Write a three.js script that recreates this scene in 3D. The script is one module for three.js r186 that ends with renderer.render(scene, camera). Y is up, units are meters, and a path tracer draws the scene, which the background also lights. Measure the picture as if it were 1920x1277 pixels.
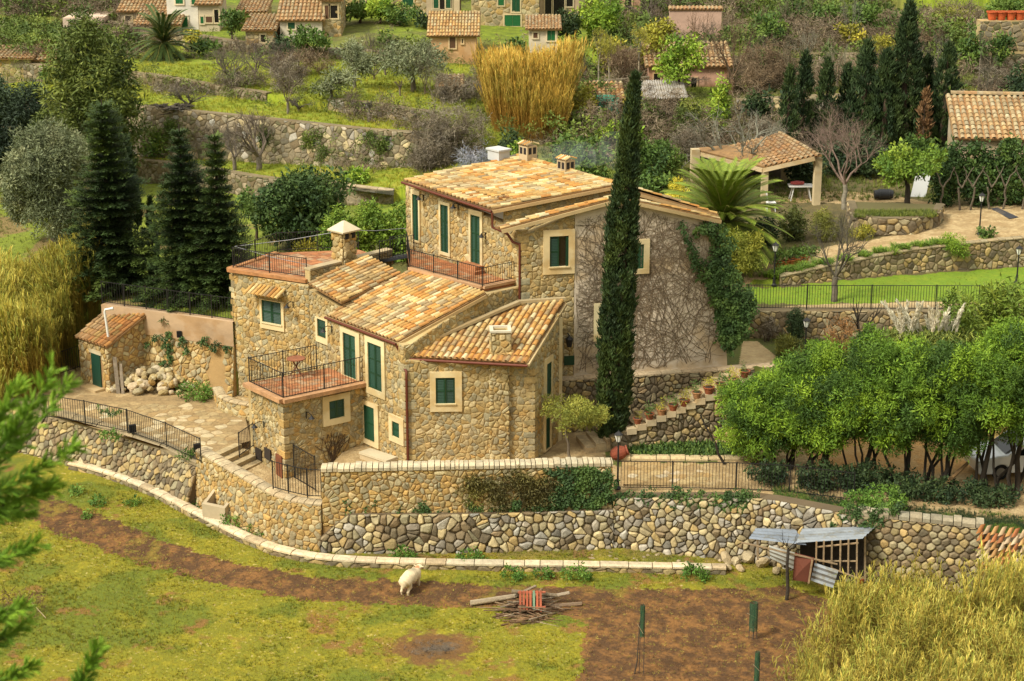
import * as THREE from 'three';
import { MarchingCubes } from 'three/addons/objects/MarchingCubes.js';

// ------------------------------------------------------------------ camera, sky, sun, exposure
const scene = new THREE.Scene();
const PITCH = THREE.MathUtils.degToRad(16.8), EYE = 26, FOC = 3450;      // FOC: focal length in pixels of a 1920 x 1277 picture
const camera = new THREE.PerspectiveCamera(2 * THREE.MathUtils.radToDeg(Math.atan(638.5 / FOC)), 1920 / 1277, 0.5, 1500);
camera.position.set(0, EYE, 0);
camera.rotation.x = -PITCH;
camera.focus = 67; camera.userData.fStop = 5.6;
const renderer = new THREE.WebGLRenderer({ antialias: true });
renderer.toneMapping = THREE.LinearToneMapping;
renderer.toneMappingExposure = 1.7;
renderer.shadowMap.enabled = true;
{ // bright overcast sky, a little warmer and brighter round the veiled sun
  const W = 256, H = 128, d = new Float32Array(W * H * 4), s = new THREE.Vector3(-0.55, 0.72, 0.42).normalize();
  for (let j = 0; j < H; j++) for (let i = 0; i < W; i++) {
    const lat = ((j + 0.5) / H - 0.5) * Math.PI, lon = ((i + 0.5) / W - 0.5) * 2 * Math.PI;
    const y = Math.sin(lat), x = Math.cos(lon) * Math.cos(lat), z = Math.sin(lon) * Math.cos(lat);
    const up = Math.max(0, y), c = Math.max(0, x * s.x + y * s.y + z * s.z);
    const b = 0.42 + 0.36 * up + 0.5 * c ** 6;
    d.set([b, b, b * 0.93, 1], (j * W + i) * 4);
  }
  const t = new THREE.DataTexture(d, W, H, THREE.RGBAFormat, THREE.FloatType);
  t.mapping = THREE.EquirectangularReflectionMapping; t.magFilter = THREE.LinearFilter; t.needsUpdate = true;
  scene.background = t; scene.environment = t;
}
const sun = new THREE.DirectionalLight(new THREE.Color(1, 0.95, 0.83), 2.7);
sun.position.set(-55, 72, 42).add(new THREE.Vector3(0, 4, -66)); sun.target.position.set(0, 4, -66);
sun.castShadow = true; sun.shadow.radius = 26; sun.shadow.mapSize.set(4096, 4096);
Object.assign(sun.shadow.camera, { left: -70, right: 70, top: 80, bottom: -60, near: 1, far: 300 });
scene.add(sun, sun.target);

// ------------------------------------------------------------------ numbers
let seedV = 7;
const seed = (n) => { seedV = n | 0; };
function R() { seedV = (seedV + 0x6d2b79f5) | 0; let t = Math.imul(seedV ^ (seedV >>> 15), 1 | seedV); t = (t + Math.imul(t ^ (t >>> 7), 61 | t)) ^ t; return ((t ^ (t >>> 14)) >>> 0) / 4294967296; }
const rr = (a, b) => a + (b - a) * R(), rn = () => R() + R() + R() - 1.5, pick = (a) => a[Math.floor(R() * a.length)];
const lerp = (a, b, t) => a + (b - a) * t, clamp = (x, a = 0, b = 1) => Math.min(b, Math.max(a, x)), sstep = (a, b, x) => { const t = clamp((x - a) / (b - a)); return t * t * (3 - 2 * t); };
const h2 = (i, j) => { let n = Math.imul(i, 374761393) + Math.imul(j, 668265263) | 0; n = Math.imul(n ^ (n >>> 13), 1274126177); return ((n ^ (n >>> 16)) >>> 0) / 4294967296; };
function vn(x, y) { const i = Math.floor(x), j = Math.floor(y); let u = x - i, v = y - j; u = u * u * (3 - 2 * u); v = v * v * (3 - 2 * v); return lerp(lerp(h2(i, j), h2(i + 1, j), u), lerp(h2(i, j + 1), h2(i + 1, j + 1), u), v); }
const fbm = (x, y, o = 4) => { let s = 0, a = 0.5, n = 0; for (let k = 0; k < o; k++) { s += a * vn(x, y); n += a; x = x * 2.03 + 17.1; y = y * 2.03 + 9.7; a *= 0.5; } return s / n; };
const V = (x, y, z) => new THREE.Vector3(x, y, z);
const L3 = (a, b, t) => a.clone().lerp(b, t);

// ------------------------------------------------------------------ surveying: how a sight line meets a level, a distance or the ground
const SN = Math.sin(PITCH), CS = Math.cos(PITCH);
const sight = (px, py) => { const u = (px - 960) / FOC, v = (638.5 - py) / FOC; return [u, v * CS - SN, CS + v * SN]; };   // x, y, distance
const onLevel = (px, py, h) => { const [u, y, d] = sight(px, py), t = (EYE - h) / -y; return V(u * t, h, -d * t); };
const atDist = (px, py, D) => { const [u, y, d] = sight(px, py), t = D / d; return V(u * t, EYE + y * t, -D); };
const distOf = (py, h) => -onLevel(960, py, h).z;
const xOf = (px, h, D) => ((px - 960) / FOC) * (D * CS + (EYE - h) * SN);
const at = (p, y) => V(p.x, y, p.z);

// ------------------------------------------------------------------ the script's book-keeping
const used = {};
const numbered = (n) => { const k = used[n] ?? 0; used[n] = k + 1; return k ? n + '_' + String(k).padStart(3, '0') : n; };
function tag(o, label, category, group) { o.userData.label = label; o.userData.category = category; if (group) o.userData.group = group; return o; }
function thing(name, label, category, pos, group, turn = 0) {
  const o = new THREE.Group(); o.name = numbered(name); scene.add(o);
  if (pos) o.position.copy(pos); o.rotation.y = turn;
  return tag(o, label, category, group);
}
function part(name, geo, mat, parent, label) {
  const m = new THREE.Mesh(geo, mat); m.name = name; m.castShadow = m.receiveShadow = true; (parent ?? scene).add(m);
  if (!parent) m.name = numbered(name);
  if (label) m.userData.label = label;
  return m;
}
const stuff = (o) => { o.userData.kind = 'stuff'; return o; };
const struct = (o) => { o.userData.kind = 'structure'; return o; };

// ------------------------------------------------------------------ mesh builder: soup of faces with normals, colours, uv in metres
class MB {
  constructor(c = [1, 1, 1]) { this.p = []; this.n = []; this.c = []; this.t = []; this.k = c; }
  color(c) { this.k = c; return this; }
  tri(a, b, c, na, nb, nc, uv) {
    if (!na) {
      const ux = b.x - a.x, uy = b.y - a.y, uz = b.z - a.z, vx = c.x - a.x, vy = c.y - a.y, vz = c.z - a.z;
      let x = uy * vz - uz * vy, y = uz * vx - ux * vz, z = ux * vy - uy * vx; const l = Math.hypot(x, y, z) || 1; na = nb = nc = { x: x / l, y: y / l, z: z / l };
    }
    const P = [a, b, c], N = [na, nb, nc];
    for (let i = 0; i < 3; i++) {
      this.p.push(P[i].x, P[i].y, P[i].z); this.n.push(N[i].x, N[i].y, N[i].z); this.c.push(this.k[0], this.k[1], this.k[2]);
      if (uv) this.t.push(uv[i][0], uv[i][1]);
      else { const ax = Math.abs(N[i].x), ay = Math.abs(N[i].y), az = Math.abs(N[i].z); if (ay > ax && ay > az) this.t.push(P[i].x, P[i].z); else if (ax > az) this.t.push(P[i].z, P[i].y); else this.t.push(P[i].x, P[i].y); }
    }
    return this;
  }
  quad(a, b, c, d) { this.tri(a, b, c); return this.tri(a, c, d); }
  // box from eight corners: centre, half axes
  obox(c, ax, ay, az) {
    const q = (i, j, k) => V(c.x + i * ax.x + j * ay.x + k * az.x, c.y + i * ax.y + j * ay.y + k * az.y, c.z + i * ax.z + j * ay.z + k * az.z);
    const F = [[[1, -1, -1], [1, 1, -1], [1, 1, 1], [1, -1, 1]], [[-1, -1, 1], [-1, 1, 1], [-1, 1, -1], [-1, -1, -1]], [[-1, 1, -1], [-1, 1, 1], [1, 1, 1], [1, 1, -1]], [[-1, -1, 1], [-1, -1, -1], [1, -1, -1], [1, -1, 1]], [[-1, -1, 1], [1, -1, 1], [1, 1, 1], [-1, 1, 1]], [[1, -1, -1], [-1, -1, -1], [-1, 1, -1], [1, 1, -1]]];
    for (const f of F) this.quad(...f.map((e) => q(...e)));
    return this;
  }
  box(x, y, z, w, h, d, turn = 0) { const c = Math.cos(turn), s = Math.sin(turn); return this.obox(V(x, y, z), V(c * w / 2, 0, -s * w / 2), V(0, h / 2, 0), V(s * d / 2, 0, c * d / 2)); }
  bar(a, b, w, h = w) { const t = b.clone().sub(a), l = t.length(); t.normalize(); const s = Math.abs(t.y) > 0.95 ? V(1, 0, 0) : V(0, 1, 0).cross(t).normalize(), u = t.clone().cross(s); return this.obox(L3(a, b, 0.5), s.multiplyScalar(w / 2), u.multiplyScalar(h / 2), t.multiplyScalar(l / 2)); }
  // tapered round tube through points
  tube(pts, rad, n = 6, capEnds = true) {
    let prev = null, ref = null;
    for (let i = 0; i < pts.length; i++) {
      const t = (pts[Math.min(i + 1, pts.length - 1)]).clone().sub(pts[Math.max(i - 1, 0)]).normalize();
      if (!ref) ref = Math.abs(t.y) > 0.9 ? V(1, 0, 0) : V(0, 1, 0);
      const s = ref.clone().cross(t).normalize(), u = t.clone().cross(s).normalize(); ref = u.clone();
      const r = Array.isArray(rad) ? rad[Math.min(i, rad.length - 1)] : rad, ring = [];
      for (let k = 0; k < n; k++) { const a = (k / n) * 2 * Math.PI, nn = s.clone().multiplyScalar(Math.cos(a)).addScaledVector(u, Math.sin(a)); ring.push([pts[i].clone().addScaledVector(nn, r), nn]); }
      if (prev) for (let k = 0; k < n; k++) { const a = prev[k], b = prev[(k + 1) % n], c = ring[(k + 1) % n], d = ring[k]; this.tri(a[0], b[0], c[0], a[1], b[1], c[1]); this.tri(a[0], c[0], d[0], a[1], c[1], d[1]); }
      if (capEnds && (i === 0 || i === pts.length - 1)) for (let k = 1; k < n - 1; k++) i ? this.tri(ring[0][0], ring[k][0], ring[k + 1][0]) : this.tri(ring[0][0], ring[k + 1][0], ring[k][0]);
      prev = ring;
    }
    return this;
  }
  cyl(a, b, r0, r1 = r0, n = 8) { return this.tube([a, b], [r0, r1], n); }
  lathe(c, prof, n = 12) {   // prof: [r, y] from bottom to top
    for (let i = 0; i + 1 < prof.length; i++) for (let k = 0; k < n; k++) {
      const q = (j, kk) => { const a = (kk / n) * 2 * Math.PI; return V(c.x + Math.cos(a) * prof[j][0], c.y + prof[j][1], c.z - Math.sin(a) * prof[j][0]); };
      const a = q(i, k), b = q(i, k + 1), d = q(i + 1, k), e = q(i + 1, k + 1);
      if (prof[i][0] > 1e-4) this.tri(a, b, e); if (prof[i + 1][0] > 1e-4) this.tri(a, e, d);
    }
    return this;
  }
  // flat polygon (fan) and prism from a horizontal outline
  fan(pts) { for (let i = 1; i + 1 < pts.length; i++) this.tri(pts[0], pts[i], pts[i + 1]); return this; }
  prism(pts, y0, y1) {   // pts: Vector3 outline, anticlockwise seen from above
    const top = pts.map((p) => at(p, y1)), bot = pts.map((p) => at(p, y0)), n = pts.length;
    this.fan(top); this.fan([...bot].reverse());
    for (let i = 0; i < n; i++) { const j = (i + 1) % n; this.quad(bot[i], bot[j], top[j], top[i]); }
    return this;
  }
  geo() {
    const g = new THREE.BufferGeometry();
    g.setAttribute('position', new THREE.Float32BufferAttribute(this.p, 3)); g.setAttribute('normal', new THREE.Float32BufferAttribute(this.n, 3));
    g.setAttribute('color', new THREE.Float32BufferAttribute(this.c, 3)); g.setAttribute('uv', new THREE.Float32BufferAttribute(this.t, 2));
    return g;
  }
  get empty() { return !this.p.length; }
  build(name, mat, parent, label) { return part(name, this.geo(), mat, parent, label); }
}
// tints: a base colour with random lightness and a little hue drift
const tint = (c, v = 0.12, hue = 0.05) => { const k = 1 + rn() * v, w = rn() * hue; return [c[0] * k * (1 + w), c[1] * k, c[2] * k * (1 - w)]; };
const mixc = (a, b, t) => [lerp(a[0], b[0], t), lerp(a[1], b[1], t), lerp(a[2], b[2], t)];

// ------------------------------------------------------------------ materials: vertex colours carry each piece's own colour, small tiling textures give grain and wear
function noiseTex(size, f, srgb = false) {
  const d = new Uint8Array(size * size * 4);
  for (let y = 0; y < size; y++) for (let x = 0; x < size; x++) { const v = f(x / size, y / size), o = (y * size + x) * 4; d[o] = clamp(v[0]) * 255; d[o + 1] = clamp(v[1]) * 255; d[o + 2] = clamp(v[2]) * 255; d[o + 3] = 255; }
  const t = new THREE.DataTexture(d, size, size); t.wrapS = t.wrapT = THREE.RepeatWrapping; t.magFilter = THREE.LinearFilter; if (srgb) t.colorSpace = THREE.SRGBColorSpace; t.needsUpdate = true; return t;
}
// tileable fbm
const tn = (x, y, f, o = 4) => { let s = 0, a = 0.5, n = 0; for (let k = 0; k < o; k++) { const X = x * f, Y = y * f, i = Math.floor(X), j = Math.floor(Y); let u = X - i, v = Y - j; u = u * u * (3 - 2 * u); v = v * v * (3 - 2 * v); const m = (q) => ((q % f) + f) % f, H = (p, q) => h2(m(p) + k * 91, m(q) + k * 57); s += a * lerp(lerp(H(i, j), H(i + 1, j), u), lerp(H(i, j + 1), H(i + 1, j + 1), u), v); n += a; f *= 2; a *= 0.55; } return s / n; };
const grain = noiseTex(256, (x, y) => { const a = tn(x, y, 6, 5), b = tn(x + 0.37, y + 0.11, 24, 3); const v = 0.72 + 0.4 * (a - 0.5) * 1.3 + 0.3 * (b - 0.5); return [v, v * 0.99, v * 0.965]; });
const relief = noiseTex(256, (x, y) => { const v = 0.6 * tn(x, y, 8, 5) + 0.4 * tn(x + 0.5, y, 40, 2); return [v, v, v]; });
const stains = noiseTex(512, (x, y) => { const a = tn(x, y, 3, 6), b = tn(x * 1 + 0.2, y + 0.6, 14, 4); const v = 0.86 + 0.5 * (a - 0.5) + 0.25 * (b - 0.5), w = sstep(0.52, 0.7, tn(x + 0.7, y + 0.3, 5, 5)); return [v * (1 - 0.12 * w), v * (1 - 0.2 * w), v * (1 - 0.33 * w)]; });
const stainsB = stains.clone(); stainsB.repeat.set(0.19, 0.23); stainsB.needsUpdate = true;
const std = (o = {}) => new THREE.MeshStandardMaterial({ vertexColors: true, roughness: 0.92, side: THREE.DoubleSide, ...o });
const M = {
  stone: std({ map: grain, bumpMap: relief, bumpScale: 0.02 }),
  mortar: std({ map: stainsB, bumpMap: relief, bumpScale: 0.015 }),
  plaster: std({ map: stainsB, bumpMap: relief, bumpScale: 0.006 }),
  clay: std({ map: grain, bumpMap: relief, bumpScale: 0.008, roughness: 0.88 }),
  trim: std({ map: stainsB, roughness: 0.85 }),
  paint: std({ roughness: 0.5 }),
  iron: std({ roughness: 0.55, metalness: 0.3 }),
  zinc: std({ map: stains, roughness: 0.45, metalness: 0.55 }),
  wood: std({ map: grain, bumpMap: relief, bumpScale: 0.01 }),
  bark: std({ map: grain, bumpMap: relief, bumpScale: 0.03, roughness: 0.95 }),
  leaf: new THREE.MeshStandardMaterial({ roughness: 0.75, side: THREE.DoubleSide }),
  gloss: std({ roughness: 0.25 }),
  glass: new THREE.MeshPhysicalMaterial({ color: 0xdfe6e2, roughness: 0.1, transmission: 0.9, thickness: 0, side: THREE.DoubleSide }),
  dark: std({ roughness: 0.9 }),
};
// colours (linear)
const C = {
  tan: [0.53, 0.385, 0.165], ochre: [0.57, 0.37, 0.125], grey: [0.45, 0.37, 0.21], pale: [0.64, 0.51, 0.27], rust: [0.42, 0.2, 0.07], mortar: [0.5, 0.37, 0.165], dry: [0.13, 0.09, 0.045],
  trim: [0.74, 0.59, 0.32], green: [0.006, 0.042, 0.016], iron: [0.02, 0.018, 0.017], pipe: [0.13, 0.032, 0.014], terra: [0.46, 0.17, 0.06], plaster: [0.66, 0.55, 0.41],
};
// ------------------------------------------------------------------ the lie of the land: step lines (x of the knot from a sight line px), each with distance, level in front and level behind
const Y = distOf;
const LINES = [
  [[-400, -20, 31, 31], [2400, -20, 31, 31]],
  [[-400, 2, 24.1, 24.1], [2400, 2, 24.1, 24.1]],
  [[-400, 30, 5, 5], [2400, 30, 5, 5]],
  [[-400, 44, 0, 0], [2400, 44, 0, 0]],
  [[-400, Y(770, .3) + .9, .35, 2], [0, Y(838, .3) + .9, .35, 2], [138, Y(875, .3) + .9, .35, 2], [300, Y(925, .3) + .8, .35, 2], [372, Y(952, .3) + .4, .3, 1.98], [440, Y(985, .3), .3, 1.3], [500, Y(1008, .3), .3, 1.1], [560, Y(1024, .3), .3, 1.05], [608, Y(1029, .3), .3, 1.1], [622, Y(1030, .3), .3, 2], [900, Y(1028, .3), .3, 2], [1150, Y(1020, .3), .3, 2], [1300, Y(1036, .25), .25, 2.05], [1420, Y(1048, .2), .2, 2.1], [1620, Y(1090, .1), .1, 2], [1830, Y(1108, .1), .1, 1.95], [2400, Y(1180, 0), 0, 1.9]],
  [[-400, 79, 2.1, 2.3], [0, 77.5, 2, 2.4], [120, 76, 2, 2.6], [190, 75, 2, 3.2], [200, 74.4, 2, 5], [445, 71.75, 2, 5], [600, 70.5, 2, 5], [800, 69, 2, 4.5], [977, 67.3, 2, 4], [1077, 67.6, 2, 4], [1385, 68.9, 2.1, 4.1], [1420, 68.5, 2.2, 4.2], [1500, 67.2, 2, 3.9], [1700, 66.2, 2, 3.9], [2400, 66, 2, 3.9]],
  [[-400, 90, 2.6, 2.6], [0, 84, 2.6, 2.6], [195, 80, 4.6, 4.6], [445, 79, 5, 5], [800, 77, 5, 5], [1000, 75, 4.4, 5.2], [1330, 74, 4.1, 5.1], [1400, 73.2, 4, 5.15], [1660, 73.1, 4, 5.2], [2400, 73, 4, 5.2]],
  [[-400, 96, 2.8, 2.8], [0, 93, 2.9, 2.9], [445, 86, 5, 5], [900, 80, 6, 6], [1300, 77.5, 5.6, 5.7], [1440, 76.3, 5.35, 5.6], [1480, 76.8, 5.35, 5.75], [1700, 78.7, 5.35, 6.35], [1920, 80, 5.35, 6.6], [2400, 82, 5.35, 6.7]],
  [[-400, 107, 3.2, 4.8], [60, 106, 3.4, 5], [180, 104, 4, 5.4], [300, 101.5, 4.6, 5.8], [480, 96.5, 4.9, 5.9], [620, 94, 5, 5.9], [740, 93.4, 5.2, 5.9], [820, 94, 6.4, 6.4], [900, 95, 6.8, 6.8], [1400, 95, 6.75, 6.9], [1920, 94, 6.8, 7.1], [2400, 94, 6.8, 7.2]],
  [[-400, 112, 5, 7.3], [0, 112, 5.2, 7.5], [200, 106, 5.9, 8.2], [280, 103.4, 6, 8.5], [520, 100.4, 6.1, 8.3], [700, 98.4, 6.3, 8.1], [800, 98, 6.4, 8], [880, 99, 7, 7.8], [1000, 100, 7.4, 7.8], [1400, 100, 7.2, 7.6], [1920, 99, 7.4, 7.9], [2400, 98, 7.4, 8]],
  [[-400, 121, 7.5, 8.6], [0, 119, 7.7, 8.8], [280, 111, 8.6, 9.2], [480, 106, 8.5, 8.9], [620, 103.6, 8.35, 8.9], [700, 102.4, 8.2, 8.85], [800, 101, 8.05, 8.6], [900, 102, 8, 8.4], [1100, 103, 7.9, 8.3], [1400, 106, 7.9, 8.5], [1780, 105, 8.3, 9.2], [1920, 104.5, 8.3, 9.2], [2400, 104, 8.4, 9.4]],
  [[-400, 135, 9, 10.6], [200, 128, 9.2, 10.4], [480, 121, 9.2, 9.6], [700, 116, 9.3, 9.9], [1000, 118, 9, 9.4], [1400, 117, 9, 9.6], [1780, 112, 9.4, 10.3], [2400, 110, 9.5, 10.4]],
  [[-400, 150, 11.2, 13], [200, 143, 11.2, 12.6], [700, 138, 11, 11.2], [1400, 138, 11, 11.3], [1780, 128, 11, 12.6], [2400, 126, 11, 12.6]],
  [[-400, 190, 19, 19], [2400, 190, 19, 19]], [[-400, 300, 60, 60], [2400, 300, 60, 60]], [[-400, 900, 230, 230], [2400, 900, 230, 230]],
].map((l) => l.map(([px, D, lo, up]) => [xOf(px, D > 40 ? lo : 0, Math.max(D, 40)), D, lo, up]));
const EPS = 0.06;
function lineAt(l, x) {
  if (x <= l[0][0]) return [l[0][1], l[0][2], l[0][3]];
  for (let i = 1; i < l.length; i++) if (x <= l[i][0]) { const a = l[i - 1], b = l[i], t = (x - a[0]) / (b[0] - a[0]); return [lerp(a[1], b[1], t), lerp(a[2], b[2], t), lerp(a[3], b[3], t)]; }
  const e = l[l.length - 1]; return [e[1], e[2], e[3]];
}
function bandOf(x, D) { let k = 0; for (let i = 0; i < LINES.length; i++) if (D > lineAt(LINES[i], x)[0]) k = i; return k; }
function H(x, D) {
  let a = lineAt(LINES[0], x);
  for (let i = 1; i < LINES.length; i++) {
    const b = lineAt(LINES[i], x);
    if (D <= b[0]) { if (D < a[0] + EPS) return lerp(a[1], a[2], clamp((D - a[0]) / EPS)); return lerp(a[2], b[1], (D - a[0] - EPS) / Math.max(0.01, b[0] - a[0] - EPS)); }
    a = b;
  }
  return a[2];
}
// where a sight line meets the ground (first hit, from minD on)
function ground(px, py, minD = 44) {
  const [u, y, d] = sight(px, py); let t0 = minD / d, t = t0;
  for (; t < 900; t += 0.25) { if (EYE + y * t < H(u * t, d * t)) break; t0 = t; }
  for (let i = 0; i < 24; i++) { const m = (t0 + t) / 2; if (EYE + y * m < H(u * m, d * m)) t = m; else t0 = m; }
  return V(u * t, H(u * t, d * t), -d * t);
}
const onGround = (x, z) => V(x, H(x, -z), z);
// the ground plan position that a pixel column px has at distance D
const station = (px, D) => { let h = H(0, D), x = 0; for (let i = 0; i < 4; i++) { x = xOf(px, h, D); h = H(x, D); } return V(x, h, -D); };

// ------------------------------------------------------------------ ground cover: a plan of what lies where, computed per 4.5 cm
const TX = 46, TD0 = 42, TD1 = 134;
const inside = (poly, x, y) => { let r = false; for (let i = 0, j = poly.length - 1; i < poly.length; j = i++) { const a = poly[i], b = poly[j]; if ((a[1] > y) !== (b[1] > y) && x < ((b[0] - a[0]) * (y - a[1])) / (b[1] - a[1]) + a[0]) r = !r; } return r; };
const zone = (pts, minD) => { const p = pts.map(([px, py]) => { const g = ground(px, py, minD); return [g.x, -g.z]; }); p.box = [Math.min(...p.map((q) => q[0])) - 1, Math.max(...p.map((q) => q[0])) + 1, Math.min(...p.map((q) => q[1])) - 1, Math.max(...p.map((q) => q[1])) + 1]; return p; };
const inZone = (p, x, D) => x > p.box[0] && x < p.box[1] && D > p.box[2] && D < p.box[3] && inside(p, x, D);
const Z = {
  soilBand: zone([[30, 955], [90, 932], [200, 972], [330, 1022], [450, 1058], [600, 1083], [760, 1088], [900, 1098], [1100, 1102], [1300, 1108], [1490, 1100], [1560, 1130], [1620, 1277], [1640, 1420], [1060, 1420], [1085, 1277], [1100, 1200], [1105, 1165], [950, 1138], [800, 1138], [600, 1130], [430, 1102], [250, 1050], [100, 1000]]),
  upperDrive: zone([[1395, 534], [1480, 520], [1560, 498], [1640, 484], [1700, 474], [1790, 460], [1960, 452], [1960, 372], [1850, 392], [1740, 378], [1640, 362], [1560, 358], [1440, 362], [1450, 378], [1580, 382], [1700, 378], [1760, 398], [1770, 418], [1740, 428], [1660, 444], [1560, 462], [1480, 480], [1400, 500]], 70),
  lawn: zone([[1395, 568], [1400, 540], [1500, 535], [1640, 520], [1800, 508], [1960, 498], [1960, 566], [1740, 566], [1500, 572]], 72),
  fencePath: zone([[1400, 585], [1500, 572], [1740, 566], [1960, 566], [1960, 590], [1400, 594]], 72),
  gardenPath: zone([[1385, 690], [1392, 640], [1420, 640], [1455, 668], [1445, 690], [1400, 706]], 68),
  drive: null, yard: null,
};
const SWATCH = {
  grass: [0.22, 0.205, 0.003], grassB: [0.33, 0.265, 0.005], moss: [0.11, 0.15, 0.003], soil: [0.1, 0.042, 0.008], soilB: [0.25, 0.11, 0.022], dry: [0.3, 0.2, 0.06], bright: [0.24, 0.3, 0.008], brightB: [0.36, 0.31, 0.025], lawn: [0.17, 0.27, 0.005], pave: [0.42, 0.28, 0.12], paveB: [0.6, 0.45, 0.23], scrub: [0.1, 0.085, 0.025], scrubB: [0.17, 0.125, 0.04], litter: [0.2, 0.115, 0.035], orange: [0.52, 0.25, 0.055], ash: [0.12, 0.1, 0.08],
};
const burnt = ground(812, 1216);
function coverAt(x, D, band) {
  const n1 = fbm(x * 0.55 + 3, D * 0.55, 4), n2 = fbm(x * 3.1, D * 3.1 + 40, 3), n3 = vn(x * 13, D * 13), wx = x + (n2 - 0.5) * 0.5 + (n3 - .5) * .2, wd = D + (vn(x * 2.3 + 80, D * 2.3) - 0.5) * 0.4 + (n3 - .5) * .25;
  let c;
  const s = (a, b, t) => mixc(SWATCH[a], SWATCH[b], clamp(t));
  if (band <= 3) {
    if (inZone(Z.soilBand, wx, wd)) { c = s('soil', 'soilB', (n2 - 0.38) * 2.4 + (n3 - 0.5) * 0.9); if (n1 > 0.6 && n2 > 0.45) c = mixc(c, SWATCH.grass, 0.4 * sstep(0.6, 0.7, n1)); }
    else {
      c = s('grass', 'grassB', (n2 - 0.4) * 1.5 + (n3 - 0.5) * 0.6); c = mixc(c, SWATCH.moss, sstep(0.5, 0.64, n1) * 0.75);
      const bare = sstep(0.6, 0.72, fbm(x * 0.8 + 31, D * 0.8 + 7, 4)); c = mixc(c, SWATCH.soilB, bare * 0.85 * sstep(0.4, 0.5, n2));
      if (n3 > 0.9 && n1 < 0.55) c = mixc(c, SWATCH.paveB, 0.6);
    }
    const dx = (x - burnt.x) / 1.32, dz = (D + burnt.z) / 1.15, q = Math.hypot(dx, dz) + (n2 - 0.5) * 0.9 + (n3 - 0.5) * 0.3; if (q < 1.2) c = mixc(c, mixc(s('soilB', 'soil', n2), s('ash', 'soil', n2), sstep(0.6, 0.1, q) * 0.9), sstep(1.2, 0.75, q) * 0.95);
    // trodden strip behind the kerb
    const f = lineAt(LINES[4], x)[0] - D; if (f < 1.6 && x > -12) c = mixc(c, SWATCH.litter, sstep(1.6, 0.5, f) * 0.55 * sstep(.35, .6, n2 + (n1 - .5)));
  } else if (band === 4) {
    c = s('pave', 'paveB', (n2 - 0.42) * 1.6 + (n3 - .5) * .5);
    if (x > 9.5) c = mixc(c, s('litter', 'scrub', n2), sstep(lineAt(LINES[4], x)[0] + 2.6, lineAt(LINES[4], x)[0] + 1.9, wd));
    if (x > 11) c = mixc(c, s('orange', 'pave', n2), .9 * sstep(62.4, 63.2, wd));
    if (x > 3.5 && x < 7.6 && wd > 63.6) c = s('scrub', 'moss', n2);
  } else {
    const gr = sstep(0.42, 0.6, fbm(x * 0.16 + 5, D * 0.16 + 2, 3));
    c = mixc(s('scrub', 'scrubB', n2 * 1.4 - 0.2), s('moss', 'bright', n2 * 1.5 - 0.25), clamp(gr + 0.25 * sstep(8, -6, x)));
    if (band >= 8 && band <= 10) c = mixc(c, s('bright', 'brightB', (n2 - 0.4) * 1.8 + (n1 - .5)), sstep(4, -6, x + (n1 - .5) * 14));
    if (band === 6 && x > 6) c = inZone(Z.lawn, wx, wd) ? s('lawn', 'bright', (n2 - 0.4) * 1.4) : s('scrub', 'scrubB', n2);
    if (band === 5 && x > 6) c = s('scrub', 'moss', n2);
    if (band >= 10) c = mixc(c, s('moss', 'bright', n2), 0.4 * sstep(0.45, 0.55, n1));
    if (band >= 5 && band <= 7 && wx < -11) c = mixc(s('bright', 'dry', sstep(.5, .62, n1)), SWATCH.scrub, n2 * .5);
    if (inZone(Z.upperDrive, wx * .5 + x * .5, wd * .5 + D * .5)) c = s('pave', 'paveB', (n2 - 0.38) * 1.7 + (n3 - .5) * .6);
    if (inZone(Z.fencePath, x, D) || inZone(Z.gardenPath, x, D)) c = s('pave', 'paveB', n2);
  }
  const k = 0.86 + 0.3 * n3 * vn(x * 31, D * 31) + 0.1 * (n2 - 0.5);
  return [c[0] * k, c[1] * k, c[2] * k];
}
const groundMap = (() => {
  const W = 2048, Hh = 2048, d = new Uint8Array(W * Hh * 4), enc = (v) => 255 * Math.pow(clamp(v), 1 / 2.2);
  for (let i = 0; i < W; i++) {
    const x = -TX + ((i + 0.5) / W) * 2 * TX, ls = LINES.map((l) => lineAt(l, x)[0]);
    let k = 0;
    for (let j = 0; j < Hh; j++) {
      const D = TD0 + ((j + 0.5) / Hh) * (TD1 - TD0); while (k + 1 < ls.length && D > ls[k + 1]) k++;
      const c = coverAt(x, D, k), o = (j * W + i) * 4; d[o] = enc(c[0]); d[o + 1] = enc(c[1]); d[o + 2] = enc(c[2]); d[o + 3] = 255;
    }
  }
  const t = new THREE.DataTexture(d, W, Hh); t.colorSpace = THREE.SRGBColorSpace; t.magFilter = THREE.LinearFilter; t.wrapS = t.wrapT = THREE.MirroredRepeatWrapping; t.needsUpdate = true; return t;
})();
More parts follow.
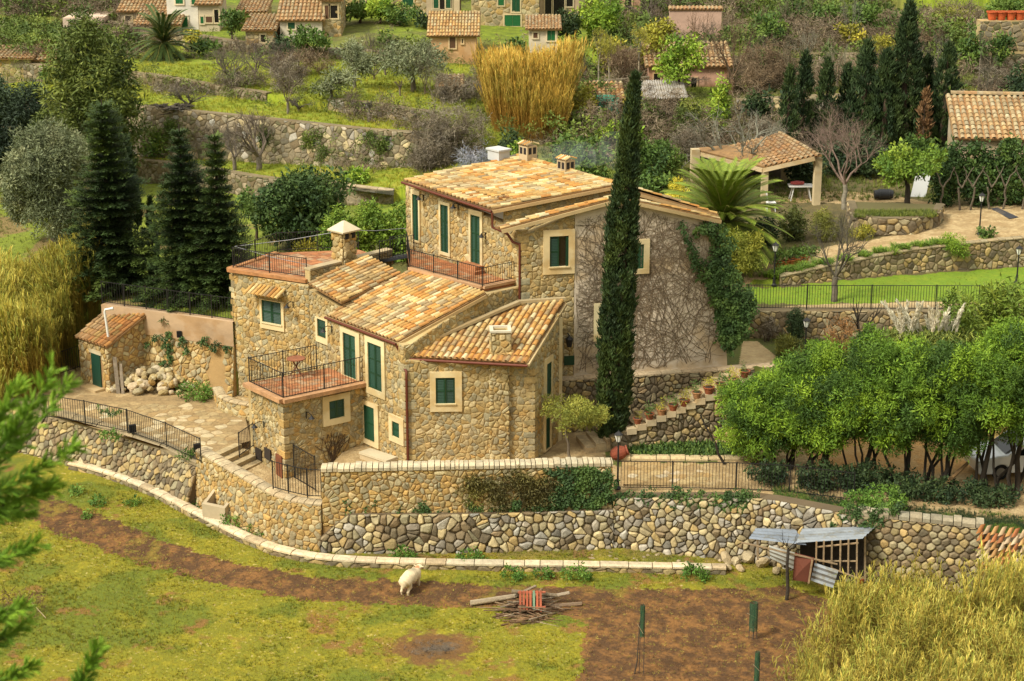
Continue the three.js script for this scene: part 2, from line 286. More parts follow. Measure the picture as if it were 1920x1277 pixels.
{
  const xs = []; for (let x = -48; x <= 48; x += 0.4) xs.push(x); for (const e of [56, 70, 95, 140, 220, 400]) { xs.unshift(-e); xs.push(e); }
  const N = LINES.length, cols = xs.map((x) => {
    const rows = [], ls = LINES.map((l) => lineAt(l, x));
    for (let i = 0; i + 1 < N; i++) { const a = ls[i], b = ls[i + 1], n = i < 3 ? 4 : i === 3 ? 44 : i < 12 ? 12 : 6; rows.push([a[0], a[1]]); for (let k = 0; k < n; k++) { const t = k / n; rows.push([lerp(a[0] + EPS, b[0], t), lerp(a[2], b[1], t)]); } }
    rows.push([ls[N - 1][0], ls[N - 1][1]]); return rows;
  });
  const P = [], U = [], I = [], m = cols[0].length;
  cols.forEach((rows, i) => rows.forEach(([D, h]) => {
    const amp = D < 44 || D > 140 ? 0 : 0.05, y = h + (D > 140 ? (fbm(xs[i] * .05, D * .05) - .5) * Math.min(20, (D - 140) * .12) : amp * (fbm(xs[i] * 1.3, D * 1.3) - 0.5) * 2);
    P.push(xs[i], y, -D); U.push((xs[i] + TX) / (2 * TX), (D - TD0) / (TD1 - TD0));
  }));
  for (let i = 0; i + 1 < cols.length; i++) for (let j = 0; j + 1 < m; j++) { const a = i * m + j, b = a + m; I.push(a, b, b + 1, a, b + 1, a + 1); }
  const g = new THREE.BufferGeometry(); g.setAttribute('position', new THREE.Float32BufferAttribute(P, 3)); g.setAttribute('uv', new THREE.Float32BufferAttribute(U, 2)); g.setIndex(I); g.computeVertexNormals();
  const bump = relief.clone(); bump.repeat.set(120, 120);
  struct(part('ground', g, new THREE.MeshStandardMaterial({ map: groundMap, bumpMap: bump, bumpScale: 0.08, roughness: 1, side: THREE.DoubleSide })));
}
// ------------------------------------------------------------------ masonry: every stone is a Voronoi cell, shrunk by its joint, rounded and standing proud of the mortar
function cells(s0, s1, v0, v1, size, aspect = 1.25, jit = 0.85, vary = 0) {
  const du = size * aspect, dv = size * 0.9, nu = Math.ceil((s1 - s0) / du) + 4, nv = Math.ceil((v1 - v0) / dv) + 4, S = [];
  for (let j = 0; j < nv; j++) for (let i = 0; i < nu; i++) S.push(R() < vary ? null : [s0 + (i - 1.5 + (j % 2) * 0.5 + (R() - 0.5) * jit) * du, v0 + (j - 1.5 + (R() - 0.5) * jit) * dv]);
  const out = [];
  for (let j = 0; j < nv; j++) for (let i = 0; i < nu; i++) {
    const c = S[j * nu + i]; if (!c || c[0] < s0 - du || c[0] > s1 + du || c[1] < v0 - dv || c[1] > v1 + dv) continue;
    let poly = [[c[0] - du * 2, c[1] - dv * 2], [c[0] + du * 2, c[1] - dv * 2], [c[0] + du * 2, c[1] + dv * 2], [c[0] - du * 2, c[1] + dv * 2]];
    for (let dj = -2; dj <= 2; dj++) for (let di = -2; di <= 2; di++) {
      if (!di && !dj) continue; const jj = j + dj, ii = i + di; if (jj < 0 || ii < 0 || jj >= nv || ii >= nu) continue;
      const q = S[jj * nu + ii]; if (!q) continue; const mx = (c[0] + q[0]) / 2, my = (c[1] + q[1]) / 2, nx = q[0] - c[0], ny = q[1] - c[1], r = [];
      for (let a = 0; a < poly.length; a++) {
        const A = poly[a], B = poly[(a + 1) % poly.length], da = (A[0] - mx) * nx + (A[1] - my) * ny, db = (B[0] - mx) * nx + (B[1] - my) * ny;
        if (da <= 0) r.push(A); if ((da < 0 && db > 0) || (da > 0 && db < 0)) { const t = da / (da - db); r.push([A[0] + (B[0] - A[0]) * t, A[1] + (B[1] - A[1]) * t]); }
      }
      poly = r; if (poly.length < 3) break;
    }
    if (poly.length >= 3) out.push(poly);
  }
  return out;
}
const areaOf = (p) => { let a = 0; for (let i = 0; i < p.length; i++) { const q = p[(i + 1) % p.length]; a += p[i][0] * q[1] - q[0] * p[i][1]; } return a / 2; };
const centre = (p) => { let x = 0, y = 0; for (const q of p) { x += q[0]; y += q[1]; } return [x / p.length, y / p.length]; };
// drop needless corners, shrink by the joint, cut the corners
function dress(poly, gap, round = 0.19) {
  const c = centre(poly); let q = [];
  for (const p of poly) { const l = q[q.length - 1]; if (!l || Math.hypot(p[0] - l[0], p[1] - l[1]) > gap * 1.2) q.push(p); }
  if (q.length < 3) return null;
  q = q.map((p) => { const dx = p[0] - c[0], dy = p[1] - c[1], l = Math.hypot(dx, dy) || 1, k = Math.max(0.3, (l - gap) / l); return [c[0] + dx * k, c[1] + dy * k]; });
  const r = []; for (let i = 0; i < q.length; i++) { const A = q[(i + q.length - 1) % q.length], B = q[i], D = q[(i + 1) % q.length]; r.push([lerp(B[0], A[0], round), lerp(B[1], A[1], round)], [lerp(B[0], D[0], round), lerp(B[1], D[1], round)]); }
  return r;
}
// one stone: P maps (s, v, out) into the place
function stoneInto(mb, poly, P, depth) {
  const c = centre(poly), n = poly.length, a = [], b = [], e = [], tx = rn() * 0.35, ty = rn() * 0.35;
  for (const p of poly) {
    const dx = p[0] - c[0], dy = p[1] - c[1], tl = 1 + tx * dx / 0.2 + ty * dy / 0.2;
    a.push(P(p[0], p[1], -0.03)); b.push(P(c[0] + dx * 0.95, c[1] + dy * 0.95, depth * 0.55 * clamp(tl, .6, 1.4))); e.push(P(c[0] + dx * 0.62, c[1] + dy * 0.62, depth * clamp(tl, .6, 1.4)));
  }
  const m = P(c[0], c[1], depth * 1.06);
  for (let i = 0; i < n; i++) { const j = (i + 1) % n; mb.quad(a[i], a[j], b[j], b[i]); mb.quad(b[i], b[j], e[j], e[i]); mb.tri(e[i], e[j], m); }
}
const PAL = {
  house: () => tint(pick([C.tan, C.tan, C.tan, C.grey, C.grey, C.pale, C.ochre]), 0.2, 0.07),
  warm: () => tint(pick([C.tan, C.ochre, C.ochre, C.pale, C.grey]), 0.22, 0.08),
  field: () => tint(pick([C.tan, C.grey, C.grey, C.pale, C.ochre]), 0.24, 0.07),
  dry: () => tint(pick([[0.3, 0.22, 0.12], C.grey, [0.22, 0.17, 0.1], C.tan]), 0.25, 0.06),
  white: () => tint(pick([[0.5, 0.45, 0.36], C.grey, [0.3, 0.26, 0.2], C.pale]), 0.25, 0.05),
  far: () => tint(pick([[0.34, 0.27, 0.16], [0.3, 0.25, 0.16], [0.24, 0.18, 0.095], [0.42, 0.34, 0.22], [0.2, 0.18, 0.08]]), 0.24, 0.05),
};
function frameOf(path) {
  const S = [0], N = [];
  for (let i = 1; i < path.length; i++) S.push(S[i - 1] + Math.hypot(path[i].x - path[i - 1].x, path[i].z - path[i - 1].z));
  const seg = path.slice(1).map((p, i) => { const dx = p.x - path[i].x, dz = p.z - path[i].z, l = Math.hypot(dx, dz); return V(-dz / l, 0, dx / l); });
  path.forEach((p, i) => { const a = seg[Math.max(0, i - 1)], b = seg[Math.min(seg.length - 1, i)], m = a.clone().add(b).normalize(); N.push(m.multiplyScalar(1 / Math.max(0.5, m.dot(b)))); });
  const find = (s) => { let i = 0; while (i < S.length - 2 && s > S[i + 1]) i++; return [i, clamp((s - S[i]) / (S[i + 1] - S[i]), -0.02, 1.02)]; };
  return { S, N, len: S[S.length - 1], find, seg, at: (arr, s) => { const [i, t] = find(s); return lerp(arr[i], arr[i + 1], t); },
    P: (s, v, d) => { const [i, t] = find(s), a = path[i], b = path[i + 1], n = N[i], m = N[i + 1]; return V(lerp(a.x, b.x, t) + lerp(n.x, m.x, t) * d, v, lerp(a.z, b.z, t) + lerp(n.z, m.z, t) * d); } };
}
// a length of wall; path runs left to right as seen from outside
function masonry(o) {
  const { path, bot, top, parent, size = 0.26, gap = 0.018, depth = 0.05, thick = 0.4, pal = PAL.house, mortar = C.mortar, aspect = 1.3, batter = 0, singles = 0, skip, name = 'wall', stoneName = 'stone', body = true, jit = 1.1, mat = M.mortar, color, sizeAt, inset = 0.02 } = o;
  const F = frameOf(path), ref = Math.max(...top), P = (s, v, d) => F.P(s, v, d + batter * (ref - v));
  let wall = o.wall;
  if (!wall && body) {
    const mb = new MB(mortar);
    const ring = (i) => { const e = i === 0 ? inset : i === path.length - 1 ? -inset : 0, s = F.S[i] + e; return [P(s, bot[i] - 0.3, 0), P(s, top[i], 0), P(s, top[i], -thick), P(s, bot[i] - 0.3, -thick)]; };
    for (let i = 0; i + 1 < path.length; i++) { const a = ring(i), b = ring(i + 1), L0 = F.S[i], L1 = F.S[i + 1], n = 1; mb.quad(a[0], b[0], b[1], a[1]); mb.quad(a[1], b[1], b[2], a[2]); mb.quad(a[2], b[2], b[3], a[3]); }
    const a = ring(0), b = ring(path.length - 1); mb.quad(a[0], a[1], a[2], a[3]); mb.quad(b[0], b[3], b[2], b[1]);
    wall = mb.build(name, mat, parent);
  }
  const list = [];
  for (const poly0 of cells(0, F.len, Math.min(...bot), ref, size, aspect, jit, o.vary ?? 0.2)) {
    let poly = poly0.map(([s, v]) => { s = clamp(s, 0.0, F.len); return [s, clamp(v, F.at(bot, s), F.at(top, s) - 0.004)]; });
    if (skip && skip(...centre(poly))) continue;
    const q = dress(poly, gap * rr(0.7, 1.4)); if (!q) continue; const A = areaOf(q); if (A < 0.1 * size * size) continue;
    list.push([A, q]);
  }
  list.sort((a, b) => b[0] - a[0]);
  const rest = new MB();
  list.forEach(([A, q], i) => {
    const c = centre(q), k = color ? color(c[0], c[1]) : pal(c[0], c[1]);
    const mb = i < singles ? new MB(k) : rest.color(k);
    stoneInto(mb, q, P, depth * rr(0.6, 1.25));
    if (i < singles) mb.build(stoneName, M.stone, wall ?? parent);
  });
  if (!rest.empty) { const r = rest.build(stoneName + 's', M.stone, wall ?? parent); r.userData.kind = 'stuff'; }
  return { wall, F, P };
}
// coping along a path: one stone after another
function coping({ path, top, parent, w = 0.45, h = 0.14, len = 0.22, over = 0.06, color = () => tint(C.pale, 0.16), single = true, name = 'cope_stone', wall }) {
  const F = frameOf(path); let rest = null;
  for (let s = 0; s < F.len - 0.02;) {
    const l = Math.min(len * rr(0.7, 1.35), F.len - s), g = 0.014, a = s + g, b = s + l - g, y = (q) => F.at(top, q), j = rn() * 0.02, hh = h * rr(0.85, 1.15);
    const mb = single ? new MB(color()) : (rest ??= new MB()).color(color());
    const e = 0.25, r = (q) => [F.P(q, y(q), over + j), F.P(q, y(q) + hh * 0.6, over + j), F.P(q, y(q) + hh, over - w * e), F.P(q, y(q) + hh, over - w * (1 - e)), F.P(q, y(q) + hh * 0.6, over - w), F.P(q, y(q), over - w)];
    const A = r(a), B = r(b); for (let k = 0; k < 5; k++) mb.quad(A[k], B[k], B[k + 1], A[k + 1]); mb.fan([...A].reverse()); mb.fan(B);
    if (single) mb.build(name, M.stone, wall ?? parent);
    s += l;
  }
  if (rest) { rest.build(name + 's', M.stone, wall ?? parent).userData.kind = 'stuff'; }
}
// flagstones on level or sloping ground inside a plan outline
function flags({ poly, parent, size = 0.4, y, depth = 0.025, gap = 0.02, singles = 0, color, name = 'paving_stone', aspect = 1.3 }) {
  const xs = poly.map((p) => p.x), zs = poly.map((p) => -p.z), pp = poly.map((p) => [p.x, -p.z]), rest = new MB(), list = [];
  for (const c of cells(Math.min(...xs), Math.max(...xs), Math.min(...zs), Math.max(...zs), size, aspect)) { const m = centre(c); if (!c.every((e) => inside(pp, e[0], e[1]))) continue; const q = dress(c, gap * rr(.6, 1.6), 0.2); if (q) list.push([areaOf(q) * (50 / m[1]) ** 2, q]); }
  list.sort((a, b) => b[0] - a[0]);
  list.forEach(([A, q], i) => { const mb = i < singles ? new MB(color()) : rest.color(color()); stoneInto(mb, q, (s, v, d) => V(s, y(s, v) + d * 0.6, -v), depth * rr(0.5, 1.2)); if (i < singles) mb.build(name, M.stone, parent); });
  if (!rest.empty) rest.build(name + 's', M.stone, parent).userData.kind = 'stuff';
}

// ------------------------------------------------------------------ clay tile roofs: channels in the deck, every cover tile a tapered half pipe
const TILE = [[0.72, 0.48, 0.18], [0.68, 0.38, 0.1], [0.74, 0.56, 0.26], [0.6, 0.27, 0.06], [0.7, 0.42, 0.13], [0.44, 0.3, 0.14], [0.78, 0.62, 0.34], [0.64, 0.31, 0.07]];
function barrel(mb, o, U, W, N, r0, r1, len, seg = 5) {
  let prev = null;
  for (let i = 0; i <= seg; i++) {
    const a = Math.PI * (0.02 + 0.96 * (i / seg)), c = -Math.cos(a), s = Math.sin(a);
    const q = (r, t) => o.clone().addScaledVector(U, c * r).addScaledVector(N, s * r * 0.92).addScaledVector(W, t);
    const cur = [q(r0, 0), q(r1, len), q(r0 * 0.8, 0)];
    if (prev) { mb.quad(prev[0], cur[0], cur[1], prev[1]); mb.quad(prev[2], cur[2], cur[0], prev[0]); }
    prev = cur;
  }
}
// corners: eave left, eave right, top right, top left as seen from outside; along: 'left' | 'right' edge that the courses follow
function tileRoof({ poly, parent, along = 'right', sp = 0.225, row = 0.34, thick = 0.09, name = 'roof', palette = TILE, budget, wear = 0.12, edge = true, over = 0 }) {
  const [eL, eR, tR, tL] = poly, U = eR.clone().sub(eL), wid = U.length(); U.normalize();
  const W = (along === 'right' ? tR.clone().sub(eR) : along === 'left' ? tL.clone().sub(eL) : null) ?? V(0, 0, 0);
  let N = U.clone().cross(tR.clone().add(tL).sub(eL).sub(eR)).normalize(); if (N.y < 0) N.negate();
  if (along === 'perp') W.copy(N).cross(U); W.addScaledVector(N, -W.dot(N)).normalize();
  const side = N.clone().cross(W).normalize(); if (side.dot(U) < 0) side.negate();     // square across the courses
  const cosA = side.dot(U);
  const to2 = (p) => { const d = p.clone().sub(eL), v = d.dot(W), u = d.dot(side); return [u / cosA, v - (u / cosA) * U.dot(W)]; };   // skew coordinates on the eave and along the courses
  const P2 = poly.map(to2), mb = new MB(C.ochre), dn = N.clone().multiplyScalar(-thick), m = new MB([0.34, 0.19, 0.07]);
  const deck = poly.map((p) => p.clone()); m.fan(deck); m.fan(deck.map((p) => p.clone().add(dn)).reverse());
  for (let i = 0; i < 4; i++) { const j = (i + 1) % 4, a = deck[i], b = deck[j]; m.quad(a.clone().add(dn), b.clone().add(dn), b, a); }
  // channel tiles: shallow troughs just above the deck, ends showing at the eave
  const n = Math.round(wid / sp), s = wid / n, vmax = Math.max(...P2.map((p) => p[1])), roofMesh = m.build(name, M.clay, parent), rest = new MB(), r = s * cosA * 0.4;
  const ext = new MB([0.42, 0.22, 0.075]);
  for (let i = 0; i < n; i++) {
    const u = (i + 0.5) * s; let v0 = null, v1 = null;
    for (let v = -0.02; v < vmax + 0.02; v += 0.04) if (inside(P2, u, v)) { v0 ??= v; v1 = v; }
    if (v0 === null) continue; const o = eL.clone().addScaledVector(U, u), L = v1 - v0, c = Math.max(1, Math.round(L / row)), rw = L / c;
    // channel (between two covers)
    const oc = o.clone().addScaledVector(U, s * 0.5).addScaledVector(W, v0 - 0.05).addScaledVector(N, 0.03);
    if (i + 1 < n) { const k = 0.03; ext.color(tint([0.4, 0.2, 0.07], 0.15)); for (let q = 0; q < 3; q++) { const x0 = (q / 3 - 0.5) * s * cosA * 0.9, x1 = ((q + 1) / 3 - 0.5) * s * cosA * 0.9, yy = (x) => k * (x / (s * 0.5)) ** 2 - 0.02; const A = oc.clone().addScaledVector(side, x0).addScaledVector(N, yy(x0)), B = oc.clone().addScaledVector(side, x1).addScaledVector(N, yy(x1)); ext.quad(A, B, B.clone().addScaledVector(W, L), A.clone().addScaledVector(W, L)); } }
    for (let k = 0; k < c; k++) {
      const lich = clamp((fbm(u * 0.9 + eL.x, (v0 + k * rw) * 0.9 + eL.z, 3) - 0.46) * 3.2), col = tint(mixc(pick(palette), R() < .5 ? [0.34, 0.25, 0.12] : [0.5, 0.42, 0.24], lich * 0.6), 0.15, 0.06), big = budget && budget.n > 0; if (big) budget.n--;
      const t = big ? new MB(col) : rest.color(col), wob = rn() * 0.014;
      barrel(t, o.clone().addScaledVector(W, v0 + k * rw - 0.03).addScaledVector(N, 0.016 + rn() * 0.012 + (k ? 0.012 : 0) + 0.05 * (vn(u * 0.5, k * 0.3) - 0.5)).addScaledVector(side, wob), side.clone().addScaledVector(W, rn() * 0.05), W.clone().addScaledVector(N, -0.055).normalize(), N, r * rr(0.98, 1.06), r * 0.84, rw + 0.06);
      if (big) t.build('roof_tile', M.clay, roofMesh);
    }
  }
  if (!rest.empty) rest.build('roof_tiles', M.clay, roofMesh).userData.kind = 'stuff';
  if (!ext.empty) ext.build('channel_tiles', M.clay, roofMesh).userData.kind = 'stuff';
  return { mesh: roofMesh, U, W, N, side, at: (p, h = 0) => p };
}
// ------------------------------------------------------------------ the farmhouse
const proj = (p) => { const dx = p.x, dy = p.y - EYE, dd = -p.z, ax = dd * CS - dy * SN, up = dd * SN + dy * CS; return [960 + (FOC * dx) / ax, 638.5 - (FOC * up) / ax]; };
const toColumn = (p, dir, px, lim = 30) => { let lo = -lim, hi = lim; const f = (t) => proj(p.clone().addScaledVector(dir, t))[0] - px, s = Math.sign(f(hi) - f(lo)); for (let i = 0; i < 50; i++) { const m = (lo + hi) / 2; if (f(m) * s < 0) lo = m; else hi = m; } return p.clone().addScaledVector(dir, (lo + hi) / 2); };
const hgt = (py, p) => { const [, y, d] = sight(960, py); return EYE + (y * -p.z) / d; };                     // height of what shows at py when it stands over plan point p
const flat = (v) => V(v.x, 0, v.z).normalize();
const house = thing('stone_farmhouse', 'large rubble stone farmhouse with clay tile roofs, roof terraces and green shutters in the middle', 'house');
const budget = { n: 300 };

const eM0 = onLevel(612, 590, 6.62), eM1 = onLevel(745, 640, 6.62), A = flat(eM0.clone().sub(eM1)), B = V(-A.z, 0, A.x);   // A runs back along the left fronts, B square to it, back and right
if (B.z > 0) B.negate();
const LFL = onLevel(762, 869, 2), LFR = onLevel(1001, 866, 2), LBR = onLevel(1046, 828, 2);
const ML = LFL.clone().addScaledVector(A, 4.95);
const door3 = onLevel(893, 503, 8.02), HC = toColumn(door3, A, 977), HL = toColumn(at(door3, 9), A, 762);
const E = flat(V(0.98, 0, -0.2)), HP = toColumn(at(HC, 8), E, 1077), HR = toColumn(at(HC, 9.6), E, 1347);
const NC = onLevel(579, 531, 7.3), NL = onLevel(438, 507, 7.3), NR = toColumn(at(NC, 7), A.clone().negate(), 650);
const SL = onLevel(470, 721, 4.42), SF = onLevel(531, 752, 4.42), SR = toColumn(at(LFL, 4.4), A, 682);

// a wall front between two plan points, with windows surveyed on it
function panel(a, b) {
  const t = flat(b.clone().sub(a)), n = V(-t.z, 0, t.x), len = Math.hypot(b.x - a.x, b.z - a.z), wins = [];
  const hit = (px, py) => { const [u, y, d] = sight(px, py), q = ((a.x) * n.x + a.z * n.z) / (u * n.x - d * n.z); return { s: (u * q - a.x) * t.x + (-d * q - a.z) * t.z, v: EYE + y * q }; };
  const slope = (px, py) => { const h = hit(px, py), p = V(a.x + t.x * h.s, h.v, a.z + t.z * h.s), q = proj(p.clone().addScaledVector(t, 0.3)), w = proj(p); return (q[1] - w[1]) / (q[0] - w[0]); };
  const rect = (x0, y0, x1, y1) => { const cx = (x0 + x1) / 2, k = Math.abs(slope(cx, (y0 + y1) / 2)) * (x1 - x0) / 2, cy = (y0 + y1) / 2; return { s0: hit(x0, cy).s, s1: hit(x1, cy).s, v0: hit(cx, y1 - k).v, v1: hit(cx, y0 + k).v }; };
  const P = (s, v, d = 0) => V(a.x + t.x * s + n.x * d, v, a.z + t.z * s + n.z * d);
  return { a, b, t, n, len, wins, hit, rect, P };
}
const boxOn = (mb, p, s0, s1, v0, v1, d0, d1) => mb.obox(p.P((s0 + s1) / 2, (v0 + v1) / 2, (d0 + d1) / 2), p.t.clone().multiplyScalar((s1 - s0) / 2), V(0, (v1 - v0) / 2, 0), p.n.clone().multiplyScalar((d1 - d0) / 2));
function shutterLeaf(p, s0, s1, v0, v1, d, parent, solid) {
  const mb = new MB(tint(C.green, 0.35, 0.15)), w = 0.05, h = v1 - v0;
  boxOn(mb, p, s0, s0 + w, v0, v1, d, d + 0.04); boxOn(mb, p, s1 - w, s1, v0, v1, d, d + 0.04);
  const rails = h > 1.6 ? [0, 0.33, 0.66, 1] : [0, 0.5, 1];
  for (const r of rails) { const y = v0 + 0.03 + r * (h - 0.06); boxOn(mb, p, s0 + w, s1 - w, y - 0.03, y + 0.03, d, d + 0.036); }
  for (let y = v0 + 0.07; y < v1 - 0.06; y += 0.06) { const c = p.P((s0 + s1) / 2, y, d + 0.018); mb.obox(c, p.t.clone().multiplyScalar((s1 - s0) / 2 - w), V(0, 0.024, 0).addScaledVector(p.n, -0.012), p.n.clone().multiplyScalar(0.004).add(V(0, 0.002, 0))); }
  boxOn(mb, p, s0 + w, s1 - w, v0 + 0.02, v1 - 0.02, d - 0.012, d - 0.002);
  return mb.build('shutter', M.paint, parent);
}
// frame and shutter given as sight rectangles; leaves: number of leaves; open: share of the opening that stands open on the right
function windowOn(p, fr, sh, { leaves = 2, open = 0, kind = 'window', sill = false, label } = {}) {
  const f = p.rect(...fr), s = p.rect(...sh); s.s0 = Math.max(s.s0, f.s0 + 0.06); s.s1 = Math.min(s.s1, f.s1 - 0.06);
  p.wins.push({ s, f });
  p.todo ??= []; p.todo.push(() => {
    const g = new MB(tint(C.trim, 0.05)), d0 = -0.02, d1 = 0.085;
    boxOn(g, p, f.s0, f.s1, s.v1, f.v1, d0, d1); boxOn(g, p, f.s0, f.s1, f.v0, s.v0, d0, d1 + 0.002);
    boxOn(g, p, f.s0, s.s0, s.v0, s.v1, d0, d1 - 0.002); boxOn(g, p, s.s1, f.s1, s.v0, s.v1, d0, d1 - 0.002);
    const w = new THREE.Group(); w.name = kind; house.add(w); if (label) w.userData.label = label;
    g.build(kind + '_frame', M.trim, w);
    if (sill) { const q = new MB(tint(C.trim, 0.05)); boxOn(q, p, s.s0 - 0.04, s.s1 + 0.04, s.v0 - 0.005, s.v0 + 0.045, 0.01, 0.13); q.build('sill', M.trim, w); }
    if (open) { const q = new MB([0.02, 0.012, 0.008]); boxOn(q, p, s.s0, s.s1, s.v0, s.v1, -0.01, 0.004); q.build('pane', M.gloss, w); }
    const end = open ? lerp(s.s0, s.s1, 1 - open) : s.s1, n = open ? 1 : leaves;
    for (let i = 0; i < n; i++) shutterLeaf(p, lerp(s.s0, end, i / n) + 0.006, lerp(s.s0, end, (i + 1) / n) - 0.006, s.v0 + 0.01, s.v1 - 0.01, 0.006, w);
    if (open) { const q = new MB(tint(C.green)); boxOn(q, p, s.s1 - 0.1, s.s1 - 0.005, s.v0 + 0.03, s.v1 - 0.03, 0.006, 0.06); q.build('shutter', M.paint, w); }
  });
}
function finish(p, bot, top, o = {}) {
  const skip = (s, v) => p.wins.some(({ s: r, f }) => s > r.s0 - 0.1 && s < r.s1 + 0.1 && v > r.v0 - 0.1 && v < r.v1 + 0.1) || (o.skip && o.skip(s, v));
  const path = o.mid ? [p.a, ...o.mid.map((s) => p.P(s, 0)), p.b] : [p.a, p.b];
  const r = masonry({ path, bot, top, parent: house, thick: 0.35, size: 0.162, gap: 0.011, depth: 0.034, ...o, skip });
  (p.todo ?? []).forEach((f) => f()); return r;
}
// squared corner stones from y0 to y1 over a plan point; t1, t2 point along the two faces
function quoins(c, t1, t2, y0, y1, pal = PAL.house) {
  const rest = new MB(); let i = 0;
  for (let y = y0; y < y1 - 0.08; i++) { const h = Math.min(rr(0.2, 0.34), y1 - y), a = i % 2 ? rr(0.3, 0.44) : rr(0.18, 0.26), b = i % 2 ? rr(0.18, 0.26) : rr(0.3, 0.44), e = 0.045; rest.color(pal()); const o = c.clone().addScaledVector(t1, -e).addScaledVector(t2, -e);
    const q = (u, v, yy) => at(o.clone().addScaledVector(t1, u).addScaledVector(t2, v), yy), g = 0.018, k = 0.03;
    for (const [ya, yb, i0, i1] of [[y + g, y + k + g, k * 0.6, 0], [y + g + k, y + h - k - g, 0, 0], [y + h - k - g, y + h - g, 0, k * 0.6]]) { const lo = [q(i0, i0, ya), q(a, i0, ya), q(a, b, ya), q(i0, b, ya)], hi = [q(i1, i1, yb), q(a, i1, yb), q(a, b, yb), q(i1, b, yb)]; for (let m = 0; m < 4; m++) rest.quad(lo[m], lo[(m + 1) % 4], hi[(m + 1) % 4], hi[m]); }
    rest.fan([q(0.01, 0.01, y + h - g), q(a, 0.01, y + h - g), q(a, b, y + h - g), q(0.01, b, y + h - g)]);
    y += h; }
  rest.build('quoins', M.stone, house).userData.kind = 'stuff';
}
seed(11);
// --- lower wing: front, side
const hL = 6.05;
{
  const f = panel(LFL, LFR); windowOn(f, [806, 696, 866, 771], [817, 707, 853, 758], { sill: true });
  finish(f, [0.9, 0.9], [hL - 0.05, hL - 0.05], { singles: 200 });
  const s = panel(LFR, LBR); windowOn(s, [1018.5, 664, 1033.5, 758], [1022, 676, 1031.5, 746], { leaves: 1 }); windowOn(s, [1018, 768, 1031, 846], [1020.5, 774, 1029, 846], { leaves: 1, kind: 'door' });
  finish(s, [1.5, 1.5], [hL - 0.05, 7.1], { singles: 20, mid: undefined });
  quoins(LFR, flat(LFL.clone().sub(LFR)), flat(LBR.clone().sub(LFR)), 1.6, hL - 0.05);
  // pale jamb of the doorway beyond the side wall
  const j = new MB(tint(C.trim, 0.04)); const q = panel(LBR, LBR.clone().add(V(0.4, 0, -0.55))); boxOn(j, q, 0, 0.22, 2, 6.9, -0.2, 0.03); j.build('jamb', M.trim, house);
  // chimney breast with its stack
  const br = f.rect(920, 684, 952, 866), pts = [f.P(br.s0, 0, 0.16), f.P(br.s1, 0, 0.16)];
  const b1 = panel(pts[0], pts[1]); masonry({ path: [f.P(br.s0, 0, -0.1), pts[0], pts[1], f.P(br.s1, 0, -0.1)], bot: [0.9, 0.9, 0.9, 0.9], top: Array(4).fill(hL + 0.02), parent: house, size: 0.162, thick: 0.05, singles: 40, name: 'chimney_breast' });
  const cs0 = f.hit(921, 660).s, cs1 = f.hit(956, 660).s, y1 = 7.05, q4 = [f.P(cs0, 0, 0.14), f.P(cs1, 0, 0.14), f.P(cs1, 0, -0.5), f.P(cs0, 0, -0.5)];
  const ch = masonry({ path: [...q4, q4[0]], bot: Array(5).fill(hL - 0.3), top: Array(5).fill(y1), parent: house, size: 0.2, thick: 0.12, singles: 20, name: 'chimney', inset: 0, pal: PAL.house });
  const cap = new MB(tint([0.62, 0.56, 0.42])); const cm = L3(q4[0], q4[2], 0.5), rim = (w, d, y, ya, sx, sz) => cap.obox(at(cm, (y + ya) / 2).addScaledVector(f.t, sx).addScaledVector(f.n, sz), f.t.clone().multiplyScalar(w / 2), V(0, (ya - y) / 2, 0), f.n.clone().multiplyScalar(d / 2));
  const cw = (cs1 - cs0) + 0.1; rim(cw, 0.13, y1, y1 + 0.07, 0, 0.32); rim(cw, 0.13, y1, y1 + 0.07, 0, -0.32); rim(0.13, 0.51, y1, y1 + 0.068, -cw / 2 + 0.065, 0); rim(0.13, 0.51, y1, y1 + 0.068, cw / 2 - 0.065, 0); cap.build('chimney_cap', M.plaster, ch.wall);
  // roof
  const eL = onLevel(750, 667, 6.08), eR = onLevel(989, 680, 6.08), tR = at(LBR.clone().add(V(0.25, 0, -0.75)), 0), tL = V(0, 0, 0);
  tR.y = hgt(566, tR); const bl = toColumn(at(tR, 7.3), E.clone().negate(), 972); tL.copy(at(bl, tR.y - 0.03)); 
  tileRoof({ poly: [eL, eR, tR, tL], parent: house, along: 'right', budget });
  // pale lead flashing where the roof meets the middle wing
  const fl = new MB([0.42, 0.32, 0.17]); fl.bar(eL.clone().add(V(0.1, 0.12, -0.1)), tL.clone().add(V(0, 0.12, 0)), 0.22, 0.1); fl.bar(tL.clone().add(V(0, 0.12, -0.05)), tR.clone().add(V(0, 0.12, -0.05)), 0.2, 0.1); fl.build('flashing', M.plaster, house);
  const vg = new MB([0.5, 0.37, 0.18]); vg.bar(eR.clone().add(V(0.02, -0.1, 0)), tR.clone().add(V(0.02, -0.1, 0)), 0.12, 0.1); vg.build('verge', M.plaster, house);
  // gutter and downpipe
  const gt = new MB(C.pipe), o = V(0, -0.1, 0.08); gt.tube([eL.clone().add(o), eR.clone().add(o)], 0.055, 8); gt.build('gutter', M.iron, house);
  const dp = new MB(C.pipe), p0 = eL.clone().add(V(0.02, -0.14, 0.06)), w0 = f.P(0.06, 0, 0.1); dp.tube([p0, p0.clone().add(V(0.03, -0.15, 0)), at(w0, 5.6), at(w0, 5.3), at(w0, 1.0)], 0.048, 8); dp.build('downpipe', M.iron, house);
}
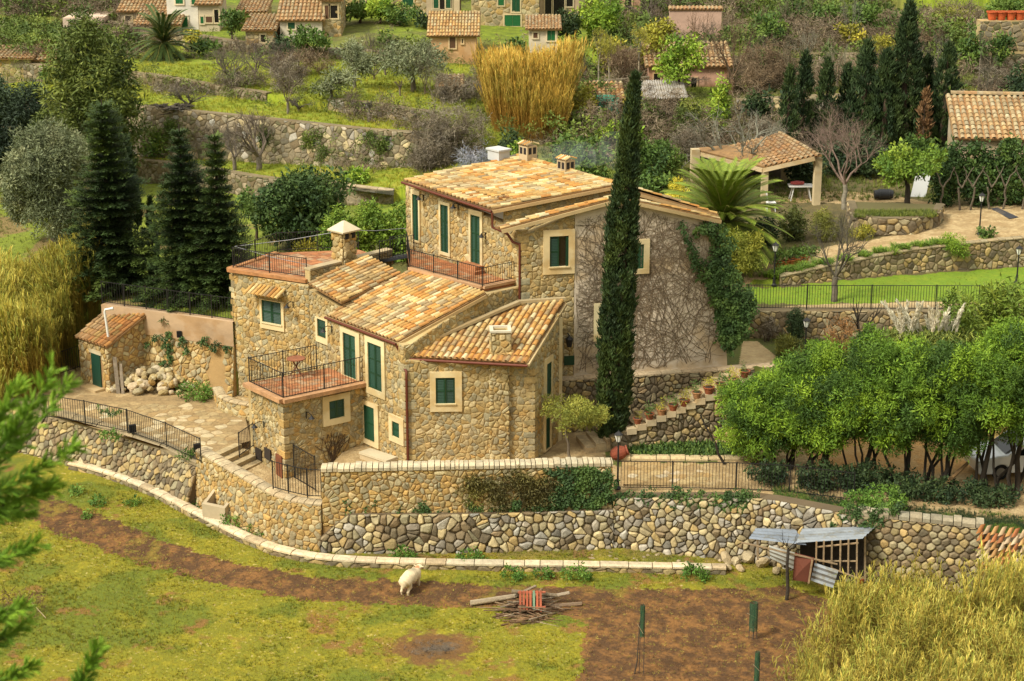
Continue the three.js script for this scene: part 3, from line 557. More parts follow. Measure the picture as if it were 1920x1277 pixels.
// --- middle wing: left front with tall shutters, gable side under the terrace
const BV = HC.clone().sub(LFL), lenB = BV.dot(B), MBk = LFL.clone().addScaledVector(B, lenB);
{
  const f = panel(ML, LFL);
  windowOn(f, [641.6, 612, 677, 714], [646.7, 622, 669.6, 713], { kind: 'terrace_door' });
  windowOn(f, [688, 628, 724, 749], [693, 640, 718, 735]);
  windowOn(f, [679, 746, 712, 841], [684.6, 757, 704.5, 829], { leaves: 1, kind: 'door' });
  windowOn(f, [732, 774, 759.5, 836], [738, 788, 751.5, 822], { leaves: 1 });
  finish(f, [1, 0.9], [6.55, 6.55], { singles: 130 });
  quoins(LFL, A, flat(LFR.clone().sub(LFL)), 1.0, 6.0);
  const vEnd = toColumn(at(LFL, 7.4), B, 905), vs = vEnd.clone().sub(LFL).dot(B), hv = hgt(547, vEnd), g = panel(LFL, MBk);
  finish(g, [4.5, 4.5, 4.5], [6.45, hv - 0.12, 7.82], { mid: [vs], singles: 40, size: 0.162 });
  const eL = eM0.clone(), eR = eM1.clone(), tR = at(vEnd.clone().addScaledVector(A, -0.2), hv), tL = tR.clone().add(eL.clone().sub(eR));
  tileRoof({ poly: [eL, eR, tR, tL], parent: house, along: 'right', budget, row: 0.36 });
  const vg = new MB([0.48, 0.33, 0.15]); vg.bar(eR.clone().add(V(0, -0.13, 0)), tR.clone().add(V(0, -0.13, 0)), 0.1, 0.12); vg.build('verge', M.plaster, house);
  const gt = new MB(C.pipe), o = V(-0.05, -0.1, 0.05); gt.tube([eL.clone().add(o), eR.clone().add(o)], 0.055, 8); gt.build('gutter', M.iron, house);
  const dp = new MB(C.pipe); dp.tube([eR.clone().add(V(-0.03, -0.15, 0.05)), eR.clone().add(V(0.08, -0.4, 0)), eR.clone().add(V(0.1, -0.75, 0.05))], 0.05, 8); dp.build('downpipe', M.iron, house);
}
// --- railings: posts, rails, and each bar a part of its own
function railing(pts, h, parent, { bar = 0.11, postEvery = 1.5, name = 'railing', foot = 0.06, w = 0.016, group } = {}) {
  const g = group ?? new THREE.Group(); if (!group) { g.name = name; parent.add(g); }
  const F = frameOf(pts), yy = (s) => F.at(pts.map((p) => p.y), s), rail = new MB(C.iron), P = (s, e) => { const q = F.P(s, 0, 0); return V(q.x, yy(s) + e, q.z); };
  for (let i = 0; i + 1 < pts.length; i++) for (const e of [foot + 0.02, h]) rail.bar(P(F.S[i], e), P(F.S[i + 1], e), 0.03, 0.022);
  rail.build('rail', M.iron, g);
  const barG = new MB(C.iron).box(0, (h + foot) / 2, 0, w, h - foot, w).geo(), postG = new MB(C.iron).box(0, (h + 0.04) / 2, 0, 0.04, h + 0.04, 0.04).geo();
  const put = (nm, geo, s) => { const m = part(nm, geo, M.iron, g), q = P(s, 0); m.position.copy(q); return m; };
  const n = Math.round(F.len / bar); for (let i = 1; i < n; i++) put('bar', barG, (i / n) * F.len);
  const posts = new Set([0, F.len, ...F.S]); for (let i = 0; i + 1 < pts.length; i++) { const k = Math.max(1, Math.round((F.S[i + 1] - F.S[i]) / postEvery)); for (let j = 1; j < k; j++) posts.add(lerp(F.S[i], F.S[i + 1], j / k)); }
  for (const s of posts) put('post', postG, s);
  return g;
}
const tileFloor = (poly, y, name = 'terrace_floor', th = 0.14, edge = 0.0) => { const mb = new MB([0.5, 0.2, 0.075]); const a = poly.map((p) => at(p, y)); const ccw = areaOf(a.map((p) => [p.x, -p.z])) > 0 ? a : [...a].reverse(); mb.prism(ccw, y - th, y); return mb.build(name, M.clay, house); };
function pavers(poly, y, parent, size = 0.3, turn = A) {   // square clay pavers with joints
  const t = flat(turn), n = V(-t.z, 0, t.x), o = poly[0], uv = poly.map((p) => { const d = p.clone().sub(o); return [d.dot(t), d.dot(n)]; }), us = uv.map((q) => q[0]), vs = uv.map((q) => q[1]), mb = new MB();
  for (let u = Math.min(...us); u < Math.max(...us); u += size) for (let v = Math.min(...vs); v < Math.max(...vs); v += size) {
    const c = [[u + 0.01, v + 0.01], [u + size - 0.01, v + 0.01], [u + size - 0.01, v + size - 0.01], [u + 0.01, v + size - 0.01]]; if (!c.every((q) => inside(uv, q[0], q[1]))) continue;
    mb.color(tint(pick([[0.52, 0.2, 0.07], [0.5, 0.24, 0.1], [0.46, 0.17, 0.06], [0.5, 0.3, 0.16]]), 0.14)); mb.fan(c.map(([a, b]) => at(o.clone().addScaledVector(t, a).addScaledVector(n, b), y + 0.008)));
  }
  mb.build('floor_tiles', M.clay, parent).userData.kind = 'stuff';
}
// --- terrace above the middle wing
{
  const y = 7.95, a = onLevel(769, 505, y), b = onLevel(905, 541, y), c = onLevel(968, 528, y), d = toColumn(at(HC, y), A, 970), e = HL.clone();
  const fl = tileFloor([a, b, c, HC.clone().addScaledVector(A, 0.1), HL], y); pavers([a, b, c, HC, HL], y, fl, 0.3);
  const cap = new MB([0.52, 0.3, 0.15]); const up = V(0, 0.05, 0); cap.bar(a.clone().add(up), b.clone().add(up), 0.24, 0.1); cap.bar(b.clone().add(up), c.clone().add(V(0, 0.048, 0)), 0.24, 0.1); cap.build('terrace_kerb', M.trim, house);
  railing([at(a, y + 0.08), at(b, y + 0.08), at(c, y + 0.08)], 0.72, house, { postEvery: 1.35 });
  railing([at(L3(HL, a, 0.15), y + 0.05), at(L3(HL, a, 0.97), y + 0.05)], 0.72, house, {});
  // outer face below the kerb
  const w = panel(a, b); finish(w, [7.0, 7.0], [y - 0.1, y - 0.1], { singles: 0, size: 0.22, thick: 0.3 });
  const st = new MB([0.5, 0.2, 0.075]), q = toColumn(at(HC, y), A, 893); for (const [k, w2, h] of [[0.35, 1.3, 0.14], [0.2, 1.0, 0.28]]) st.obox(at(q.clone().addScaledVector(V(B.x, 0, B.z), -k), y + h / 2), A.clone().multiplyScalar(w2 / 2), V(0, h / 2, 0), B.clone().multiplyScalar(0.25)); st.build('door_step', M.clay, house);
}
// --- upper house: left front, end walls, two roofs
const eaveH = 10.75;
{
  const f = panel(HL, HC);
  windowOn(f, [773.5, 354, 789.5, 456], [776, 363, 787, 452], { kind: 'terrace_door' });
  windowOn(f, [825.5, 376, 846, 481], [828.5, 382, 843, 475]);
  windowOn(f, [881.5, 390.5, 907, 512], [885, 401, 902.5, 503.5], { kind: 'terrace_door' });
  finish(f, [5, 5], [eaveH - 0.1, eaveH - 0.75], { singles: 60, size: 0.162 });
  quoins(HC, A, E, 7.3, 9.9);
  // lower end block: rubble part with a half open window, then lime plaster
  const g = panel(HC, HP); windowOn(g, [1018, 428.5, 1077, 514.5], [1030, 441, 1065.5, 502], { open: 0.5, sill: true });
  const top = (p) => 0, apex = toColumn(at(HC, 10.5), E, 1163), T0 = hgt(437, HC), TP = hgt(395, HP), TA = hgt(374, apex), TR = hgt(416, HR);
  finish(g, [2, 2], [T0 - 0.1, TP - 0.1], { singles: 70, size: 0.162 });
  const pl = panel(HP, HR), wallP = new MB(C.plaster), n0 = pl.n, base = V(0.62, 0, 0.0);
  const b0 = at(HP, 2), b1 = at(HR.clone().addScaledVector(E, 0.75), 2), q0 = at(HP, TP - 0.08), q1 = at(apex, TA - 0.08), q2 = at(HR, TR - 0.08), off = n0.clone().multiplyScalar(-0.35), o2 = n0.clone().multiplyScalar(0.02);
  const front = [b0, b1, q2, q1, q0].map((p) => p.clone().add(o2)), back = front.map((p) => p.clone().add(off)); wallP.fan(front); wallP.fan([...back].reverse()); for (let i = 0; i < 5; i++) { const j = (i + 1) % 5; wallP.quad(front[i], back[i], back[j], front[j]); }
  wallP.build('plastered_wall', M.plaster, house, 'grey plastered gable wall covered in bare creeper');
  windowOn(pl, [1183.5, 447, 1217, 513.5], [1189, 457, 1206.5, 504], { leaves: 2 }); pl.todo.forEach((k) => k());
  const jm = new MB(tint(C.trim, 0.04)); const r0 = pl.rect(1113, 568, 1128, 640); boxOn(jm, pl, r0.s0, r0.s1, r0.v0, r0.v1, 0, 0.06); jm.build('trim_block', M.trim, house);
  // right hand wall, running back
  const back1 = HR.clone().addScaledVector(A, 7); const rw = new MB(C.plaster); rw.quad(at(HR.clone().addScaledVector(E, 0.75), 2), at(back1, 2), at(back1, TR), at(HR, TR)); const bw = HL.clone().addScaledVector(V(B.x, 0, B.z), 6.5); rw.quad(at(HL, 5), at(bw, 5), at(bw, 11.2), at(HL, 10.6)); rw.build('rear_wall', M.plaster, house);
  // upper end wall, set back above the lower roof
  const U0 = toColumn(at(HC, 10.4), A, 946), UA = toColumn(at(U0, 11), E, 1150), UR = toColumn(at(U0, 10), E, 1338), u0 = hgt(396, U0), uA = hgt(352, UA), uR = hgt(404, UR);
  const up = panel(U0, UR), sA = UA.clone().sub(U0).dot(E); finish(up, [9.6, 9.6, 9.6], [u0, uA, uR], { mid: [sA], singles: 30, size: 0.162 });
  // main roof
  const ov = E.clone().multiplyScalar(0).addScaledVector(A, -0.22), e1 = at(U0.clone().add(ov), 0), v0 = toColumn(at(e1, 10.6), E, 924), v1 = toColumn(at(e1, 11), E, 1151), v2 = toColumn(at(e1, 10), E, 1347);
  v0.y = hgt(391, v0); v1.y = hgt(346, v1); v2.y = hgt(401, v2);
  const e0 = toColumn(at(v0, eaveH), A, 756); const L = e0.clone().sub(v0).dot(A), Aw = A.clone().multiplyScalar(L); e0.y = hgt(336, e0);
  const rid = v1.clone().add(Aw); rid.y = v1.y + (e0.y - v0.y); const back2 = v2.clone().add(Aw); back2.y = v2.y;
  tileRoof({ poly: [e0, v0, v1, rid], parent: house, along: 'right', budget: { n: 0 }, row: 0.4, sp: 0.24, palette: [...TILE, TILE[2], TILE[6], TILE[4]] });
  tileRoof({ poly: [v2, back2, rid, v1], parent: house, along: 'left', budget: { n: 0 }, row: 0.4, sp: 0.24 });
  const rg = new MB(); for (let i = 0; i < 14; i++) { rg.color(tint(pick(TILE), 0.12)); const p = L3(v1, rid, i / 14); barrel(rg, p.clone().add(V(0, 0.05, 0)), flat(v1.clone().sub(e0).cross(V(0, 1, 0)).cross(V(0, 1, 0))), Aw.clone().normalize(), V(0, 1, 0), 0.12, 0.1, L / 14 + 0.06); } rg.build('ridge_tiles', M.clay, house).userData.kind = 'stuff';
  const vg = new MB([0.46, 0.3, 0.13]); const dn = V(0, -0.13, 0); vg.bar(v0.clone().add(dn), v1.clone().add(dn), 0.1, 0.12); vg.bar(v1.clone().add(dn), v2.clone().add(dn), 0.1, 0.12); vg.build('verge', M.plaster, house);
  const gt = new MB(C.pipe), o = V(-0.05, -0.12, 0.05); gt.tube([e0.clone().add(o), v0.clone().add(o)], 0.055, 8); gt.build('gutter', M.iron, house);
  // lower roof strips on the end block
  const s0 = toColumn(at(HC.clone().addScaledVector(A, -0.28), 10.2), E, 941), s1 = toColumn(at(s0, 11), E, 1163), s2 = toColumn(at(s0, 10), E, 1352);
  s0.y = hgt(428, s0); s1.y = hgt(369, s1); s2.y = hgt(410, s2); const bk = U0.clone().sub(s0).dot(B.clone().cross(V(0, 1, 0)).normalize()), dA = A.clone().multiplyScalar(Math.hypot(toColumn(at(s0, 10), A, 928).x - s0.x, toColumn(at(s0, 10), A, 928).z - s0.z));
  tileRoof({ poly: [s0.clone().add(dA), s0, s1, s1.clone().add(dA)], parent: house, along: 'right', budget: { n: 0 }, row: 0.4, sp: 0.23 });
  tileRoof({ poly: [s2, s2.clone().add(dA), s1.clone().add(dA), s1], parent: house, along: 'left', budget: { n: 0 }, row: 0.4, sp: 0.23 });
  const v3 = new MB([0.5, 0.36, 0.17]); v3.bar(s0.clone().add(dn), s1.clone().add(dn), 0.1, 0.13); v3.bar(s1.clone().add(dn), s2.clone().add(dn), 0.1, 0.13); v3.build('verge', M.plaster, house);
  // the long downpipe
  const dp = new MB(C.pipe), k0 = v0.clone().add(V(-0.02, -0.15, 0.1)), c0 = HC.clone().addScaledVector(g.n, 0.12).addScaledVector(A, 0.12); dp.tube([k0, k0.clone().add(V(0, -0.55, 0)), at(L3(k0, c0, 0.55), k0.y - 0.75), at(L3(k0, c0, 0.75), k0.y - 1.05), at(c0, k0.y - 1.12), at(c0, k0.y - 1.35), at(c0, 7.3)], 0.05, 8); dp.build('downpipe', M.iron, house);
  // chimneys on the ridge
  const chim = (px, w, yTop, base, tL = 0.5) => {
    const p = base, c = new MB(tint([0.5, 0.38, 0.22])); const h = yTop - p.y + 0.5, t = flat(A), n = B.clone(); c.obox(at(p, p.y - 0.5 + h / 2), t.clone().multiplyScalar(w / 2), V(0, h / 2, 0), n.clone().multiplyScalar(w / 2)); const m = c.build('chimney', M.mortar, house);
    const d = new MB([0.02, 0.015, 0.012]); for (const s of [-1, 1]) for (const q of [-1, 1]) { d.obox(at(p, yTop - 0.2).addScaledVector(t, s * (w / 2 + 0.004)).addScaledVector(n, q * w * 0.22), t.clone().multiplyScalar(0.004), V(0, 0.13, 0), n.clone().multiplyScalar(w * 0.15)); d.obox(at(p, yTop - 0.2).addScaledVector(n, s * (w / 2 + 0.004)).addScaledVector(t, q * w * 0.22), n.clone().multiplyScalar(0.004), V(0, 0.13, 0), t.clone().multiplyScalar(w * 0.15)); } d.build('chimney_opening', M.dark, m);
    const r = new MB(); for (let i = 0; i < 5; i++) for (const s of [-1, 1]) { r.color(tint(pick(TILE), 0.1)); const N = n.clone().multiplyScalar(s * 0.35).add(V(0, 1, 0)).normalize(), W = n.clone().multiplyScalar(-s).add(V(0, 0.35, 0)).normalize(); barrel(r, at(p, yTop + 0.03).addScaledVector(t, (i - 2) * w * 0.24).addScaledVector(n, s * w * 0.62), t, W, N, w * 0.13, w * 0.11, w * 0.64); } r.build('chimney_cap', M.clay, m);
  };
  { const p1 = toColumn(rid.clone(), A.clone().negate(), 990); p1.y = hgt(300, p1); chim(990, 0.52, hgt(272, p1), p1); const p2 = toColumn(v1.clone(), A, 1061, 20); p2.y = hgt(334, p2); chim(1060, 0.5, hgt(300, p2) + 0.02, p2); }
  // white skylight box and a broken tile patch with moss
  const sk = new MB([0.5, 0.5, 0.48]), sp = L3(L3(e0, rid, 0.86), L3(v0, v1, 0.86), 0.2); sp.copy(toColumn(sp, A, 935)); const rt = v1.clone().sub(v0).normalize(); sk.obox(sp.clone().add(V(0, 0.22, 0)), A.clone().multiplyScalar(0.36), V(0, 0.2, 0), flat(B).multiplyScalar(0.28)); sk.obox(sp.clone().add(V(0, 0.45, 0)), A.clone().multiplyScalar(0.42), V(0, 0.035, 0), flat(B).multiplyScalar(0.33)); sk.build('skylight', M.paint, house);
  Object.assign(globalThis, {});
  var roofPts = { e0, v0, v1, rid, v2, back2, pl, g };
}
// --- roof terrace wing on the left
{
  const f1 = panel(NL, NC); windowOn(f1, [489.5, 559, 534, 621.5], [493, 561, 529, 610.5], { sill: true });
  finish(f1, [1.6, 1.6], [7.2, 7.2], { singles: 120, size: 0.162, pal: PAL.warm });
  const f2 = panel(NC, NR); windowOn(f2, [594.6, 592, 617, 647], [597.8, 596, 613.5, 635], { leaves: 1 });
  const hN = 7.0; finish(f2, [1.6, 1.6], [7.05, 6.75], { singles: 10, size: 0.162 });
  quoins(NL, flat(NC.clone().sub(NL)), A, 3, 7.15, PAL.warm);
  const y = 7.34, a = onLevel(430, 504, y), b = onLevel(577, 525, y), c = onLevel(737, 488, y), d = onLevel(672, 468, y), e = onLevel(520, 474, y);
  const back = new MB(C.mortar); back.prism([a.clone().addScaledVector(A, 0.4).add(V(0.25, 0, 0)), NC.clone().addScaledVector(A, 0.4), toColumn(at(c, y), A, 730), d, e], 1.5, y - 0.15); back.build('inner_wall', M.mortar, house);
  const fl = tileFloor([a, b, c, d, e], y, 'terrace_floor', 0.16); pavers([a, b, c, d, e], y, fl, 0.32);
  const k = new MB([0.55, 0.25, 0.09]); k.bar(a.clone().add(V(0, -0.02, 0.02)), b.clone().add(V(0, -0.02, 0.02)), 0.34, 0.13); k.bar(a.clone().add(V(0, -0.022, 0)), e.clone().add(V(0, -0.022, 0)), 0.3, 0.13); k.build('terrace_kerb', M.clay, house);
  const up = V(0, 0.06, 0); railing([at(e, y + 0.05), at(a.clone().add(V(0.15, 0, -0.05)), y + 0.05), at(b.clone().add(V(-0.05, 0, -0.1)), y + 0.05)], 0.8, house, { postEvery: 1.5 });
  railing([at(e, y + 0.05), at(d, y + 0.05)], 0.8, house, {});
  // parapet towards the tile roof, tall chimney, vent
  const pa = onLevel(581, 527, y), pb = onLevel(735, 489, y); const pw = panel(pa, pb); finish(pw, [6.6, 6.6], [y + 0.42, y + 0.42], { singles: 0, size: 0.2, thick: 0.3, name: 'parapet' });
  const cp = new MB([0.45, 0.35, 0.2]); const f3 = panel(pa, pb); boxOn(cp, f3, 0, f3.len, y + 0.42, y + 0.5, -0.33, 0.05); cp.build('parapet_cap', M.plaster, house);
  const cs = pw.hit(653, 500).s, w = 0.66, yT = hgt(432, pw.P(cs, 0)), q4 = [pw.P(cs - w / 2, 0, 0.1), pw.P(cs + w / 2, 0, 0.1), pw.P(cs + w / 2, 0, -0.5), pw.P(cs - w / 2, 0, -0.5)];
  const ch = masonry({ path: [...q4, q4[0]], bot: Array(5).fill(6.8), top: Array(5).fill(yT), parent: house, size: 0.2, thick: 0.1, singles: 24, name: 'chimney', inset: 0 });
  const dk = new MB([0.015, 0.012, 0.01]), cm = L3(q4[0], q4[2], 0.5); for (const s of [-1, 1]) boxOn(dk, pw, cs + s * 0.17 - 0.09, cs + s * 0.17 + 0.09, yT - 0.3, yT - 0.06, 0.13, 0.175); dk.build('chimney_opening', M.dark, ch.wall);
  const cap = new MB([0.66, 0.55, 0.36]); { const ax = pw.t, az = pw.n, o = at(cm, yT), r = w * 0.72, pt = (i, j, h) => o.clone().addScaledVector(ax, i * r).addScaledVector(az, j * r).add(V(0, h, 0)); const q = [pt(-1, 1, 0.02), pt(1, 1, 0.02), pt(1, -1, 0.02), pt(-1, -1, 0.02)], u = [pt(-0.1, 0.1, 0.36), pt(0.1, 0.1, 0.36), pt(0.1, -0.1, 0.36), pt(-0.1, -0.1, 0.36)], lo = q.map((p) => p.clone().add(V(0, -0.06, 0))); for (let i = 0; i < 4; i++) { const j = (i + 1) % 4; cap.quad(q[i], q[j], u[j], u[i]); cap.quad(lo[i], lo[j], q[j], q[i]); } cap.fan(u); cap.fan([...lo].reverse()); } cap.build('chimney_cap', M.plaster, ch.wall);
  const v = pw.hit(641, 500).s, ve = new MB([0.55, 0.5, 0.42]); boxOn(ve, pw, v - 0.16, v + 0.16, 6.9, 7.45, 0.05, 0.4); const vm = ve.build('vent', M.plaster, house); const vt = new MB(); for (let i = 0; i < 4; i++) { vt.color(tint(TILE[i], 0.1)); barrel(vt, pw.P(v - 0.3 + i * 0.2, 7.42, 0.62), pw.t, pw.n.clone().negate().add(V(0, 0.3, 0)).normalize(), V(0, 1, 0), 0.11, 0.1, 0.6); } vt.build('vent_cap', M.clay, vm);
  // tile roof between parapet and middle wing
  const eL = toColumn(at(NC.clone().addScaledVector(B, -0.25), 7.1), A, 577), eR = toColumn(at(eL, 6.9), A, 640); eL.y = hgt(530, eL); eR.y = hgt(567, eR);
  const tR = eR.clone().addScaledVector(B, 4.6), tL = eL.clone().addScaledVector(B, 4.6); tR.y = hgt(513, toColumn(tR, B, 752)); tR.copy(at(toColumn(at(tR, 7.6), B, 752), 0)); tR.y = hgt(514, tR); tL.copy(tR).add(eL).sub(eR);
  tileRoof({ poly: [eL, eR, tR, tL], parent: house, along: 'right', budget: { n: 0 }, row: 0.36 });
  // tiled hood over the window
  const hd = f1.rect(474, 541, 537, 561), hm = new MB(C.mortar); boxOn(hm, f1, hd.s0 + 0.15, hd.s1 - 0.15, hd.v0 + 0.1, hd.v0 + 0.22, 0, 0.4); const hmm = hm.build('window_hood', M.mortar, house); const ht = new MB(); const hn = 9; for (let i = 0; i < hn; i++) { ht.color(tint(pick(TILE), 0.15)); barrel(ht, f1.P(lerp(hd.s0 + 0.08, hd.s1 - 0.08, i / (hn - 1)), hd.v0 + 0.14, 0.62), f1.t, f1.n.clone().negate().add(V(0, 0.42, 0)).normalize(), f1.n.clone().multiplyScalar(0.4).add(V(0, 1, 0)).normalize(), 0.085, 0.075, 0.68); } ht.build('hood_tiles', M.clay, hmm);
  // steel footbridge to the upper house
  const g0 = at(toColumn(at(d, y), V(1, 0, 0), 712), y + 0.02), g1 = at(toColumn(at(HL, 7.95), A.clone().negate(), 786), 7.9), br = new MB([0.03, 0.03, 0.035]); g0.copy(onLevel(722, 487, y + 0.1)); br.bar(g0, g1, 0.8, 0.09); const bm = br.build('footbridge', M.iron, house);
  const sd = flat(g1.clone().sub(g0)), sn = V(-sd.z, 0, sd.x).multiplyScalar(0.4); railing([g0.clone().add(sn), g1.clone().add(sn)], 0.85, house, { group: undefined, name: 'footbridge_railing', bar: 0.13 }); railing([g0.clone().sub(sn), g1.clone().sub(sn)], 0.85, house, { name: 'footbridge_railing', bar: 0.13 });
}
// --- small terrace tower in front
{
  const f = panel(SL, SF), g = panel(SF, SR), y = 4.5;
  windowOn(g, [603.5, 733, 655, 800], [615.7, 746, 644, 786], { leaves: 2 });
  const dr = f.rect(522, 852, 531, 898); 
  finish(f, [0.6, 0.6], [y - 0.12, y - 0.12], { singles: 50, size: 0.162 });
  finish(g, [0.6, 0.6], [y - 0.12, y - 0.12], { singles: 110, size: 0.162 });
  quoins(SF, flat(SL.clone().sub(SF)), flat(SR.clone().sub(SF)), 0.9, y - 0.14);
  const a = onLevel(461, 719, y), b = onLevel(530, 751, y), c = at(SR.clone().add(V(0.1, 0, 0.1)), y), d = onLevel(594, 694, y); 
  const fl = tileFloor([a, b, c, at(ML, y), d], y, 'terrace_floor', 0.15); pavers([a, b, c, SR, d], y, fl, 0.3, flat(b.clone().sub(c)));
  const k = new MB([0.58, 0.31, 0.14]); k.bar(at(a, y - 0.02), at(b, y - 0.02), 0.3, 0.15); k.bar(at(b, y - 0.022), at(c, y - 0.022), 0.3, 0.15); k.build('terrace_kerb', M.clay, house);
  const i1 = 0.05; railing([at(d, y), at(a.clone().add(V(0.14, 0, -0.03)), y), at(b.clone().add(V(0, 0, -0.15)), y), at(c.clone().add(V(-0.05, 0, -0.15)), y)], 1.0, house, { postEvery: 1.6, bar: 0.12 });
  const iw = new MB(C.mortar); iw.prism([SL.clone().addScaledVector(A, .2), SF.clone().addScaledVector(A, 0.3).addScaledVector(B, .2), SR, d], 0.5, y - 0.16); iw.build('inner_wall', M.mortar, house);
  // door and two niches on the left front
  const dm = new MB([0.24, 0.075, 0.025]), q = f.rect(521, 850, 532, 900); boxOn(dm, f, q.s0, q.s1, 1.0, q.v1, 0.02, 0.09); dm.build('door', M.wood, house, 'reddish wooden door low in the terrace tower');
  for (const x of [487, 504]) { const r = f.rect(x - 5, 838, x + 6, 864), n = new MB([0.03, 0.02, 0.012]); boxOn(n, f, r.s0, r.s1, r.v0, r.v1, 0.02, 0.08); n.build('niche', M.dark, house); }
}
// --- wall lamps of the house: bracket and shade
function bracketLamp(p, px, py, reach = 0.45) { const h = p.hit(px, py), mb = new MB(C.iron), a = p.P(h.s, h.v, 0.02), b = p.P(h.s, h.v + 0.12, 0.02), e = p.P(h.s, h.v + 0.14, reach); mb.tube([p.P(h.s, h.v - 0.1, 0.06), p.P(h.s, h.v + 0.16, 0.06)], 0.02, 5); mb.tube([b, L3(b, e, 0.5).add(V(0, 0.06, 0)), e], 0.015, 5); mb.lathe(e.clone().add(V(0, -0.14, 0)), [[0.12, 0], [0.05, 0.08], [0.02, 0.14]], 10); const m = mb.build('wall_lamp', M.iron, house); const bl = new MB([0.7, 0.68, 0.6]); bl.lathe(e.clone().add(V(0, -0.19, 0)), [[0.001, 0], [0.045, 0.03], [0.03, 0.07]], 8); bl.build('bulb', M.gloss, m); }
{ const f1 = panel(NL, NC), fM = panel(ML, LFL), g = panel(SF, SR), fS = panel(SL, SF), fH = panel(HL, HC);
  bracketLamp(f1, 551, 572); bracketLamp(fM, 624, 618); bracketLamp(g, 573, 779); bracketLamp(fS, 497, 797); bracketLamp(fH, 796, 372, 0.3); bracketLamp(fH, 861, 388, 0.3); bracketLamp(fH, 912, 443, 0.25);
  const pl = panel(HC, HP), h = pl.hit(1064, 646), mb = new MB(C.iron), c = pl.P(h.s, h.v, 0.3); mb.lathe(c, [[0.09, 0], [0.14, 0.3], [0.17, 0.31], [0.04, 0.42], [0.01, 0.48]], 6); mb.bar(c.clone().add(V(0, 0.42, 0)), pl.P(h.s, h.v + 0.46, 0), 0.03); mb.build('wall_lantern', M.iron, house); const gb = pl.rect(1057, 666, 1076, 684), m2 = new MB(C.green); boxOn(m2, pl, gb.s0, gb.s1, gb.v0, gb.v1, 0.02, 0.09); m2.build('meter_box', M.paint, house); }
// ------------------------------------------------------------------ retaining walls of the field
seed(23);
const onLine = (k, px, dD = 0) => { let x = 0; const h0 = 1; for (let i = 0; i < 6; i++) { const [D, lo] = lineAt(LINES[k], x); x = xOf(px, lo, D + dD); } const [D, lo, up] = lineAt(LINES[k], x); return { p: V(x, 0, -(D + dD)), lo, up }; };
const run = (k, pxs, dD = -0.05) => pxs.map((px) => onLine(k, px, dD));
const steps = (a, b, n) => Array.from({ length: n + 1 }, (_, i) => lerp(a, b, i / n));
function retaining(label, k, pxs, o = {}) {
  const q = run(k, pxs, o.dD ?? -0.05), w = thing(o.kind ?? 'retaining_wall', label, o.cat ?? 'wall', null, o.group);
  const path = q.map((e) => e.p), bot = q.map((e, i) => o.bot ? (Array.isArray(o.bot) ? o.bot[i] : o.bot) : e.lo - 0.12), top = q.map((e, i) => o.tops ? hgt(o.tops[i], e.p) : e.up + (o.rise ?? 0.12));
  const r = masonry({ thick: 0.5, mortar: C.dry, ...o, name: 'wall', path, bot, top, parent: w });
  if (o.cope) coping({ path, top, parent: w, wall: r.wall, ...o.cope });
  return { w, path, top, bot, ...r };
}
retaining('loose dry stone retaining wall below the paved yard, left of the stone trough', 4, steps(20, 376, 9), { dD: -0.05, batter: 0.42, size: 0.19, depth: 0.08, gap: 0.015, pal: PAL.dry, singles: 240, rise: -0.12, kind: 'dry_stone_wall' });
{ // concrete kerb under the yard fence
  const q = run(4, steps(20, 376, 9), 0.0), w = thing('concrete_kerb', 'weathered concrete kerb carrying the yard fence', 'kerb'), path = q.map((e) => e.p);
  coping({ path, top: path.map(() => 1.86), parent: w, w: 0.5, h: 0.26, len: 1.6, over: 0.1, name: 'kerb_block', color: () => tint([0.36, 0.28, 0.16], 0.1) });
}
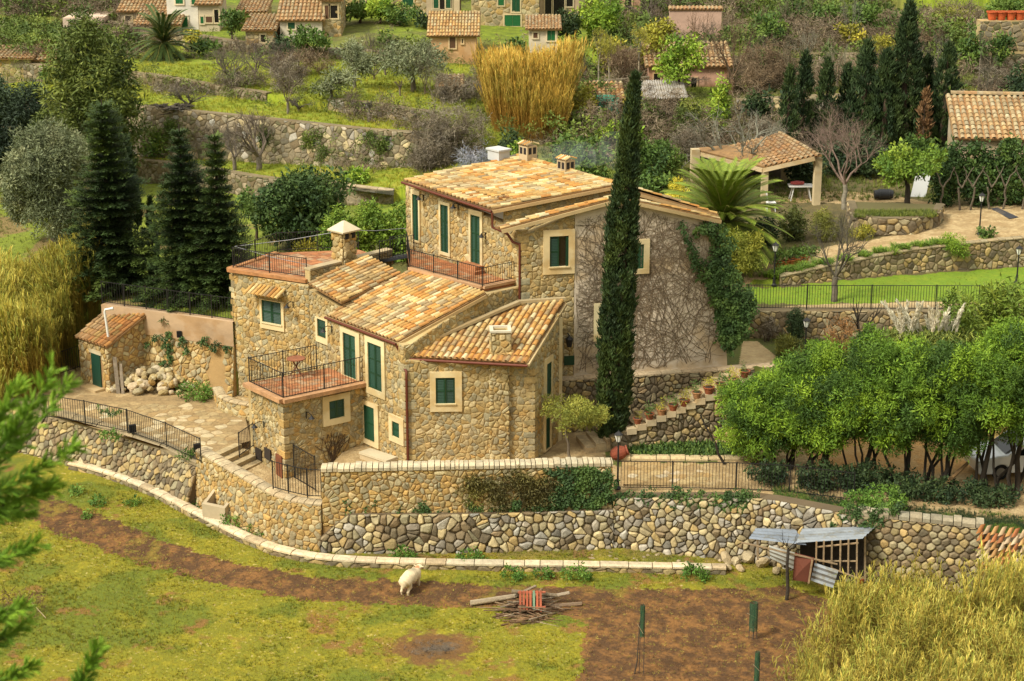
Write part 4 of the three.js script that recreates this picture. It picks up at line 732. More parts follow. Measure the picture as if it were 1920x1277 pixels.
{
  const px = [374, 400, 430, 460, 490, 520, 550, 580, 606], tops = [846, 862, 880, 897, 915, 931, 941, 946, 948];
  retaining('curved mortared stone wall sweeping down beside the yard steps', 4, px, { tops, batter: 0.08, size: 0.165, depth: 0.04, gap: 0.012, pal: PAL.warm, mortar: [0.42, 0.27, 0.11], singles: 260, kind: 'garden_wall', cope: { w: 0.5, h: 0.1, len: 0.34, color: () => tint([0.6, 0.46, 0.27], 0.14) } });
  const px2 = steps(606, 1147, 10), up = px2.map((p) => lerp(884, 873, (p - 606) / 541));
  retaining('high parapet wall with rounded pale coping in front of the house, ivy on its right half', 4, px2, { dD: -0.07, bot: 1.2, tops: up, size: 0.165, depth: 0.045, gap: 0.014, pal: PAL.warm, mortar: [0.42, 0.27, 0.11], singles: 260, kind: 'parapet_wall', cope: { w: 0.55, h: 0.2, len: 0.2, over: 0.08, color: () => tint([0.66, 0.55, 0.36], 0.12) } });
  retaining('rough dry stone base of big boulders under the parapet wall', 4, steps(600, 1149, 10), { dD: -0.2, bot: 0.1, rise: -0.3, batter: 0.1, size: 0.21, vary: 0.3, depth: 0.1, gap: 0.014, pal: (s, v) => R() < 0.5 ? PAL.white() : PAL.dry(), singles: 290, kind: 'dry_stone_wall' });
  retaining('pale dry stone wall below the drive fence', 4, steps(1149, 1600, 9), { bot: 0.0, tops: steps(1149, 1600, 9).map((p) => p < 1420 ? 932 : lerp(932, 966, (p - 1420) / 180)), batter: 0.1, size: 0.185, vary: 0.3, depth: 0.1, gap: 0.014, pal: (s, v) => R() < 0.7 ? PAL.white() : PAL.dry(), singles: 280, kind: 'dry_stone_wall' });
  retaining('regular grey block wall behind the tin shelter', 4, steps(1600, 1836, 5), { bot: -0.1, tops: steps(1600, 1836, 5).map((p) => lerp(966, 990, (p - 1600) / 236)), batter: 0.06, size: 0.25, jit: 0.4, vary: 0, aspect: 1.25, depth: 0.07, gap: 0.016, pal: PAL.dry, singles: 240, kind: 'block_wall', cope: { w: 0.42, h: 0.24, len: 0.34, color: () => tint([0.4, 0.34, 0.23], 0.2) } });
  retaining('rubble wall at the right edge behind the tile stack', 4, steps(1836, 2250, 5), { bot: -0.2, rise: 0.1, size: 0.33, depth: 0.08, pal: PAL.dry, singles: 40, kind: 'dry_stone_wall' });
  retaining('stone wall continuing outside the left of the yard', 4, steps(-330, 20, 5), { dD: -.05, batter: .42, size: 0.33, depth: 0.09, pal: PAL.dry, rise: -0.12, singles: 30, kind: 'dry_stone_wall' });
}
{ // long low kerb of the irrigation channel
  const px = [[128, 880], [175, 890], [235, 910], [300, 938], [345, 962], [390, 984], [450, 1015], [510, 1038], [570, 1052], [640, 1060], [740, 1064], [900, 1067], [1100, 1069], [1250, 1071], [1362, 1072]];
  const path = px.map(([x, y]) => onLevel(x, y, 0.32)); path.forEach((p) => (p.y = 0));
  const w = thing('channel_kerb', 'long low whitewashed stone kerb curving across the field below the walls', 'kerb'); const r = masonry({ path, bot: path.map(() => -0.1), top: path.map((p) => H(p.x, -p.z) + 0.2), parent: w, size: 0.24, aspect: 1.8, depth: 0.04, thick: 0.42, pal: PAL.dry, singles: 60, mortar: [0.3, 0.22, 0.12] });
  coping({ path, top: path.map((p) => H(p.x, -p.z) + 0.19), parent: w, wall: r.wall, w: 0.44, h: 0.1, len: 0.75, over: 0.05, color: () => tint(R() < 0.8 ? [0.78, 0.62, 0.4] : [0.58, 0.44, 0.26], 0.14) });
}
{ // trough box on the field by the wall
  const t = thing('stone_trough', 'pale cement trough box with an open sloping top against the curved wall', 'trough'); const c = onLevel(402, 990, 0.2), mb = new MB(tint([0.5, 0.4, 0.25])), tr = flat(V(0.9, 0, 0.45)), n = V(-tr.z, 0, tr.x);
  const pt = (i, j, y) => c.clone().addScaledVector(tr, i).addScaledVector(n, -j).setY(y), wall = (i0, j0, i1, j1, y0, y1, y2, y3) => { const a = [pt(i0, j0, y0), pt(i1, j0, y0), pt(i1, j1, y0), pt(i0, j1, y0)], b = [pt(i0, j0, y1), pt(i1, j0, y1), pt(i1, j1, y2), pt(i0, j1, y2)]; mb.fan([...a].reverse()); mb.fan(b); for (let k = 0; k < 4; k++) mb.quad(a[k], a[(k + 1) % 4], b[(k + 1) % 4], b[k]); };
  wall(-0.5, 0, 0.5, 0.12, 0, 1.05, 1.09); wall(-0.5, 0.78, 0.5, 0.9, 0, 1.4, 1.43); wall(-0.5, 0.12, -0.38, 0.78, 0, 1.09, 1.4); wall(0.38, 0.12, 0.5, 0.78, 0, 1.09, 1.4); mb.build('basin', M.plaster, t);
  const d = new MB([0.05, 0.035, 0.02]); d.fan([pt(-0.38, 0.12, 0.6), pt(0.38, 0.12, 0.6), pt(0.38, 0.78, 0.6), pt(-0.38, 0.78, 0.6)]); d.build('inner_floor', M.dark, t);
}
// ------------------------------------------------------------------ yard: back wall, plaster band, shed, steps
{
  const px = steps(200, 444, 6), q = run(5, px, -0.05), w = thing('yard_wall', 'tall rough rubble wall with a faded pink plaster band along the back of the yard', 'wall'), path = q.map((e) => e.p);
  const r = masonry({ path, bot: path.map(() => 1.9), top: path.map(() => 4.15), parent: w, size: 0.19, gap: 0.018, depth: 0.05, batter: 0.12, thick: 0.5, singles: 120, mortar: [0.42, 0.26, 0.1], pal: PAL.warm, skip: (s, v) => vn(s * 0.7 + 4, v * 0.8) > 0.7 });
  const pb = new MB([0.52, 0.35, 0.2]), F = frameOf(path); for (let i = 0; i + 1 < path.length; i++) { const a = F.P(F.S[i], 4.1, 0.06), b = F.P(F.S[i + 1], 4.1, 0.06), c = F.P(F.S[i + 1], 4.1, -0.3), d = F.P(F.S[i], 4.1, -0.3), u = (p) => at(p, 5.15); pb.quad(a, b, u(b), u(a)); pb.quad(u(a), u(b), u(c), u(d)); pb.quad(d, c, b, a); } { const a = F.P(0, 4.1, 0.06), d = F.P(0, 4.1, -0.3); pb.quad(d, a, at(a, 5.15), at(d, 5.15)); } pb.build('plaster_band', M.plaster, w);
  const rl = thing('iron_railing', 'dark iron railing on the plaster band in front of the conifers', 'railing'); railing(path.map((p) => at(p, 5.15).add(V(0, 0, -0.12))), 0.95, null, { group: rl, bar: 0.13, postEvery: 2 });
  const fl = thing('floodlight', 'small black floodlight on the ledge of the yard wall', 'floodlight', null, 'black floodlights'), c = F.P(F.len * 0.6, 4.2, 0.12), mb = new MB([0.012, 0.012, 0.013]); mb.box(c.x, c.y + 0.14, c.z, 0.2, 0.26, 0.12, 0.3).cyl(c, c.clone().add(V(0, 0.05, 0)), 0.04); mb.build('lamp_body', M.iron, fl);
}
{ // shed
  const s = thing('stone_shed', 'small stone shed with mossy tile roof and dark green door at the yard back', 'shed');
  const f0 = onLevel(153, 716, 2), f1 = onLevel(207, 736, 2), t = flat(f1.clone().sub(f0)), n = V(-t.z, 0, t.x), bk = V(1, 0, 0); const sd = toColumn(at(f1, 3), V(t.z, 0, -t.x), 280), hF = 4.0, hB = 5.0;
  const L = f1.clone().sub(sd); const b0 = f0.clone().sub(at(L, 0).setY(0)); b0.y = 2; sd.y = 2;
  const f = panel(f0, f1); const dr = f.rect(174, 661, 190, 724); f.wins.push({ s: dr, f: dr });
  const sk = (a, v) => a > dr.s0 - 0.05 && a < dr.s1 + 0.05 && v < dr.v1;
  const r = masonry({ path: [f0, f1, sd], bot: [1.8, 1.8, 1.8], top: [hF - 0.06, hF - 0.06, hB - 0.06], parent: s, size: 0.2, depth: 0.04, gap: 0.014, thick: 0.3, pal: PAL.warm, mortar: [0.4, 0.24, 0.1], singles: 90, skip: sk });
  masonry({ path: [sd, b0, f0], bot: [1.8, 1.8, 1.8], top: [hB - 0.06, hB - 0.06, hF - 0.06], parent: s, size: 0.4, thick: 0.3, pal: PAL.warm, inset: 0.05, singles: 0, name: 'rear_wall' });
  const dm = new MB([0.01, 0.05, 0.03]); boxOn(dm, f, dr.s0, dr.s1, 1.95, dr.v1, 0.0, 0.05); dm.build('door', M.paint, s); const lt = new MB(tint([0.55, 0.45, 0.28])); boxOn(lt, f, dr.s0 - 0.12, dr.s1 + 0.12, dr.v1, dr.v1 + 0.16, -0.05, 0.06); lt.build('lintel', M.trim, s); const st = new MB(tint([0.5, 0.36, 0.18])); boxOn(st, f, dr.s0 - 0.2, dr.s1 + 0.2, 1.95, 2.1, 0, 0.5); st.build('door_step', M.trim, s);
  const e = 0.12, N = f.n, eL = at(f0.clone().addScaledVector(t, -e).addScaledVector(N, e), hF), eR = at(f1.clone().addScaledVector(t, e).addScaledVector(N, e), hF), tR = at(sd.clone().addScaledVector(t, e), hB), tL = at(b0.clone().addScaledVector(t, -e), hB);
  tileRoof({ poly: [eL, eR, tR, tL], parent: s, along: 'right', budget: { n: 60 }, palette: [[0.42, 0.17, 0.04], [0.5, 0.22, 0.05], [0.34, 0.15, 0.04], [0.4, 0.24, 0.07]] });
  var shed = { eL, eR, tL, tR, f1, sd };
}
{ // heap of stones
  const g = thing('stone_pile', 'heap of loose pale building stones beside the shed', 'stones'), c = onLevel(282, 735, 2);
  for (let i = 0; i < 170; i++) { const a = R() * 6.28, q = Math.sqrt(R()), x = Math.cos(a) * q * 1.75, z = Math.sin(a) * q * 0.85, h = Math.max(0, (1 - q * q)) * 0.85, r = rr(0.09, 0.22); const p = V(c.x + x, 2 + h * rr(0.7, 1) + r * 0.3, c.z + z - 0.4); rock(p, r, tint(pick([C.pale, C.tan, C.ochre, C.grey, [0.66, 0.52, 0.33]]), 0.2), g, 'stone'); }
  const pl = thing('timber_planks', 'old grey planks leaning beside the shed door', 'planks'), m = new MB([0.3, 0.24, 0.17]), p0 = onLevel(222, 738, 2); m.bar(p0, p0.clone().add(V(-0.12, 1.5, -0.25)), 0.16, 0.05); m.build('plank', M.wood, pl); const m2 = new MB([0.34, 0.27, 0.19]); m2.bar(p0.clone().add(V(0.2, 0, 0.05)), p0.clone().add(V(0.1, 1.2, -0.3)), 0.12, 0.05); m2.build('plank', M.wood, pl);
  const bx = thing('crate', 'light grey box standing behind the stone heap', 'box'), m3 = new MB([0.45, 0.4, 0.33]), p3 = onLevel(230, 705, 2.4); m3.box(p3.x, 2.45, p3.z, 0.5, 0.42, 0.4, 0.3); m3.build('box_body', M.wood, bx); const m4 = new MB([0.5, 0.46, 0.4]); m4.box(p3.x, 2.69, p3.z, 0.56, 0.06, 0.46, 0.3); m4.build('lid', M.wood, bx);
}
function rock(p, r, col, parent, name, label) {
  const g = new THREE.IcosahedronGeometry(1, 1), pos = g.attributes.position, s = R() * 100, sc = [rr(0.8, 1.3), rr(0.65, 0.95), rr(0.75, 1.15)], rot = new THREE.Euler(rn(), R() * 6, rn()); const v = V(0, 0, 0), cl = [];
  for (let i = 0; i < pos.count; i++) { v.fromBufferAttribute(pos, i); const k = 0.78 + 0.44 * vn(v.x * 1.7 + s, v.y * 1.7 + v.z * 2.3 + s); v.multiplyScalar(k * r); v.set(v.x * sc[0], v.y * sc[1], v.z * sc[2]).applyEuler(rot).add(p); pos.setXYZ(i, v.x, v.y, v.z); cl.push(...col); }
  g.setAttribute('color', new THREE.Float32BufferAttribute(cl, 3)); g.computeVertexNormals(); const m = part(name, g, M.stone, parent, label); return m;
}
{ // paved surfaces
  const pol = (pts, h) => pts.map(([x, y]) => onLevel(x, y, h));
  const yard = struct(part('yard_paving', new THREE.BufferGeometry().setFromPoints([V(0, -50, 0), V(0.01, -50, 0), V(0, -50, 0.01)]), M.stone)); yard.geometry.computeVertexNormals();
  yard.geometry = (() => { const mb = new MB([0.4, 0.27, 0.12]); mb.fan(pol([[95, 778], [240, 806], [376, 862], [415, 842], [470, 826], [452, 748], [330, 742], [205, 742], [150, 740]], 2.012)); return mb.geo(); })();
  flags({ poly: pol([[110, 776], [240, 803], [372, 858], [415, 840], [468, 824], [450, 760], [390, 752], [300, 756], [180, 752]], 2), parent: yard, size: 0.4, y: () => 2.012, singles: 260, color: () => tint(R() < 0.3 ? [0.66, 0.52, 0.3] : R() < 0.5 ? [0.44, 0.3, 0.13] : [0.5, 0.36, 0.17], 0.1) });
  const drive = part('drive_paving', (() => { const mb = new MB([0.44, 0.29, 0.12]); mb.fan(pol([[1166, 908], [1490, 917], [1640, 905], [1640, 880], [1440, 868], [1166, 864]], 2.05)); return mb.geo(); })(), M.stone); struct(drive);
  flags({ poly: pol([[1166, 908], [1490, 917], [1640, 905], [1640, 880], [1440, 868], [1166, 864]], 2), parent: drive, size: 0.36, y: () => 2.05, singles: 260, color: () => tint(R() < 0.25 ? [0.66, 0.52, 0.32] : R() < 0.5 ? [0.48, 0.31, 0.12] : [0.54, 0.38, 0.17], 0.1) });
  const kb = thing('drive_kerb', 'low pale stone kerb on the far side of the paved drive', 'kerb'), kp = [1150, 1250, 1350, 1450].map((x) => onLevel(x, x < 1200 ? 862 : 864, 2.05)); coping({ path: kp, top: kp.map(() => 2.0), parent: kb, w: 0.3, h: 0.24, len: 0.7, name: 'kerb_stone', color: () => tint([0.62, 0.48, 0.26], 0.1) });
}
{ // steps from the yard down to the court, with their railing
  const g = thing('stone_steps', 'shallow stone steps from the yard down to the tower door', 'steps'), a = onLevel(418, 842, 2), b = onLevel(492, 892, 1.3), t = flat(b.clone().sub(a)), n = V(-t.z, 0, t.x), L = a.distanceTo(b);
  for (let i = 0; i < 6; i++) { const y = lerp(2.0, 1.2, i / 5) + 0.03, c = a.clone().addScaledVector(t, (i + 0.5) * L / 6), mb = new MB(tint([0.56, 0.42, 0.22], 0.1)); mb.obox(V(c.x, y - 0.25, c.z), t.clone().multiplyScalar(L / 12 - 0.006), V(0, 0.25, 0), n.clone().multiplyScalar(0.72)); mb.build('step', M.stone, g); }
  const rl = thing('iron_railing', 'short iron railing at the head of the yard steps beside the tower', 'railing'); railing([onLevel(449, 857, 1.95), onLevel(476, 838, 1.95)], 0.95, null, { group: rl, bar: 0.12 });
  const yf = thing('iron_fence', 'long black iron fence along the front edge of the yard', 'fence'); railing([[84, 783], [160, 795], [240, 812], [313, 838], [377, 868]].map(([x, y]) => onLevel(x, y, 2.12)), 0.95, null, { group: yf, bar: 0.115, postEvery: 9 });
  const yl = thing('iron_fence', 'dark iron fence between the canes and the shed', 'fence'); railing([[-30, 748], [60, 722], [150, 690]].map(([x, y]) => onLevel(x, y, 2.1)), 1.0, null, { group: yl, bar: 0.13, postEvery: 2.2 });
  const gf = thing('iron_fence', 'black iron fence on the curved wall in front of the tower door', 'fence'); railing([[516, 917], [545, 925], [580, 933], [606, 934]].map(([x, y], i) => { const q = onLine(4, x, 0.12); return at(q.p, hgt(y, q.p)); }), 1.05, null, { group: gf, bar: 0.11, postEvery: 9 });
  const gg = thing('iron_gate', 'black iron gate standing open beside the tower door', 'gate'); railing([onLevel(552, 898, 1.35), onLevel(592, 922, 1.35)], 1.35, null, { group: gg, bar: 0.11, postEvery: 9 });
  const df = thing('iron_fence', 'black iron fence along the paved drive left of the bay trees', 'fence'); railing([[1158, 917], [1260, 918], [1380, 920], [1480, 925], [1600, 940]].map(([x, y]) => onLevel(x, y, 2.05)), 1.05, null, { group: df, bar: 0.115, postEvery: 2.6 });
  const lf = thing('iron_fence', 'black iron fence between the lawn and the lower garden', 'fence'); railing([[1400, 588], [1510, 584], [1630, 580], [1750, 575], [1830, 573]].map(([x, y]) => { const q = onLine(6, x, 0.15); return at(q.p, 5.2); }), 1.05, null, { group: lf, bar: 0.115, postEvery: 2.6 });
  for (const [x, y, lab] of [[250, 812, 'black floodlight on the kerb in front of the middle of the yard fence'], [371, 848, 'black floodlight at the right end of the yard fence']]) { const f = thing('floodlight', lab, 'floodlight', null, 'black floodlights'), c = onLevel(x, y, 2.12), mb = new MB([0.012, 0.012, 0.014]); c.z += 0.1; mb.box(c.x, c.y + 0.22, c.z, 0.26, 0.3, 0.14, 0.5); mb.build('lamp_body', M.iron, f); const m2 = new MB([0.012, 0.012, 0.014]); m2.cyl(c, c.clone().add(V(0, 0.1, 0)), 0.03); m2.build('stand', M.iron, f); }
  // low bench wall and curved planter at the end of the yard
  const bw = thing('planter_wall', 'curved low stone planter wall at the end of the yard beside the tower', 'wall'), pp = [[402, 752], [410, 768], [430, 778], [455, 784], [474, 786]].map(([x, y]) => onLevel(x, y, 2)); masonry({ path: pp, bot: pp.map(() => 1.9), top: pp.map(() => 2.55), parent: bw, size: 0.2, depth: 0.03, thick: 0.35, pal: PAL.house, singles: 50 }); coping({ path: pp, top: pp.map(() => 2.55), parent: bw, w: 0.4, h: 0.08, len: 0.5, color: () => tint([0.55, 0.43, 0.25], 0.1) });
  const bb = thing('stone_bench', 'pale masonry bench against the house under the ground floor door', 'bench'), c0 = onLevel(684, 868, 1.75), c1 = onLevel(735, 885, 1.75), m = new MB(tint([0.52, 0.4, 0.23])); m.bar(c0.clone().setY(1.95), c1.clone().setY(1.95), 0.5, 0.5); m.build('bench_body', M.plaster, bb); const m2 = new MB(tint([0.6, 0.5, 0.32])); m2.bar(c0.clone().setY(2.23), c1.clone().setY(2.23), 0.58, 0.08); m2.build('bench_top', M.trim, bb);
}
// ------------------------------------------------------------------ stair with flower pots, plinth under the gable
{
  const w = thing('plinth_wall', 'rough stone plinth wall with a pale ledge under the plastered gable', 'wall'), n = V(-0.2, 0, 0.98).normalize().multiplyScalar(0.32); const path = [-0.2, 2, 4, 6, 8.7].map((d) => HP.clone().addScaledVector(E, d - 0.6).add(V(0.04, 0, 0.34)));
  const r = masonry({ path, bot: path.map(() => 1.9), top: path.map(() => 4.12), parent: w, size: 0.2, depth: 0.07, gap: 0.016, pal: PAL.dry, mortar: [0.16, 0.12, 0.065], singles: 160, batter: 0.03 }); coping({ path, top: path.map(() => 4.1), parent: w, wall: r.wall, w: 0.55, h: 0.08, len: 1.1, over: 0.03, color: () => tint([0.6, 0.45, 0.27], 0.08), name: 'ledge_stone' });
  const st = thing('garden_stair', 'long garden stair climbing right behind the tall cypress, with its rubble side wall', 'stairs'), a = onLevel(1095, 852, 2), N = 17, top = (x) => { const t = clamp((x - 1095) / (1412 - 1095)); return t; };
  const p0 = onLevel(1100, 848, 2.05), pE = atDist(1412, 716, 66.4); const t = flat(V(pE.x - p0.x, 0, pE.z - p0.z)), nn = V(-t.z, 0, t.x), L = Math.hypot(pE.x - p0.x, pE.z - p0.z), hE = 4.35;
  const wp = steps(0.14, 1, 12).map((k) => p0.clone().addScaledVector(t, k * L)); masonry({ path: wp, bot: wp.map(() => 1.9), top: steps(0.14, 1, 12).map((k) => lerp(2.15, hE, k) + 0.1), parent: st, size: 0.21, depth: 0.08, gap: 0.016, pal: PAL.dry, mortar: [0.2, 0.15, 0.07], singles: 140, thick: 0.3 });
  const y = (i) => lerp(2.15, hE, i / (N - 1)), shapes = [];
  for (let i = 0; i < N; i++) { const c = p0.clone().addScaledVector(t, ((i + 0.5) / N) * L), mb = new MB(tint([0.5, 0.37, 0.2], 0.12)); mb.obox(at(c.clone().addScaledVector(nn, -0.75), y(i) - 0.2), t.clone().multiplyScalar(L / N / 2 - 0.004), V(0, 0.25, 0), nn.clone().multiplyScalar(0.72)); mb.build('step', M.stone, st); const b = new MB(tint([0.64, 0.5, 0.3], 0.1)); if (i > 3) { b.obox(at(c.clone().addScaledVector(nn, -0.02), y(i) + 0.06), t.clone().multiplyScalar(L / N / 2 - 0.01), V(0, 0.12, 0), nn.clone().multiplyScalar(0.14)); b.build('edge_block', M.trim, st); } }
  var stairAt = (px) => { const q = toColumn(p0.clone().setY(3.2), t, px), k = clamp(q.clone().sub(p0).setY(0).dot(t) / L); return at(q.addScaledVector(nn, -0.02), y(Math.floor(k * N)) + 0.18); };
}
// potted plants: pot > rim, soil, leaves come from the planting section
function pot(p, r, h, label, group, col = C.terra, name = 'flower_pot', cat = 'flower pot') {
  const g = thing(name, label, cat, p, group), mb = new MB(tint(col, 0.14, 0.08)); mb.lathe(V(0, 0, 0), [[r * 0.66, 0], [r * 0.74, h * 0.3], [r * 0.95, h * 0.86]], 14); mb.build('pot_body', M.clay, g); const rm = new MB(tint(col, 0.12)); rm.lathe(V(0, 0, 0), [[r * 0.96, h * 0.84], [r * 1.08, h * 0.86], [r * 1.08, h], [r * 0.92, h], [r * 0.9, h * 0.85]], 14); rm.build('rim', M.clay, g); const s = new MB([0.05, 0.032, 0.018]); s.lathe(V(0, 0, 0), [[r * 0.9, h * 0.88], [0.0001, h * 0.9]], 12); s.build('soil', M.dark, g); return g;
}
// ------------------------------------------------------------------ terrace walls up the slope
{
  const far = (label, k, pxs, o) => retaining(label, k, pxs, { size: 0.22, depth: 0.05, gap: 0.014, pal: PAL.far, mortar: [0.22, 0.165, 0.085], kind: 'terrace_wall', ...o });
  far('dry stone terrace wall below the garden fence, right of the house', 6, steps(1392, 1990, 8), { size: 0.23, singles: 120, rise: 0.03, pal: PAL.dry });
  far('curving rubble wall between the lawn and the upper drive', 7, steps(1462, 2000, 8), { size: 0.22, singles: 160, rise: 0.05, pal: PAL.dry, cope: { w: 0.4, h: 0.08, len: 0.4, single: false, color: () => tint([0.4, 0.31, 0.17], 0.15) } });
  far('low terrace wall behind the conifers with a grassy top', 8, steps(-80, 618, 10), { singles: 100, size: 0.25 });
  const pw = far('stone water tank wall with a flat rim left of the upper house', 8, [618, 650, 690, 738], { tops: [343, 349, 354, 360], singles: 60, size: 0.3, bot: 4.8, mortar: [0.4, 0.32, 0.19], cope: { w: 0.5, h: 0.1, len: 1.1, color: () => tint([0.5, 0.4, 0.25], 0.1) } });
  const wt = part('tank_water', (() => { const mb = new MB([0.05, 0.05, 0.035]); mb.fan([onLevel(622, 351, 5.93), onLevel(738, 366, 5.93), onLevel(742, 335, 5.93), onLevel(690, 330, 5.93)]); return mb.geo(); })(), std({ roughness: 0.06 })); struct(wt);
  far('tall overgrown terrace wall across the slope behind the pines', 9, [-80, 0, 100, 200, 280, 360, 440, 520, 610, 700, 800, 830], { singles: 200, size: 0.26, batter: 0.25, dD: -0.1, pal: () => R() < 0.25 ? PAL.white() : PAL.far() });
  far('small terrace wall below the bright green meadow', 10, steps(615, 815, 5), { singles: 60, size: 0.3, pal: PAL.white });
  far('upper terrace wall at the left with bare shrubs in front', 10, steps(-80, 500, 8), { singles: 60, size: 0.25 });
  far('pale terrace wall behind the row of dark cypresses', 10, steps(1380, 2000, 8), { singles: 60, size: 0.34, pal: PAL.white });
  far('highest terrace wall at the right under the red pots', 11, steps(1500, 2000, 6), { singles: 40, size: 0.34 });
  far('terrace wall below the village gardens', 11, steps(150, 900, 8), { singles: 60, size: 0.25 });
  far('field terrace wall below the top left meadow', 12, steps(-100, 300, 5), { size: 0.36 });
  // planter by the upper drive
  const pts = [[1588, 398], [1596, 424], [1650, 433], [1715, 432], [1760, 420], [1768, 404]].map(([x, y]) => onLevel(x, y, 6.62)), w = thing('planter_wall', 'curved stone planter bed round the orange tree by the upper drive', 'wall'); masonry({ path: pts, bot: pts.map(() => 6.4), top: pts.map(() => 7.2), parent: w, size: 0.28, depth: 0.06, gap: 0.02, pal: PAL.dry, mortar: [0.16, 0.12, 0.06], singles: 100, thick: 0.35 }); const so = new MB([0.1, 0.085, 0.025]); so.fan(pts.map((p) => at(p, 7.14))); so.build('soil_bed', M.dark, w);
}
M.clayLeaf = std({ roughness: 0.7 });
// ------------------------------------------------------------------ plants: leaf-sized faces in small sprays, spread through each crown
seed(101);
const Q0 = new THREE.Quaternion(), MX = new THREE.Matrix4();
function spray(n, fn, keep) { const mb = new MB(); for (let i = 0; i < n; i++) fn(mb, i); const g = mb.geo(); if (!keep) g.deleteAttribute('color'); return g; }
const rdir = () => { const y = rr(-1, 1), a = R() * 6.2832, r = Math.sqrt(1 - y * y); return V(Math.cos(a) * r, y, Math.sin(a) * r); };
function leafAt(mb, p, d, up, len, wid, fold = 0.25) { // a pointed leaf from p along d, creased along the middle
  const s = d.clone().cross(up).normalize(), n = s.clone().cross(d).normalize(), m = p.clone().addScaledVector(d, len * 0.45).addScaledVector(n, -wid * fold), t = p.clone().addScaledVector(d, len), a = p.clone().addScaledVector(d, len * 0.45);
  mb.tri(p, a.clone().addScaledVector(s, wid / 2), t); mb.tri(p, t, a.addScaledVector(s, -wid / 2));
}
const SPRAY = {
  broad: [0, 1].map(() => spray(14, (mb) => { const p = rdir().multiplyScalar(rr(0.1, 0.7)), d = p.clone().normalize().add(rdir().multiplyScalar(0.9)).normalize(); leafAt(mb, p, d, V(rn(), 1, rn()).normalize(), rr(0.45, 0.7), rr(0.22, 0.34)); })),
  fine: [0, 1].map(() => spray(26, (mb) => { const p = rdir().multiplyScalar(rr(0.05, 0.7)), d = p.clone().normalize().add(rdir().multiplyScalar(0.7)).add(V(0, 0.25, 0)).normalize(); leafAt(mb, p, d, rdir(), rr(0.4, 0.65), rr(0.12, 0.18)); })),
  needle: [0, 1].map(() => spray(22, (mb) => { const p = V(rn() * 0.3, rr(-0.5, 0.2), rn() * 0.3), d = V(rn() * 0.7, 1, rn() * 0.7).normalize(); leafAt(mb, p, d, rdir(), rr(0.5, 0.9), rr(0.13, 0.22)); })),
  fir: [0, 1].map(() => spray(34, (mb, i) => { const p = V((i / 34) * 0.9 - 0.45, rn() * 0.12, rn() * 0.16), d = V(0.7, rr(-0.35, 0.7), rn() * 1.4).normalize(); leafAt(mb, p, d, V(0, 1, 0), rr(0.26, 0.45), rr(0.07, 0.12)); })),
  twig: [0, 1].map(() => spray(12, (mb) => { const p = rdir().multiplyScalar(rr(0, 0.6)), d = V(rn() * 0.8, rr(-0.1, 1), rn() * 0.8).normalize(), e = p.clone().addScaledVector(d, rr(0.5, 0.9)), m = L3(p, e, 0.5).add(rdir().multiplyScalar(0.08)); const s = rdir().multiplyScalar(0.027); mb.tri(p.clone().sub(s), p.clone().add(s), m); mb.tri(m.clone().sub(s), m.clone().add(s), e); mb.tri(m, m.clone().add(s), e); })),
  strap: [0, 1].map(() => spray(16, (mb) => { const a = R() * 6.28, o = V(Math.cos(a), 0, Math.sin(a)), w = rr(0.03, 0.05), s = V(-o.z, 0, o.x).multiplyScalar(w), h = rr(0.5, 1), r = rr(0.3, 0.8), q = (t) => o.clone().multiplyScalar(r * t).add(V(0, h * (1.9 * t - 1.25 * t * t), 0)); for (let k = 0; k < 3; k++) { const A = q(k / 3), B = q((k + 1) / 3), wa = 1 - k / 3.2, wb = 1 - (k + 1) / 3.2; mb.quad(A.clone().addScaledVector(s, wa), A.clone().addScaledVector(s, -wa), B.clone().addScaledVector(s, -wb), B.clone().addScaledVector(s, wb)); } })),
  tuft: [0, 1, 2].map(() => spray(8, (mb) => { const a = R() * 6.28, o = V(Math.cos(a), 0, Math.sin(a)), s = V(-o.z, 0, o.x).multiplyScalar(rr(0.04, 0.08)), b = o.clone().multiplyScalar(rr(0, 0.25)), t = b.clone().addScaledVector(o, rr(0.1, 0.5)).add(V(0, rr(0.5, 1), 0)); mb.tri(b.clone().add(s), b.clone().sub(s), t); })),
  flat: [0, 1].map(() => spray(9, (mb) => { const p = V(rn() * 0.5, rn() * 0.5, rr(0, 0.3)), d = V(rn(), rr(-1, 0.3), rr(0, 0.6)).normalize(); leafAt(mb, p, d, V(rn() * 0.4, 0.3, 1).normalize(), rr(0.4, 0.6), rr(0.3, 0.45)); })),
};
